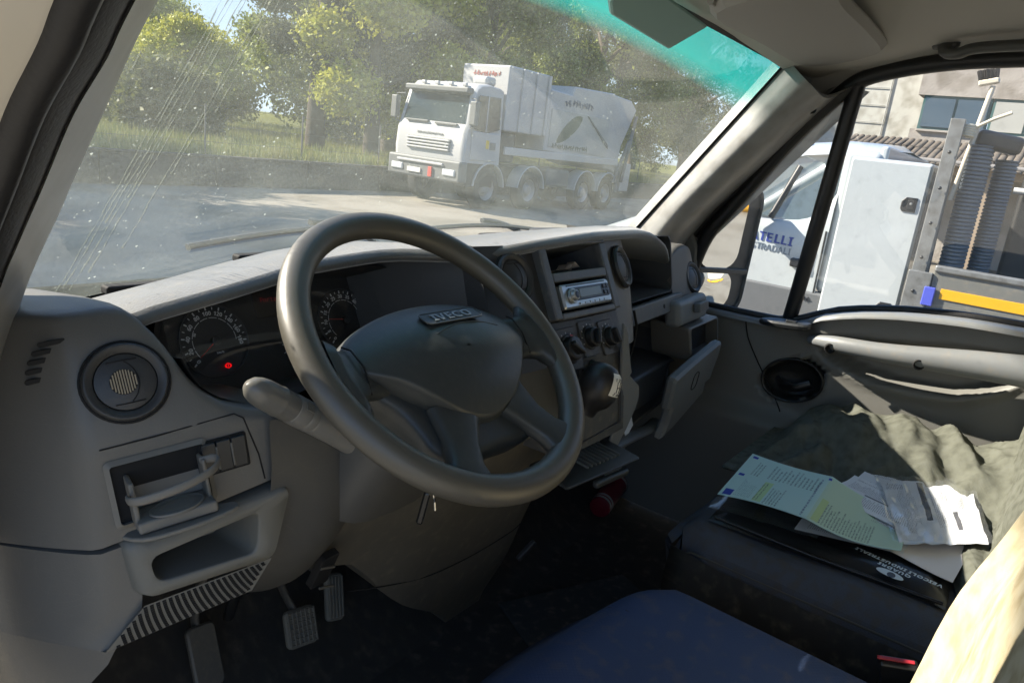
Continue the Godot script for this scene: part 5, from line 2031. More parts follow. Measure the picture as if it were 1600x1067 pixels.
func build_mirror() -> void:
	var nn := V(-0.47, -0.06, 0.88).normalized()
	var f := frame(V(1.05, 1.492, -0.76), V(0.88, 0.0, 0.47), V(0, 1, 0.05))
	var m := thing("door_mirror", "black two-part door mirror outside the passenger quarter window", "mirror", f.origin)
	var black := grained("mirror_black", lin(0.012, 0.012, 0.013), 0.45, tex_fine, 30.0, 0.01)
	var chrome := flat("mirror_glass", lin(0.86, 0.88, 0.88), 0.02, 1.0)
	var g := Geo.new()
	var rows := []
	var shape := rrect(0.205, 0.40, 0.06, 6)
	for q in [[0.94, 0.004], [0.97, 0.010], [1.0, 0.006], [1.0, -0.02], [0.97, -0.06], [0.85, -0.095], [0.5, -0.115], [0.02, -0.12]]:
		var row := PackedVector3Array()
		for p in shape:
			row.append(f * V(p.x * q[0], p.y * q[0], q[1]))
		rows.append(row)
	rows.reverse()
	g.grid(rows, true)
	g.fan(moved(rows[rows.size() - 1], f.basis.z * -0.006))
	part(m, "housing", g, black)
	for q in [[0.060, 0.225, 0.0, 0.05], [-0.118, 0.115, 0.005, 0.045]]:
		g = Geo.new()
		rows = []
		var lp := rrect(0.142, q[1], q[3], 5)
		for s in [1.0, 0.75, 0.5, 0.25, 0.01]:
			var row := PackedVector3Array()
			for p in lp:
				row.append(f * V(p.x * s - 0.022, p.y * s + q[0], 0.006 + q[2] * (1.0 - s * s)))
			rows.append(row)
		g.grid(rows, true)
		part(m, "mirror_glass" if q[2] == 0.0 else "wide_angle_glass", g, chrome)
	g = Geo.new()
	g.box(f.translated_local(V(0, -0.058, 0.006)), V(0.19, 0.016, 0.014), 0.004)
	part(m, "divider", g, black)
	g = Geo.new()
	g.tube([V(0.90, 1.38, -0.80), V(0.97, 1.40, -0.80), f * V(-0.02, -0.06, -0.07)], 0.026, 10)
	g.tube([V(0.90, 1.56, -0.79), V(0.97, 1.57, -0.80), f * V(-0.02, 0.1, -0.07)], 0.02, 10)
	part(m, "arm", g, black)

# ---------------------------------------------------------------- seats and what lies on them
func build_seats() -> void:
	var blue := grained("seat_blue", lin(0.032, 0.054, 0.118), 0.9, tex_weave, 38.0, 0.06, noise_tex(0.02, FastNoiseLite.TYPE_SIMPLEX_SMOOTH, 5, [[0.0, Color(0.4, 0.36, 0.3, 0.0)], [0.56, Color(0.4, 0.36, 0.3, 0.02)], [0.7, Color(0.42, 0.37, 0.3, 0.16)], [1.0, Color(0.45, 0.4, 0.33, 0.3)]], 512, false, 0, 41), 2.6, 0.3)
	blue.rim_enabled = true
	blue.rim = 0.25
	blue.rim_tint = 0.6
	var dark := grained("seat_dark", lin(0.040, 0.038, 0.035), 0.75, tex_leather, 20.0, 0.015, tex_dirt, 2.5, 0.3)
	var cream := grained("cream_cover", lin(0.52, 0.475, 0.35), 0.9, tex_weave, 80.0, 0.03, noise_tex(0.02, FastNoiseLite.TYPE_SIMPLEX_SMOOTH, 5, [[0.0, Color(0.78, 0.74, 0.66)], [0.5, Color(0.95, 0.93, 0.9)], [1.0, Color(1, 1, 1)]], 512, false, 0, 43), 2.0, 0.2, true)
	var pipe := flat("piping", lin(0.010, 0.013, 0.03), 0.8)
	# driver's seat
	var s := thing("driver_seat", "blue woven driver's seat with a sunlit cream backrest cover", "seat", V(-0.36, 0.72, -0.1))
	var g := Geo.new()
	var rows := []
	var cx := -0.36
	for i in 25:
		var w := i / 24.0  # front to back
		var z := lerpf(-0.47, 0.10, w)
		var row := PackedVector3Array()
		for j in 33:
			var u := lerpf(-1.0, 1.0, j / 32.0)
			var front := pow(absf(u), 3.0) * 0.13
			var half := lerpf(0.315, 0.330, w)
			var x := cx + u * half
			var zz := lerpf(-0.47 + front, 0.10, w)
			var y := 1.108 - 0.045 * w * (1.0 - absf(u) ** 2)
			y += 0.018 * exp(-((absf(u) - 0.72) / 0.2) ** 2)
			y -= 0.10 * smoothstep(0.80, 1.02, absf(u)) ** 1.6
			y -= 0.09 * pow(1.0 - smoothstep(0.0, 0.22, w), 2.2)
			y -= 0.007 * exp(-((absf(u) - 0.545) / 0.018) ** 2) * smoothstep(0.06, 0.12, w)
			row.append(V(x, y, zz))
		rows.append(row)
	var front_row: PackedVector3Array = rows[0]
	rows.insert(0, moved(front_row, V(0, -0.10, 0.04)))
	for r in rows:
		r.insert(0, r[0] + V(0.01, -0.1, 0))
		r.append(r[r.size() - 1] + V(-0.01, -0.1, 0))
	g.grid(rows, false, false, true)
	var cu := part(s, "cushion", g, blue)
	for sd in [-1.0, 1.0]:
		g = Geo.new()
		var seam := []
		for i in 20:
			var w := lerpf(0.08, 0.98, i / 19.0)
			var u: float = 0.545 * sd
			var half := lerpf(0.315, 0.330, w)
			var y: float = 1.108 - 0.045 * w * (1.0 - u * u) + 0.018 * exp(-((0.545 - 0.72) / 0.2) ** 2) - 0.09 * pow(1.0 - smoothstep(0.0, 0.22, w), 2.2) - 0.004
			seam.append(V(cx + u * half, y, lerpf(-0.47 + 0.021, 0.10, w)))
		g.tube(seam, 0.0022, 6)
		part(cu, "seam", g, pipe)
	g = Geo.new()
	g.tube(spline([V(-0.185, 1.088, -0.165), V(-0.215, 1.070, -0.155), V(-0.30, 1.058, -0.148), V(-0.42, 1.058, -0.148), V(-0.5, 1.07, -0.155), V(-0.535, 1.088, -0.165)], 4), 0.0022, 6)
	part(cu, "seam", g, pipe)
	g = Geo.new()
	g.box(at(V(cx, 0.88, -0.15)), V(0.5, 0.28, 0.5), 0.03)
	part(s, "base", g, dark)
	g = Geo.new()
	rows = []
	for i in 21:
		var w := i / 20.0
		var y := lerpf(1.02, 1.74, w)
		var zc := lerpf(0.040, 0.190, w)
		var half := 0.255 - 0.06 * smoothstep(0.75, 1.0, w) ** 2
		var row := PackedVector3Array()
		for j in 36:
			var a := TAU * j / 36
			var cs := signf(cos(a)) * absf(cos(a)) ** 0.6
			var sn := signf(sin(a)) * absf(sin(a)) ** 0.75
			var bol := 0.035 * smoothstep(0.5, 0.85, absf(cs)) * (1.0 if sn > 0 else 0.0)
			row.append(V(cx + half * cs, y + 0.004 * sin(9.0 * cs + 20.0 * w), zc - (0.065 + 0.006 * sin(w * 14.0 + cs * 3.0)) * sn - bol))
		rows.append(row)
	var topr: PackedVector3Array = rows[20]
	rows.append(moved(topr, V(0, 0.025, 0.005), 0.8))
	rows.append(moved(topr, V(0, 0.035, 0.008), 0.3))
	g.grid(rows, true, false, true)
	part(s, "backrest", g, cream)
	# belt buckle between the seats
	var b := thing("seat_belt_buckle", "dark belt buckle with a red edge between the two seats", "buckle", V(-0.03, 1.1, 0.0))
	g = Geo.new()
	g.box(frame(V(-0.045, 1.098, -0.022), V(0.25, 0.2, 1), V(-0.2, 1, -0.25)), V(0.045, 0.07, 0.02), 0.004)
	part(b, "body", g, flat("buckle_black", lin(0.012, 0.012, 0.012), 0.35))
	g = Geo.new()
	g.box(frame(V(-0.0515, 1.133, -0.0305), V(0.25, 0.2, 1), V(-0.2, 1, -0.25)), V(0.044, 0.0025, 0.006), 0.001)
	part(b, "release", g, flat("buckle_red", lin(0.35, 0.02, 0.03), 0.4))

	# passenger bench
	var p := thing("passenger_bench", "dark passenger bench seat carrying papers and a draped cover", "seat", V(0.46, 0.72, -0.1))
	g = Geo.new()
	rows = []
	for i in 22:
		var w := i / 21.0
		var row := PackedVector3Array()
		for j in 33:
			var u := j / 32.0
			var x := lerpf(0.125, 0.83, u)
			var edge := minf(u, 1.0 - u) * 0.705
			var side := 1.0 - clampf(edge / 0.045, 0, 1)
			var zz := lerpf(-0.445 + 0.05 * maxf(side, 0.0), 0.10, w)
			var y := 1.098 - 0.028 * side * side - 0.05 * pow(1.0 - smoothstep(0.0, 0.13, w), 2.0) + 0.004 * sin(x * 21.0) * sin(zz * 17.0)
			y -= 0.012 * exp(-((x - 0.46) / 0.02) ** 2)
			row.append(V(x, y, zz))
		rows.append(row)
	var fr: PackedVector3Array = rows[0]
	rows.insert(0, fr)
	rows.insert(0, moved(fr, V(0, -0.012, -0.004)))
	rows.insert(0, moved(fr, V(0, -0.15, 0.03)))
	for r in rows:
		r.insert(0, r[0])
		r.insert(0, r[0] + V(-0.006, -0.012, 0.0))
		r.insert(0, r[0] + V(-0.004, -0.07, 0.0))
		r.insert(0, r[0] + V(0.02, -0.16, 0.0))
	g.grid(rows, false, false, true)
	var top_m := grained("bench_cloth", lin(0.072, 0.08, 0.10), 0.85, tex_weave, 40.0, 0.04, noise_tex(0.02, FastNoiseLite.TYPE_SIMPLEX_SMOOTH, 5, [[0.0, Color(0.3, 0.27, 0.22, 0.0)], [0.5, Color(0.3, 0.27, 0.22, 0.05)], [0.62, Color(0.32, 0.28, 0.22, 0.4)], [1.0, Color(0.34, 0.3, 0.24, 0.6)]], 512, false, 0, 47), 3.2, 0.3)
	part(p, "cushion", g, top_m)
	g = Geo.new()
	var pp := []
	for i in 24:
		var w := i / 23.0
		pp.append(V(0.121, 1.060, lerpf(-0.40, 0.10, w)))
	pp[0] = V(0.135, 1.03, -0.42)
	g.tube(pp, 0.0022, 6)
	part(p, "piping", g, flat("bench_piping", lin(0.07, 0.065, 0.055), 0.8))
	g = Geo.new()
	rows = []
	for q in [V(0.108, 1.055, 0), V(0.098, 1.0, 0), V(0.105, 0.9, 0), V(0.13, 0.76, 0)]:
		var row := PackedVector3Array()
		for k in 12:
			row.append(V(q.x + 0.02 * (1.0 - minf(k, 2) / 2.0), q.y, lerpf(-0.42, 0.12, k / 11.0)))
		row.insert(0, row[0] + V(0.7, 0, -0.01))
		rows.append(row)
	g.grid(rows)
	part(p, "side", g, dark)
	# backrest
	var cover := grained("grey_cover", lin(0.132, 0.136, 0.118), 0.95, tex_weave, 40.0, 0.06, noise_tex(0.03, FastNoiseLite.TYPE_SIMPLEX_SMOOTH, 5, [[0.0, Color(0.72, 0.72, 0.7)], [0.5, Color(0.93, 0.93, 0.9)], [1.0, Color(1, 1, 1)]], 512, false, 0, 53), 2.4, 0.2, true)
	g = Geo.new()
	rows = []
	for i in 17:
		var w := i / 16.0
		var row := PackedVector3Array()
		for j in 40:
			var a := TAU * j / 40
			var cs := signf(cos(a)) * absf(cos(a)) ** 0.45
			var sn := signf(sin(a)) * absf(sin(a)) ** 0.7
			row.append(V(0.475 + 0.345 * cs, lerpf(1.03, 1.68, w), lerpf(0.105, 0.235, w) - 0.06 * sn))
		rows.append(row)
	rows.append(moved(rows[16], V(0, 0.03, 0.01), 0.85))
	rows.append(moved(rows[16], V(0, 0.04, 0.01), 0.3))
	g.grid(rows, true, false, true)
	part(p, "backrest", g, cover)
	# crumpled cover draped over the bench
	var f := FastNoiseLite.new()
	f.noise_type = FastNoiseLite.TYPE_SIMPLEX_SMOOTH
	f.frequency = 4.0
	f.fractal_octaves = 2
	g = Geo.new()
	rows = []
	# folds: start, end (x, z), height, width
	var folds := [[Vector2(0.44, -0.40), Vector2(0.60, -0.30), 0.022, 0.022], [Vector2(0.50, -0.44), Vector2(0.66, -0.36), 0.018, 0.02], [Vector2(0.60, -0.20), Vector2(0.80, -0.26), 0.012, 0.04], [Vector2(0.55, -0.06), Vector2(0.80, -0.17), 0.022, 0.034], [Vector2(0.62, -0.0), Vector2(0.82, -0.09), 0.024, 0.022], [Vector2(0.62, -0.12), Vector2(0.70, -0.30), 0.014, 0.02], [Vector2(0.30, 0.02), Vector2(0.62, -0.02), 0.018, 0.02]]
	for i in 84:
		var w := i / 83.0
		var row := PackedVector3Array()
		for j in 72:
			var u := j / 71.0
			var z := lerpf(-0.455, 0.045, minf(w / 0.8, 1.0))
			var xl := curve1([Vector2(-0.46, 0.44), Vector2(-0.30, 0.47), Vector2(-0.1, 0.50), Vector2(-0.02, 0.42), Vector2(0.02, 0.24), Vector2(0.05, 0.16)], z)
			var x := lerpf(xl, 0.835, u)
			var y := 1.103 + 0.098 * smoothstep(0.50, 0.76, x) * smoothstep(-0.47, -0.32, z)
			y += 0.035 * smoothstep(-0.02, 0.045, z)
			for q in folds:
				var c := Geometry2D.get_closest_point_to_segment(Vector2(x, z), q[0], q[1])
				y += q[2] * exp(-(Vector2(x, z).distance_to(c) / q[3]) ** 2)
			y += 0.010 * (1.0 - absf(f.get_noise_2d(x * 1.3 + 2.0 * z, z * 2.2)) * 2.2) * smoothstep(0.48, 0.62, x) + 0.0035 * (0.5 - absf(f.get_noise_2d(x * 3.4, z * 3.0 + x * 2.0 + 3.0)) * 1.6) + 0.0012 * f.get_noise_2d(x * 12.0, z * 12.0)
			var edge := minf(u * 8.0, minf(w * 8.0, 1.0))
			y = lerpf(1.103, y, smoothstep(0, 1, edge))
			if x > 0.81:
				y -= 0.05 * smoothstep(0.81, 0.84, x)
			if w > 0.8:
				var k := (w - 0.8) / 0.2
				y += 0.42 * k
				z += 0.0 + 0.10 * k - 0.02 * sin(PI * k) + 0.008 * f.get_noise_2d(x * 3.0, y * 3.0)
			row.append(V(x, y, z))
		rows.append(row)
	g.grid(rows, false, false, true)
	var under := []
	for r in rows:
		under.append(moved(r, V(0, -0.003, 0.003)))
	g.grid(under)
	single("seat_cover", g, cover, "crumpled grey green cover draped over the passenger bench", "seat cover")
	g = Geo.new()
	g.box(frame(V(0.805, 1.17, -0.03), V(0.05, 0.0, 1), V(1, 0.2, 0)), V(0.26, 0.05, 0.03), 0.012)
	for k in 9:
		g.box(frame(V(0.790 , 1.178, -0.15 + 0.026 * k), V(0.05, 0.0, 1), V(1, 0.2, 0)), V(0.008, 0.05, 0.03), 0.003, 1)
	single("belt_guide", g, flat("buckle_black", lin(0.012, 0.012, 0.012), 0.35), "black ribbed plastic piece between the bench and the door", "trim piece")

func print_texture(w: int, h: int, paper: Color, blocks: Array, sd: int) -> ImageTexture:
	var im := Image.create(w, h, false, Image.FORMAT_RGB8)
	im.fill(paper)
	var r := RandomNumberGenerator.new()
	r.seed = sd
	for b in blocks:  # [x, y, w, h, kind, colour]
		var rc := Rect2i(int(b[0] * w), int(b[1] * h), maxi(int(b[2] * w), 1), maxi(int(b[3] * h), 1))
		if b[4] == 0:
			im.fill_rect(rc, b[5])
		else:  # lines of small print running up the sheet: kind = line spacing in pixels
			var x := rc.position.x
			while x < rc.end.x - b[4]:
				var y := rc.end.y - r.randi_range(0, 4)
				var stop := rc.position.y + r.randi_range(0, rc.size.y / 3)
				while y > stop:
					for c in r.randi_range(2, 7):
						im.fill_rect(Rect2i(x + r.randi_range(0, 1), y, maxi(b[4] / 2 - r.randi_range(0, 1), 1), 1 + r.randi_range(0, 1)), b[5])
						y -= 3
						if y < stop:
							break
					y -= 3
				x += b[4]
	return ImageTexture.create_from_image(im)

func sheet(called: String, label: String, cor: Array, m: Material, bend: Callable, group := "loose papers on the passenger bench", nx := 14, ny := 14) -> MeshInstance3D:
	# corners: near front, near back, far back, far front; u runs front to back, w near to far
	var g := Geo.new()
	var top := []
	var low := []
	for i in ny + 1:
		var row := PackedVector3Array()
		var row2 := PackedVector3Array()
		for j in nx + 1:
			var u := float(j) / nx
			var w := float(i) / ny
			var p: Vector3 = cor[0].lerp(cor[1], u).lerp(cor[3].lerp(cor[2], u), w)
			p.y += bend.call(u, w)
			row.append(p)
			row2.append(p - V(0, 0.0006, 0))
		top.append(row)
		low.append(row2)
	g.grid(top, false, false, false)
	g.grid(low, false, false, true)
	var o := part(self, numbered(called), g, m)
	tag(o, label, "paper", group)
	return o

func build_papers() -> void:
	# black document bag
	var vinyl := grained("bag_vinyl", lin(0.012, 0.013, 0.015), 0.35, tex_wave, 5.0, 0.10)
	var f := FastNoiseLite.new()
	f.frequency = 6.0
	var bag := thing("document_bag", "flat black vinyl document bag with a white owl mark under the papers", "bag", V(0.33, 1.1, -0.17))
	var g := Geo.new()
	var rows := []
	for i in 15:
		var w := i / 14.0
		var row := PackedVector3Array()
		for j in 25:
			var u := j / 24.0
			var p := V(0.180, 0, -0.380).lerp(V(0.200, 0, 0.005), u).lerp(V(0.50, 0, -0.395).lerp(V(0.52, 0, 0.0), u), w)
			var e := minf(minf(u, 1 - u) * 14.0, minf(w, 1 - w) * 12.0)
			p.y = 1.102 + 0.018 * smoothstep(0, 1, e) + 0.004 * f.get_noise_2d(p.x, p.z) * smoothstep(0, 1, e)
			row.append(p)
		rows.append(row)
	g.grid(rows)
	part(bag, "pouch", g, vinyl)
	g = Geo.new()
	g.tube([V(0.19, 1.108, -0.37), V(0.188, 1.109, -0.2), V(0.205, 1.108, 0.0)], 0.003, 6)
	part(bag, "zip_edge", g, flat("buckle_black", lin(0.012, 0.012, 0.012), 0.35))
	# mark and lettering, read from the far side of the bench
	var ink := flat("bag_print", lin(0.62, 0.68, 0.70), 0.5)
	var bf := frame(V(0.222, 1.1222, -0.078), V(0.16, 0, -1), V(-1, 0, -0.16))
	words(bag, "lettering", "VEICOLI INDUSTRIALI", 0.0095, bf.translated_local(V(0.0, -0.021, 0)), ink, 0.0006)
	words(bag, "lettering", "QUADRI", 0.0095, bf.translated_local(V(0.0, -0.005, 0)), ink, 0.0006)
	g = Geo.new()
	var eye := PackedVector2Array()
	for k in 24:
		var a := TAU * k / 24
		eye.append(Vector2(0.021 * cos(a), 0.0125 * sin(a) * (1.0 if sin(a) < 0 else 0.75)))
	g.slab(bf.translated_local(V(0.0, 0.017, 0.0002)), eye, 0.0008, 0.0002)
	var em := part(bag, "emblem", g, ink)
	g = Geo.new()
	g.lathe(axis(bf * V(-0.003, 0.019, 0.0007), bf.basis.z), [Vector2(0.009, 0), Vector2(0.009, 0.0004), Vector2(0.0001, 0.0004)], 20, 0.7)
	part(em, "pupil", g, vinyl)

	var paper_w := Color(0.86, 0.87, 0.88)
	var inkc := Color(0.20, 0.20, 0.24)
	var white_m := flat("sheet_white", Color.WHITE, 0.8)
	white_m.albedo_texture = print_texture(360, 500, paper_w, [[0.08, 0.05, 0.4, 0.05, 7, inkc], [0.08, 0.14, 0.84, 0.32, 6, Color(0.35, 0.35, 0.4)], [0.3, 0.5, 0.6, 0.06, 0, Color(0.45, 0.46, 0.5)], [0.1, 0.6, 0.8, 0.3, 7, inkc]], 3)
	var form_m := flat("sheet_form", Color.WHITE, 0.75)
	form_m.albedo_texture = print_texture(420, 560, Color(0.84, 0.85, 0.86), [[0.05, 0.04, 0.2, 0.12, 8, inkc], [0.40, 0.03, 0.07, 0.62, 0, Color(0.30, 0.31, 0.34)], [0.15, 0.06, 0.2, 0.8, 7, Color(0.4, 0.4, 0.44)], [0.52, 0.06, 0.2, 0.7, 9, Color(0.38, 0.38, 0.42)], [0.78, 0.1, 0.1, 0.35, 8, inkc], [0.72, 0.5, 0.05, 0.3, 0, Color(0.25, 0.25, 0.28)]], 5)
	var plain_m := flat("sheet_plain", Color(0.88, 0.86, 0.86), 0.8)
	var wob := func(u, w): return 0.004 * sin(u * 5.0 + w * 3.0)
	# envelope under the rest
	sheet("paper_sheet", "blank white sheet sticking out over the black bag", [V(0.285, 1.126, -0.165), V(0.262, 1.126, 0.004), V(0.44, 1.132, 0.02), V(0.45, 1.130, -0.16)], plain_m, wob)
	sheet("paper_sheet", "white sheet with green corner at the back of the pile", [V(0.44, 1.136, -0.215), V(0.44, 1.136, -0.03), V(0.70, 1.146, -0.012), V(0.695, 1.146, -0.19)], white_m, func(u, w): return 0.006 * w * w * sin(u * 4.0))
	g = Geo.new()
	g.quad(V(0.66, 1.148, -0.195), V(0.70, 1.152, -0.155), V(0.725, 1.156, -0.165), V(0.70, 1.152, -0.198))
	tag(part(self, numbered("paper_slip"), g, flat("slip_green", lin(0.22, 0.46, 0.16), 0.8)), "small green slip peeping out behind the white sheets", "paper")
	sheet("paper_sheet", "white printed sheet half under the green document", [V(0.40, 1.142, -0.235), V(0.34, 1.140, -0.05), V(0.49, 1.146, -0.06), V(0.53, 1.148, -0.21)], white_m, func(u, w): return 0.003 * sin(w * 6.0))
	# forms in a crumpled clear sleeve
	var crumple := FastNoiseLite.new()
	crumple.frequency = 9.0
	crumple.fractal_octaves = 3
	var bendy := func(u, w): return 0.006 * crumple.get_noise_2d(u * 0.9, w * 0.35) + 0.004 * u * u
	sheet("paper_form", "large printed form in a crumpled clear sleeve, half in the sun", [V(0.295, 1.140, -0.085), V(0.405, 1.146, 0.038), V(0.655, 1.158, -0.018), V(0.545, 1.150, -0.165)], form_m, bendy)
	var clear := flat("clear_sleeve", Color(0.95, 0.97, 0.98, 0.05), 0.08)
	clear.transparency = BaseMaterial3D.TRANSPARENCY_ALPHA
	g = Geo.new()
	rows = []
	for i in 21:
		var row := PackedVector3Array()
		for j in 31:
			var u := j / 30.0
			var w := i / 20.0
			var p := V(0.285, 1.146, -0.095).lerp(V(0.400, 1.152, 0.045), u).lerp(V(0.545, 1.156, -0.178).lerp(V(0.665, 1.164, -0.016), u), w)
			p.y += 0.006 * crumple.get_noise_2d(u * 0.9, w * 0.35) + 0.004 * u * u + 0.0035 * crumple.get_noise_2d(u * 1.6 + 3.0, w * 0.5)
			row.append(p)
		rows.append(row)
	g.grid(rows)
	tag(part(self, numbered("clear_sleeve"), g, clear), "crumpled clear plastic sleeve over the printed form", "plastic sleeve")
	g = Geo.new()
	rows = []
	for i in 15:
		var row := PackedVector3Array()
		for j in 15:
			var u := j / 14.0
			var w := i / 14.0
			var p := V(0.182, 1.128, -0.385).lerp(V(0.215, 1.130, -0.20), u).lerp(V(0.475, 1.140, -0.410).lerp(V(0.50, 1.136, -0.21), u), w)
			p.y += 0.004 * crumple.get_noise_2d(u * 0.8 + 9.0, w * 0.8) - 0.004 * (1.0 - smoothstep(0.0, 0.1, u))
			row.append(p)
		rows.append(row)
	g.grid(rows)
	tag(part(self, numbered("clear_sleeve"), g, clear), "shiny clear plastic sleeve under the green document at the bench edge", "plastic sleeve")
	sheet("paper_sheet", "white sheet with small print directly under the lower half of the green document", [V(0.210, 1.134, -0.238), V(0.285, 1.128, -0.075), V(0.40, 1.136, -0.07), V(0.36, 1.142, -0.24)], white_m, func(u, w): return 0.0)
	# folded green registration document
	var green_m := flat("sheet_green", Color.WHITE, 0.75)
	var paperg := Color(0.74, 0.84, 0.80)
	var dk := Color(0.30, 0.36, 0.36)
	var bl := Color(0.16, 0.24, 0.62)
	green_m.albedo_texture = print_texture(480, 400, paperg, [[0.0, 0.0, 1.0, 1.0, 0, paperg], [0.50, 0.02, 0.5, 0.96, 0, Color(0.73, 0.82, 0.73)], [0.02, 0.04, 0.035, 0.05, 0, bl], [0.02, 0.48, 0.035, 0.05, 0, bl], [0.02, 0.85, 0.05, 0.12, 0, bl], [0.49, 0.05, 0.02, 0.05, 0, bl], [0.08, 0.55, 0.10, 0.4, 5, Color(0.45, 0.55, 0.55)], [0.19, 0.52, 0.05, 0.45, 0, Color(0.72, 0.82, 0.60)], [0.19, 0.55, 0.04, 0.4, 8, dk], [0.25, 0.55, 0.10, 0.42, 8, dk], [0.08, 0.06, 0.06, 0.4, 9, dk], [0.18, 0.08, 0.30, 0.36, 11, dk], [0.46, 0.06, 0.04, 0.9, 10, Color(0.25, 0.25, 0.4)], [0.52, 0.5, 0.04, 0.46, 0, Color(0.72, 0.80, 0.58)], [0.56, 0.52, 0.30, 0.44, 8, dk], [0.80, 0.15, 0.05, 0.3, 5, Color(0.45, 0.52, 0.5)], [0.92, 0.10, 0.04, 0.42, 7, dk]], 8)
	g = Geo.new()
	rows = []
	var lowr := []
	for i in 9:
		var w := i / 8.0
		var row := PackedVector3Array()
		for j in 31:
			var u := j / 30.0
			var p := Vector3.ZERO
			if u <= 0.5:
				p = V(0.196, 1.150, -0.377).lerp(V(0.196, 1.166, -0.222), u * 2.0).lerp(V(0.446, 1.152, -0.397).lerp(V(0.425, 1.168, -0.233), u * 2.0), w)
				p.y += 0.004 * sin(u * 2.0 * PI) * (1.0 - 2.0 * w)
			else:
				var k := (u - 0.5) * 2.0
				p = V(0.196, 1.166, -0.222).lerp(V(0.270, 1.134, -0.078), k).lerp(V(0.425, 1.168, -0.233).lerp(V(0.448, 1.140, -0.088), k), w)
				p.y += -0.010 * sin(k * PI) + 0.006 * k * k * sin(w * 5.0 + 1.0)
			row.append(p)
		rows.append(row)
		lowr.append(moved(row, V(0, -0.0007, 0)))
	g.grid(rows)
	g.grid(lowr, false, false, true)
	tag(part(self, numbered("registration_document"), g, green_m), "pale green folded vehicle document on top of the papers", "paper")

# ---------------------------------------------------------------- things on the cab roof
func build_roof_things() -> void:
	var vis := grained("visor_vinyl", lin(0.31, 0.30, 0.28), 0.7, tex_leather, 18.0, 0.012, null, 3.0, 0.4, true)
	var v := thing("sun_visor", "large grey padded sun visor folded up over the passenger side", "sun visor", V(0.42, 1.99, -0.48))
	var g := Geo.new()
	var f := Transform3D(Basis(V(1, -0.02, 0.0).normalized(), V(0, 0.22, 1).normalized(), V(1, -0.02, 0.0).cross(V(0, 0.22, 1)).normalized()), V(0.425, 1.985, -0.46))
	var pts := smooth2(PackedVector2Array([Vector2(-0.26, -0.085), Vector2(0.0, -0.09), Vector2(0.20, -0.085), Vector2(0.275, -0.055), Vector2(0.285, 0.02), Vector2(0.25, 0.085), Vector2(0.16, 0.10), Vector2(-0.1, 0.10), Vector2(-0.26, 0.09)]), 5)
	g.slab(f, pts, 0.026, 0.011)
	part(v, "pad", g, vis)
	g = Geo.new()
	g.tube([f * V(-0.28, -0.075, 0.0), f * V(0.27, -0.07, 0.0)], 0.006, 8)
	part(v, "rod", g, vis)
	# added flap in place of a roof reflection; band tint painted in
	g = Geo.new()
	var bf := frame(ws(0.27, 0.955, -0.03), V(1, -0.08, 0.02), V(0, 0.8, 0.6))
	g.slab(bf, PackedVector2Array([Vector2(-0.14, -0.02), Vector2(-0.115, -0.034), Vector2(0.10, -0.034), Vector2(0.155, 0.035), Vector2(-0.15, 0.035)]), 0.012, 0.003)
	single("reflection_flap", g, grained("flap_band_tint", lin(0.26, 0.40, 0.38), 0.6, tex_leather, 18.0, 0.012), "added teal grey flap standing in for a roof reflection at the top of the windscreen", "stand_in_flap")
	# grab handle over the passenger door
	var h := thing("grab_handle", "dark grey grab handle on the roof above the passenger window", "grab handle", V(0.72, 2.03, -0.1))
	var hm := grained("handle_grey", lin(0.07, 0.07, 0.066), 0.5, tex_leather, 16.0, 0.01)
	g = Geo.new()
	g.tube(spline([V(0.742, 2.018, -0.275), V(0.725, 1.998, -0.268), V(0.712, 1.994, -0.245), V(0.708, 2.004, -0.215), V(0.706, 2.012, -0.12), V(0.704, 2.016, 0.0), V(0.706, 2.012, 0.06), V(0.725, 2.016, 0.09), V(0.742, 2.036, 0.10)], 5), 0.0145, 12, false, 0.75)
	part(h, "grip", g, hm)
	for z in [-0.275, 0.095]:
		g = Geo.new()
		g.box(frame(V(0.742, 2.024, z), V(0, 0, 1), V(0.3, 1, 0)), V(0.05, 0.04, 0.018), 0.007)
		part(h, "foot", g, hm)

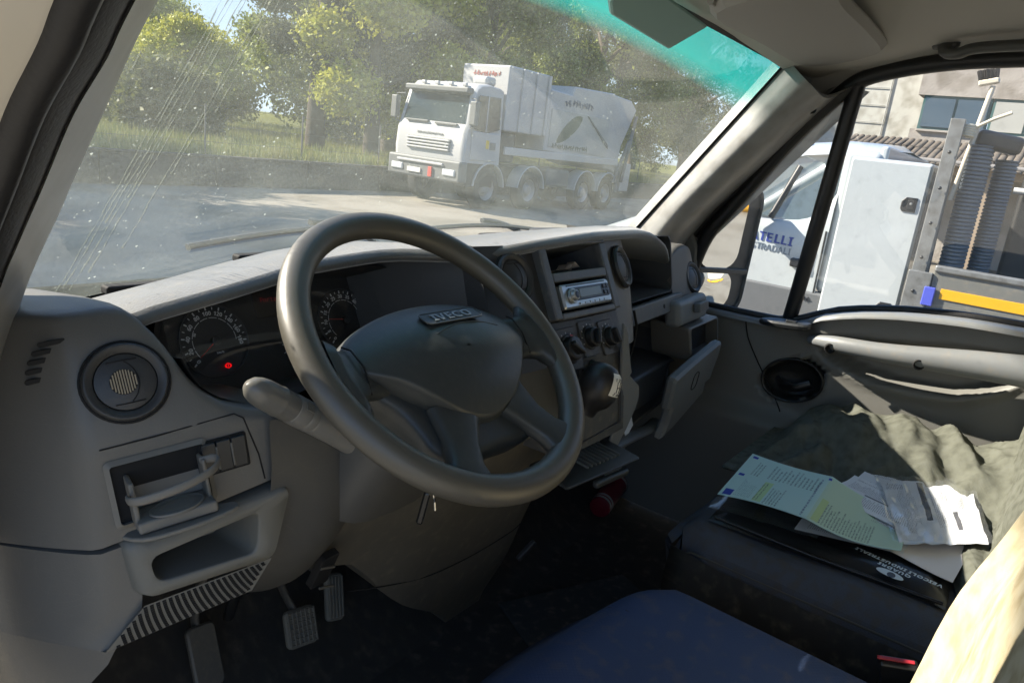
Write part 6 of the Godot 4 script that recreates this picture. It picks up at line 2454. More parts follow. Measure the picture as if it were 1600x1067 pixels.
# ---------------------------------------------------------------- the yard outside
func build_outside_ground() -> void:
	var m := grained("yard", lin(0.225, 0.205, 0.168), 0.9, tex_fine, 3.0, 0.06, tex_blotch, 0.07, 0.3, true)
	var g := Geo.new()
	g.quad(V(-300, 0, 300), V(300, 0, 300), V(300, 0, -300), V(-300, 0, -300))
	structure("ground", g, m, "pale dusty concrete yard")
	# raised meadow behind the wall
	var gm := grained("meadow", lin(0.20, 0.21, 0.055), 0.95, tex_fine, 1.5, 6.0, tex_asphalt, 0.3, 0.2, true)
	g = Geo.new()
	var rows := []
	for i in 12:
		var row := PackedVector3Array()
		for j in 30:
			var x := lerpf(-60.0, 160.0, j / 29.0)
			var z := lerpf(-15.35, -180.0, (i / 11.0) ** 1.6)
			row.append(V(x, 0.60 + 0.012 * (-15.35 - z) * 0.6 + 0.08 * sin(x * 0.4 + z * 0.3), z))
		rows.append(row)
	g.grid(rows, false, false, false)
	structure("meadow", g, gm, "yellow green meadow behind the low wall")
	# grass blades
	var blade := Geo.new()
	for k in 14:
		var a := rng.randf() * TAU
		var o := V(rng.randf_range(-0.14, 0.14), 0, rng.randf_range(-0.14, 0.14))
		var h := rng.randf_range(0.14, 0.32)
		var side := V(cos(a), 0, sin(a)) * 0.010
		var lean := V(rng.randf_range(-0.07, 0.07), h, rng.randf_range(-0.07, 0.07))
		blade.tri(o - side, o + side, o + lean)
	var mm := MultiMesh.new()
	mm.transform_format = MultiMesh.TRANSFORM_3D
	mm.use_colors = true
	mm.mesh = blade.mesh()
	mm.instance_count = 9000
	for k in 9000:
		var z := -15.5 - 26.0 * rng.randf() ** 1.5
		var x := rng.randf_range(1.0, 34.0) - z * 0.0
		var s := rng.randf_range(0.7, 1.5)
		mm.set_instance_transform(k, Transform3D(Basis(Vector3.UP, rng.randf() * TAU).scaled(Vector3.ONE * s), V(x, 0.60 + 0.0072 * (-15.35 - z), z)))
		var t := rng.randf()
		mm.set_instance_color(k, Color(lerpf(0.15, 0.30, t), lerpf(0.20, 0.27, t), lerpf(0.04, 0.075, t)))
	var lm := flat("grass_blade", Color.WHITE, 0.8)
	lm.vertex_color_use_as_albedo = true
	lm.backlight_enabled = true
	lm.backlight = Color(0.5, 0.5, 0.5)
	var mi := MultiMeshInstance3D.new()
	mi.name = "grass"
	mi.multimesh = mm
	mi.material_override = lm
	add_child(mi)
	tag(mi, "long dry grass along the top of the low wall", "grass", "", "stuff")

func build_yard() -> void:
	var wm := grained("wall_concrete", lin(0.10, 0.096, 0.088), 0.9, tex_asphalt, 0.8, 0.8, tex_asphalt, 0.35, 0.3, true)
	var w := thing("low_wall", "long low dark concrete wall at the edge of the yard", "wall", V(14, 0, -15.3))
	for k in 24:
		var g := Geo.new()
		g.box(at(V(-14.0 + 2.5 * k + 1.25, 0.31, -15.3)), V(2.48, 0.66, 0.16), 0.012, 1)
		part(w, "panel", g, wm)
	var g2 := Geo.new()
	g2.box(at(V(16, 0.655, -15.3)), V(60, 0.05, 0.22), 0.012, 1)
	part(w, "coping", g2, wm)
	# thin fence on the wall
	var fm := flat("fence_metal", lin(0.10, 0.10, 0.09), 0.6, 0.3)
	var f := thing("wire_fence", "thin wire fence on posts above the low wall", "fence", V(10, 0.68, -15.5))
	for k in 13:
		var g := Geo.new()
		g.tube([V(-2.0 + 2.6 * k, 0.6, -15.5), V(-2.0 + 2.6 * k, 1.75, -15.5)], 0.022, 6)
		part(f, "post", g, fm)
	for y in [0.95, 1.3, 1.7]:
		var g := Geo.new()
		g.tube([V(-2.0, y, -15.5), V(29.2, y, -15.5)], 0.004, 4)
		part(f, "wire", g, fm)
	# things seen only in the door mirror
	var shed := thing("pale_shed", "long pale shed behind the van, seen in the lower door mirror", "building", V(9, 0, 30))
	var pm := flat("shed_wall", lin(0.45, 0.41, 0.34), 0.9)
	tbox(shed, "wall", -8.0, 26.0, 0.0, 4.5, 29.0, 34.0, pm, 0.02)
	for k in 4:
		tbox(shed, "door", -4.0 + 7.0 * k, -0.5 + 7.0 * k, 0.0, 3.4, 28.94, 29.1, flat("shed_door", lin(0.12, 0.13, 0.14), 0.6), 0.02)
	var ym := flat("sack_yellow", lin(0.55, 0.30, 0.02), 0.8)
	for k in 3:
		var g := Geo.new()
		g.ball(at(V(3.7 + 0.9 * k, 0.22, 13.2 - 0.2 * k)), V(0.5, 0.28, 0.4), 18, 10)
		single("yellow_sack", g, ym, ["nearest", "middle", "farthest"][k] + " of three yellow sacks reflected in the door mirror", "sack", "yellow sacks on the yard behind the van")

func tbox(parent: Node, called: String, x0: float, x1: float, y0: float, y1: float, z0: float, z1: float, m: Material, r := 0.03) -> MeshInstance3D:
	var g := Geo.new()
	g.box(at(V((x0 + x1) / 2, (y0 + y1) / 2, (z0 + z1) / 2)), V(absf(x1 - x0), absf(y1 - y0), absf(z1 - z0)), r)
	return part(parent, called, g, m)

func wheel(parent: Node, c: Vector3, out: Vector3, r: float, w: float) -> void:
	var tyre := flat("tyre", lin(0.025, 0.025, 0.025), 0.85)
	var rim := flat("truck_rim", lin(0.25, 0.25, 0.24), 0.5, 0.3)
	var xf := axis(c, out)
	var g := Geo.new()
	g.lathe(xf, [Vector2(r * 0.56, -w / 2), Vector2(r * 0.9, -w / 2), Vector2(r, -w * 0.36), Vector2(r, w * 0.36), Vector2(r * 0.9, w / 2), Vector2(r * 0.6, w / 2), Vector2(r * 0.56, w * 0.42)], 32)
	var t := part(parent, "wheel", g, tyre)
	g = Geo.new()
	g.lathe(xf, [Vector2(r * 0.57, w * 0.44), Vector2(r * 0.52, w * 0.36), Vector2(r * 0.42, w * 0.1), Vector2(r * 0.3, w * 0.12), Vector2(r * 0.26, w * 0.4), Vector2(r * 0.2, w * 0.44), Vector2(0.0001, w * 0.44)], 28)
	part(t, "hub", g, rim)

func strokes(parent: Node, called: String, xf: Transform3D, width: float, h: float, m: Material, sd: int) -> void:
	# worn lettering that can no longer be read: upright and slanted strokes
	var r := RandomNumberGenerator.new()
	r.seed = sd
	var g := Geo.new()
	var x := -width / 2
	while x < width / 2:
		for k in 3:
			g.box(xf.translated_local(V(x + r.randf_range(0, h * 0.5), r.randf_range(-0.2, 0.2) * h, 0)).rotated_local(Vector3.BACK, r.randf_range(-0.5, 0.5) + (PI / 2 if k == 2 else 0.0)), V(h * 0.14, h * r.randf_range(0.6, 1.0), 0.006))
		x += h * 0.85
	part(parent, called, g, m)

func build_refuse_truck() -> void:
	var white := grained("truck_white", lin(0.40, 0.40, 0.39), 0.45, null, 2.0, 0.0, tex_fine_dust, 0.8, 0.5, false)
	var dark := flat("chassis_dark", lin(0.03, 0.03, 0.03), 0.7)
	var grey := flat("truck_grey", lin(0.12, 0.125, 0.12), 0.6)
	var glass := flat("truck_glass", lin(0.03, 0.045, 0.05), 0.05)
	var t := thing("refuse_truck", "white refuse truck with a tall body parked across the yard", "truck", V(16.5, 0, -13))
	var zs := -11.8   # visible side
	var ze := -14.15
	var zm := (zs + ze) / 2
	var side := Transform3D(Basis(V(1, 0, 0), V(0, 1, 0), V(0, 0, 1)), V(0, 0, zs))
	# cab shell: side profile pulled across, tapering at the top
	var prof := [[12.86, 1.12], [12.84, 1.35], [12.88, 1.80], [12.95, 2.0], [13.12, 2.72], [13.2, 2.84], [13.35, 2.98], [13.7, 3.02], [14.2, 2.98], [14.25, 2.9], [14.25, 1.12]]
	var g := Geo.new()
	var rows := []
	for s in [0.0, 0.0, 0.03, 0.06, 0.94, 0.97, 1.0, 1.0]:
		var row := PackedVector3Array()
		for p in prof:
			var edge := 0.0 if s > 0.03 and s < 0.97 else (0.05 if s == 0.0 or s == 1.0 else 0.012)
			var x: float = p[0] + (edge if p[0] < 13.5 else 0.0)
			var taper := 0.08 * smoothstep(2.0, 3.0, p[1])
			row.append(V(x, p[1] - (edge if p[1] > 2.9 else 0.0), lerpf(zs - taper, ze + taper, s)))
		rows.append(row)
	g.grid(rows)
	var fa := PackedVector2Array()
	for p in prof:
		fa.append(Vector2(p[0], p[1]))
	var tr := Geometry2D.triangulate_polygon(fa)
	for k in range(0, tr.size(), 3):
		for zz in [0, 7]:
			g.tri(rows[zz][tr[k]], rows[zz][tr[k + 1]], rows[zz][tr[k + 2]])
	part(t, "cab", g, white)
	# windscreen with sun visor
	g = Geo.new()
	g.quad(V(12.945, 2.02, ze + 0.16), V(12.945, 2.02, zs - 0.14), V(13.11, 2.70, zs - 0.20), V(13.11, 2.70, ze + 0.22))
	part(t, "windscreen", g, glass)
	tbox(t, "sun_shield", 12.92, 13.16, 2.72, 2.86, ze + 0.15, zs - 0.12, grey, 0.04)
	for k in 4:
		tbox(t, "roof_lamp", 13.18, 13.26, 2.9, 2.98, ze + 0.45 + 0.45 * k, ze + 0.58 + 0.45 * k, white, 0.02)
	# front: grille of slats, lettering strip, bumper
	tbox(t, "grille_recess", 12.83, 12.88, 1.32, 1.62, ze + 0.45, zs - 0.45, grey, 0.01)
	for k in 4:
		tbox(t, "grille_slat", 12.79, 12.85, 1.335 + 0.075 * k, 1.375 + 0.075 * k, ze + 0.47, zs - 0.47, white, 0.012)
	strokes(t, "lettering", frame(V(12.862, 1.72, zm), V(0, 0, 1), V(0, 1, 0)), 0.85, 0.07, grey, 3)
	tbox(t, "wiper", 12.88, 12.95, 1.97, 2.02, ze + 0.3, ze + 1.05, grey, 0.012)
	tbox(t, "wiper", 12.88, 12.95, 1.95, 2.0, zm + 0.1, zs - 0.35, grey, 0.012)
	tbox(t, "bumper", 12.70, 13.0, 0.62, 1.14, ze - 0.05, zs + 0.05, grey, 0.06)
	tbox(t, "bumper_step", 12.66, 12.8, 0.98, 1.04, ze + 0.3, zs - 0.5, white, 0.015)
	for s in [ze + 0.3, zs - 0.3]:
		tbox(t, "headlamp", 12.67, 12.74, 0.76, 0.92, s - 0.2, s + 0.2, flat("lamp_glass", lin(0.55, 0.57, 0.57), 0.1), 0.03)
	tbox(t, "number_plate", 12.67, 12.70, 0.74, 0.85, zm - 0.5, zm - 0.05, flat("plate_white", lin(0.72, 0.71, 0.64), 0.4), 0.005)
	tbox(t, "tow_flag", 12.66, 12.70, 0.68, 0.92, zm + 0.22, zm + 0.34, flat("flag_red", lin(0.55, 0.05, 0.03), 0.6), 0.01)
	for s in [ze - 0.14, zs + 0.14]:
		tbox(t, "mirror", 12.85, 13.0, 2.0, 2.55, s - 0.10, s + 0.10, grey, 0.03)
		g = Geo.new()
		g.tube([V(13.05, 2.62, s + (0.2 if s < zm else -0.2)), V(12.95, 2.6, s), V(12.95, 1.95, s), V(13.0, 1.9, s + (0.2 if s < zm else -0.2))], 0.015, 6)
		part(t, "mirror_arm", g, grey)
	# door on the visible side
	g = Geo.new()
	g.slab(side.translated_local(V(0, 0, 0.004)), PackedVector2Array([Vector2(13.06, 1.95), Vector2(13.22, 2.72), Vector2(14.06, 2.74), Vector2(14.12, 1.98), Vector2(13.6, 1.86)]), 0.03, 0.008)
	var dw := part(t, "door_window", g, glass)
	tbox(dw, "window_bar", 13.55, 13.59, 1.9, 2.74, zs + 0.012, zs + 0.03, white, 0.004)
	tbox(t, "door_lower", 13.08, 14.12, 1.2, 1.88, zs - 0.02, zs + 0.022, white, 0.03)
	tbox(t, "door_handle", 13.78, 14.0, 1.48, 1.66, zs + 0.01, zs + 0.04, grey, 0.012)
	tbox(t, "yellow_plate", 13.62, 13.74, 1.5, 1.7, zs + 0.012, zs + 0.032, flat("plate_yellow", lin(0.6, 0.42, 0.03), 0.5), 0.004)
	tbox(t, "cab_step", 13.0, 14.1, 0.55, 1.15, zs - 0.4, zs - 0.02, dark, 0.04)
	tbox(t, "roof_pod", 13.75, 14.15, 3.0, 3.22, zm + 0.45, zs - 0.25, white, 0.08)
	# tall loading box behind and over the cab
	tbox(t, "loader_box", 14.32, 16.1, 1.98, 3.56, zs - 1.55, zs, white, 0.05)
	tbox(t, "rear_box", 14.4, 16.1, 1.98, 3.1, ze + 0.05, zs - 1.56, white, 0.05)
	strokes(t, "lettering", frame(V(14.312, 3.34, zs - 0.75), V(0, 0, 1), V(0, 1, 0)), 0.85, 0.12, flat("letter_red", lin(0.35, 0.07, 0.05), 0.6), 8)
	for x in [14.9, 15.5, 16.06]:
		tbox(t, "rib", x - 0.05, x + 0.05, 2.0, 3.54, zs, zs + 0.06, white, 0.015)
	# main body
	g = Geo.new()
	var body := PackedVector2Array([Vector2(16.2, 1.62), Vector2(16.2, 3.24), Vector2(17.3, 3.2), Vector2(17.4, 3.44), Vector2(19.7, 3.52), Vector2(19.7, 1.42), Vector2(18.0, 1.50)])
	g.slab(Transform3D(Basis.IDENTITY, V(0, 0, zm)), body, zs - ze, 0.03)
	part(t, "body", g, white)
	g = Geo.new()
	g.slab(Transform3D(Basis.IDENTITY, V(0, 0, zs + 0.012)), PackedVector2Array([Vector2(16.35, 1.75), Vector2(16.35, 2.75), Vector2(19.55, 2.75), Vector2(19.55, 1.62)]), 0.02, 0.006)
	part(t, "side_panel", g, grained("truck_side", lin(0.36, 0.365, 0.34), 0.45, null, 2.0, 0.0, tex_fine_dust, 0.7, 0.5, false))
	g = Geo.new()
	g.slab(Transform3D(Basis(V(0.85, 0.5, 0), V(-0.5, 0.85, 0), V(0, 0, 1)), V(17.35, 2.25, zs + 0.026)), smooth2(PackedVector2Array([Vector2(-0.75, 0), Vector2(-0.3, 0.2), Vector2(0.35, 0.24), Vector2(0.72, 0.05), Vector2(0.35, -0.14), Vector2(-0.3, -0.16)]), 4), 0.008, 0.002)
	part(t, "leaf_emblem", g, flat("emblem_green", lin(0.05, 0.08, 0.05), 0.6))
	strokes(t, "lettering", side.translated_local(V(17.75, 2.98, 0.012)), 1.5, 0.2, flat("letter_blue", lin(0.05, 0.08, 0.16), 0.6), 12)
	strokes(t, "lettering", side.translated_local(V(17.5, 1.78, 0.028)), 1.9, 0.14, flat("emblem_green", lin(0.05, 0.08, 0.05), 0.6), 15)
	g = Geo.new()
	g.slab(Transform3D(Basis.IDENTITY, V(0, 0, zs + 0.03)), PackedVector2Array([Vector2(18.2, 2.72), Vector2(18.28, 2.72), Vector2(19.62, 1.98), Vector2(19.62, 1.88)]), 0.03, 0.006)
	part(t, "diagonal_brace", g, grey)
	tbox(t, "body_rail", 14.4, 20.4, 1.40, 1.60, zs - 0.03, zs + 0.05, white, 0.02)
	# rear hopper and lifting gear
	g = Geo.new()
	g.slab(Transform3D(Basis.IDENTITY, V(0, 0, zm)), PackedVector2Array([Vector2(19.72, 1.3), Vector2(19.72, 3.5), Vector2(20.9, 3.44), Vector2(21.3, 3.2), Vector2(20.6, 2.0), Vector2(20.5, 1.2)]), zs - ze - 0.1, 0.03)
	part(t, "hopper", g, white)
	for q in [[20.75, 0.9, 21.15, 3.0], [20.2, 0.85, 20.9, 2.2]]:
		g = Geo.new()
		g.tube([V(q[0], q[1], zs + 0.05), V(q[2], q[3], zs + 0.05)], 0.06, 8)
		part(t, "lift_ram", g, grey)
	tbox(t, "rear_ladder", 20.9, 21.5, 0.6, 1.5, zs - 0.6, zs - 0.05, white, 0.03)
	tbox(t, "chassis", 13.0, 20.6, 0.72, 1.12, ze + 0.55, zs - 0.55, dark, 0.03)
	tbox(t, "tank", 16.6, 17.8, 0.62, 1.15, zs - 0.55, zs - 0.05, grey, 0.1)
	tbox(t, "air_filter", 14.35, 15.0, 1.2, 1.95, zs - 0.6, zs - 0.1, dark, 0.06)
	for x in [13.88, 15.74, 18.6, 19.95]:
		for s in [zs - 0.17, ze + 0.17]:
			wheel(t, V(x, 0.52, s), V(0, 0, 1 if s > zm else -1), 0.52, 0.32)
		g = Geo.new()
		var arc := []
		for k in 13:
			var a := PI * (0.02 + 0.96 * k / 12.0)
			arc.append([V(x + 0.62 * cos(a), 0.54 + 0.62 * sin(a), zs + 0.03), V(x + 0.62 * cos(a), 0.54 + 0.62 * sin(a), zs - 0.36)])
		g.grid([PackedVector3Array(arc.map(func(q): return q[0])), PackedVector3Array(arc.map(func(q): return q[1]))])
		g.tube(arc.map(func(q): return q[0]), 0.022, 6)
		part(t, "mudguard", g, white if x < 14.0 or x > 15.0 else grey)

func build_work_truck() -> void:
	var white := flat("van_white", lin(0.36, 0.39, 0.40), 0.25)
	white.clearcoat_enabled = true
	white.clearcoat = 0.6
	white.clearcoat_roughness = 0.05
	var grey := flat("van_grey_plastic", lin(0.09, 0.095, 0.10), 0.6)
	var black := flat("van_black", lin(0.012, 0.012, 0.013), 0.4)
	var alu := grained("aluminium", lin(0.21, 0.215, 0.21), 0.5, tex_fine, 12.0, 0.01, tex_blotch, 2.0, 0.5, true)
	alu.metallic = 0.5
	var blue := flat("letter_navy", lin(0.015, 0.035, 0.22), 0.5)
	var t := thing("work_truck", "white work truck with a locker and open platform beside the van", "truck", V(5.1, 0, -1.5))
	var X := 4.2
	# cab: door side as a sheet with a window opening, seen in the zy plane
	var f := Transform3D(Basis(V(0, 0, 1), V(0, 1, 0), V(-1, 0, 0)), V(X, 0, 0))  # x = z of the world, y up, faces the van
	var g := Geo.new()
	var rows := []
	# cross sections along the length: bonnet to the back of the cab
	for q in [[-3.1, 0.55, 1.0], [-3.05, 0.5, 1.12], [-2.7, 0.5, 1.28], [-2.35, 0.5, 1.40], [-2.3, 0.5, 1.42]]:
		var row := PackedVector3Array()
		var z: float = q[0]
		for p in [V(X + 0.04, q[1], z), V(X, q[1] + 0.15, z), V(X, 0.95, z), V(X + 0.03, q[2] - 0.06, z), V(X + 0.12, q[2], z), V(X + 0.9, q[2] + 0.03, z), V(X + 1.68, q[2], z), V(X + 1.8, 0.95, z), V(X + 1.8, q[1], z)]:
			row.append(p)
		rows.append(row)
	g.grid(rows)
	g.fan(rows[0])
	part(t, "bonnet", g, white)
	# lower door and side below the window line
	var sill := func(z): return curve1([Vector2(-2.4, 1.40), Vector2(-1.9, 1.41), Vector2(-1.6, 1.425), Vector2(-1.42, 1.45), Vector2(-1.34, 1.49), Vector2(-1.28, 1.545), Vector2(-1.24, 1.62), Vector2(-1.2, 1.75)], z)
	g = Geo.new()
	rows = []
	for s in [0.0, 0.05, 0.2, 0.22, 0.5, 0.8, 0.95, 1.0, 1.0]:
		var row := PackedVector3Array()
		for k in 22:
			var z := lerpf(-2.4, -1.22, k / 21.0)
			var top: float = sill.call(z)
			var y := lerpf(0.98, top, s)
			row.append(V(X + 0.05 * smoothstep(0.7, 1.0, s) ** 2 - (0.012 if s > 0.9 and s < 1.0 else 0.0), y, z))
		rows.append(row)
	rows[8] = moved(rows[8], V(0.05, 0.0, 0))
	g.grid(rows)
	part(t, "door", g, white)
	tbox(t, "side_trim", X - 0.012, X + 0.1, 0.52, 0.985, -2.4, -1.0, grey, 0.02)
	tbox(t, "door_handle", X - 0.035, X + 0.01, 1.13, 1.19, -1.42, -1.33, black, 0.012)
	g = Geo.new()
	g.tube([f * V(-1.23, 0.98, 0.002), f * V(-1.235, 1.4, 0.002)], 0.006, 6)
	part(t, "door_gap", g, black)
	# pillars and roof
	g = Geo.new()
	g.tube(spline([V(X + 0.06, 1.40, -2.28), V(X + 0.10, 1.62, -2.0), V(X + 0.15, 1.84, -1.72), V(X + 0.2, 1.93, -1.5)], 4), 0.05, 8)
	part(t, "windscreen_pillar", g, white)
	g = Geo.new()
	g.tube(spline([V(X + 1.74, 1.40, -2.28), V(X + 1.70, 1.62, -2.0), V(X + 1.65, 1.84, -1.72)], 4), 0.05, 8)
	part(t, "windscreen_pillar", g, white)
	g = Geo.new()
	g.tube([V(X + 0.03, 1.43, -1.63), V(X + 0.10, 1.80, -1.52)], 0.022, 8)
	part(t, "window_divider", g, black)
	tbox(t, "rear_pillar", X + 0.02, X + 0.14, 0.98, 1.94, -1.24, -1.0, white, 0.05)
	tbox(t, "rear_pillar", X + 1.66, X + 1.78, 0.98, 1.94, -1.24, -1.0, white, 0.05)
	tbox(t, "cab_back", X + 0.05, X + 1.75, 0.98, 1.98, -1.03, -0.98, white, 0.02)
	g = Geo.new()
	rows = []
	for q in [[-1.74, 1.86], [-1.68, 1.90], [-1.5, 1.965], [-1.25, 2.0], [-1.05, 2.0], [-0.98, 1.96]]:
		var row := PackedVector3Array()
		for p in [V(X + 0.09, -0.09, 0), V(X + 0.12, -0.04, 0), V(X + 0.22, 0.0, 0), V(X + 0.9, 0.03, 0), V(X + 1.58, 0, 0), V(X + 1.7, -0.09, 0)]:
			row.append(V(p.x, q[1] + p.y, q[0]))
		rows.append(row)
	g.grid(rows, false, false, true)
	part(t, "roof", g, white)
	var pane := flat("van_glass", Color(0.75, 0.85, 0.85, 0.10), 0.02)
	pane.transparency = BaseMaterial3D.TRANSPARENCY_ALPHA
	g = Geo.new()
	g.quad(V(X + 0.04, 1.42, -2.25), V(X + 0.04, 1.44, -1.26), V(X + 0.12, 1.88, -1.24), V(X + 0.12, 1.86, -1.74))
	part(t, "door_window", g, pane)
	g = Geo.new()
	g.quad(V(X + 0.06, 1.42, -2.3), V(X + 1.74, 1.42, -2.3), V(X + 1.66, 1.88, -1.72), V(X + 0.16, 1.88, -1.72))
	part(t, "windscreen", g, pane)
	# door mirror and seat inside
	tbox(t, "mirror", X - 0.18, X - 0.03, 1.40, 1.58, -1.78, -1.68, black, 0.03)
	tbox(t, "seat_back", X + 0.25, X + 0.7, 1.0, 1.62, -1.2, -1.08, grey, 0.05)
	tbox(t, "dash_top", X + 0.1, X + 1.7, 1.2, 1.36, -2.25, -1.95, black, 0.05)
	# lettering on the door
	words(t, "lettering", "FRATELLI", 0.062, frame(V(X - 0.002, 1.300, -1.640), V(0, -0.035, 1), V(0, 1, 0)), blue, 0.004, null, 1.1)
	var it := flat("letter_slate", lin(0.10, 0.13, 0.17), 0.5)
	words(t, "lettering", "LAVORI STRADALI", 0.044, frame(V(X - 0.002, 1.232, -1.69), V(0, -0.035, 1), V(0.0, 1, 0.15)), it, 0.004, light_font, 1.05)
	strokes(t, "small_lettering", frame(V(X - 0.015, 0.93, -1.30), V(0, 0, 1), V(0, 1, 0)), 0.12, 0.03, black, 5)
	# locker
	var lk := tbox(t, "locker", X - 0.28, X + 0.6, 0.84, 1.89, -1.12, -0.665, white, 0.02)
	g = Geo.new()
	g.slab(frame(V(X - 0.285, 1.365, -0.892), V(0, 0, 1), V(0, 1, 0)), rrect(0.435, 1.02, 0.012), 0.018, 0.005)
	part(lk, "locker_door", g, white)
	for y in [1.645, 1.01]:
		g = Geo.new()
		var lf := frame(V(X - 0.296, y, -0.745), V(0, 0, 1), V(0, 1, 0))
		g.slab(lf, PackedVector2Array([Vector2(-0.04, -0.025), Vector2(-0.028, -0.042), Vector2(0.042, -0.042), Vector2(0.042, 0.042), Vector2(-0.02, 0.042), Vector2(-0.04, 0.018)]), 0.012, 0.003)
		g.box(lf.translated_local(V(0.012, 0.0, 0.008)), V(0.036, 0.05, 0.008), 0.003)
		part(lk, "latch", g, black)
		g = Geo.new()
		g.lathe(axis(lf * V(0.014, 0.006, 0.0125), lf.basis.z), [Vector2(0.008, 0), Vector2(0.008, 0.002), Vector2(0.0001, 0.002)], 12)
		part(lk, "lock", g, alu)
	# steel post
	g = Geo.new()
	g.box(frame(V(X - 0.32, 1.52, -0.60), V(0, 0, 1), V(0, 1, -0.02)), V(0.075, 1.25, 0.02), 0.004)
	g.box(frame(V(X - 0.28, 1.52, -0.565), V(1, 0, 0), V(0, 1, -0.02)), V(0.08, 1.25, 0.012), 0.003)
	var po := part(t, "post", g, alu)
	g = Geo.new()
	g.box(frame(V(X - 0.33, 1.10, -0.585), V(0, 0, 1), V(0, 1, -0.02)), V(0.13, 0.36, 0.03), 0.006)
	part(po, "post_bracket", g, alu)
	for k in 6:
		g = Geo.new()
		g.lathe(axis(V(X - 0.345, 0.96 + 0.2 * k, -0.60), V(-1, 0, 0)), [Vector2(0.010, 0), Vector2(0.010, 0.005), Vector2(0.005, 0.008), Vector2(0.0001, 0.008)], 10)
		part(po, "bolt", g, black)
	# dropside with a yellow strip
	tbox(t, "dropside", X - 0.33, X - 0.29, 0.78, 1.30, -0.52, 1.9, grained("dropside_grey", lin(0.12, 0.122, 0.112), 0.5, tex_fine, 8.0, 0.02, tex_dirt, 2.0), 0.008)
	tbox(t, "top_rail", X - 0.345, X - 0.28, 1.29, 1.33, -0.52, 1.9, alu, 0.012)
	tbox(t, "yellow_strip", X - 0.337, X - 0.325, 1.14, 1.20, -0.46, 1.9, flat("strip_yellow", lin(0.62, 0.33, 0.01), 0.4), 0.002)
	tbox(t, "lower_rail", X - 0.345, X - 0.32, 1.0, 1.035, -0.34, 1.9, alu, 0.01)
	g = Geo.new()
	g.box(frame(V(X - 0.345, 1.145, -0.515), V(0, 0, 1), V(0, 1, -0.12)), V(0.06, 0.11, 0.02), 0.006)
	part(t, "blue_tag", g, flat("tag_blue", lin(0.06, 0.08, 0.45), 0.5))
	tbox(t, "platform", X - 0.3, X + 1.8, 0.75, 0.82, -0.95, 1.9, grey, 0.01)
	# dark equipment cabin on the platform
	tbox(t, "equipment_frame", X + 0.3, X + 1.6, 0.82, 1.92, -0.25, 1.9, flat("cabin_black", lin(0.012, 0.012, 0.012), 0.5), 0.03)
	g = Geo.new()
	g.tube([V(X + 0.26, 1.80, -0.28), V(X + 0.26, 1.80, 0.6)], 0.02, 8)
	part(t, "rail", g, flat("rail_white", lin(0.55, 0.55, 0.52), 0.5))
	g = Geo.new()
	g.tube([V(X + 0.25, 0.85, 0.02), V(X + 0.25, 1.8, 0.06)], 0.025, 8)
	part(t, "rail", g, flat("rail_wood", lin(0.25, 0.17, 0.10), 0.7))
	for x in [X + 0.05, X + 1.75]:
		for z in [-2.4, 0.9]:
			wheel(t, V(x, 0.34, z), V(-1 if x < X + 0.5 else 1, 0, 0), 0.34, 0.22)
	# folded ribbed tarpaulin behind the post
	var rib := flat("ribbed_grey", lin(0.105, 0.125, 0.145), 0.6)
	var h := thing("ribbed_hose", "tall grey ribbed sheet standing folded behind the steel post", "ribbed sheet", V(X - 0.05, 0.85, -0.45))
	for q in [[V(X - 0.12, 1.0, -0.46), V(X - 0.12, 2.02, -0.47), 0.135, 0.5], [V(X + 0.04, 1.0, -0.33), V(X + 0.04, 1.96, -0.34), 0.10, 0.6]]:
		g = Geo.new()
		var pr := []
		var n := 46
		var L: float = q[0].distance_to(q[1])
		for k in n:
			pr.append(Vector2(q[2], L * (k - 0.25) / n))
			pr.append(Vector2(q[2], L * (k + 0.25) / n))
			pr.append(Vector2(q[2], L * (k + 0.25) / n))
			pr.append(Vector2(q[2] - 0.014, L * (k + 0.5) / n))
			pr.append(Vector2(q[2] - 0.014, L * (k + 0.5) / n))
			pr.append(Vector2(q[2], L * (k + 0.75) / n))
		pr.append(Vector2(q[2], L))
		pr.append(Vector2(0.0001, L))
		g.lathe(axis(q[0], q[1] - q[0]), pr, 28, q[3])
		part(h, "ribbed_fold", g, rib)
	var ob := single("folded_bag", Geo.new().box(frame(V(X - 0.10, 2.05, -0.40), V(0.2, -0.15, 1), V(0, 1, 0.2)), V(0.24, 0.10, 0.16), 0.03), black, "small black bag wedged on top of the ribbed sheet", "bag")
	# broom tied to the post
	var b := thing("broom", "upturned broom with a pale handle tied above the steel post", "broom", V(X - 0.2, 2.1, -0.5))
	g = Geo.new()
	g.tube([V(X - 0.2, 1.7, -0.55), V(X - 0.2, 2.34, -0.49)], 0.014, 10)
	part(b, "handle", g, flat("broom_wood", lin(0.5, 0.45, 0.36), 0.6))
	var bx := frame(V(X - 0.2, 2.36, -0.515), V(0, 0.25, 1), V(0, 1, -0.25))
	g = Geo.new()
	g.box(bx, V(0.10, 0.03, 0.05), 0.008)
	part(b, "head", g, flat("broom_wood", lin(0.5, 0.45, 0.36), 0.6))
	g = Geo.new()
	for k in 60:
		var o := V(rng.randf_range(-0.048, 0.048), 0.012, rng.randf_range(-0.022, 0.022))
		g.tube([bx * o, bx * (o * 1.15 + V(0, 0.055, 0))], 0.003, 4)
	tag(part(b, "bristles", g, black), "stiff black bristles", "", "", "stuff")
	g = Geo.new()
	var rp := []
	for k in 40:
		var a := TAU * k / 8.0
		rp.append(V(X - 0.25 + 0.035 * cos(a), 2.06 + 0.0016 * k, -0.555 + 0.04 * sin(a)))
	g.tube(rp, 0.009, 6)
	g.tube([V(X - 0.25, 2.1, -0.53), V(X - 0.26, 2.16, -0.44), V(X - 0.27, 2.20, -0.36)], 0.010, 6)
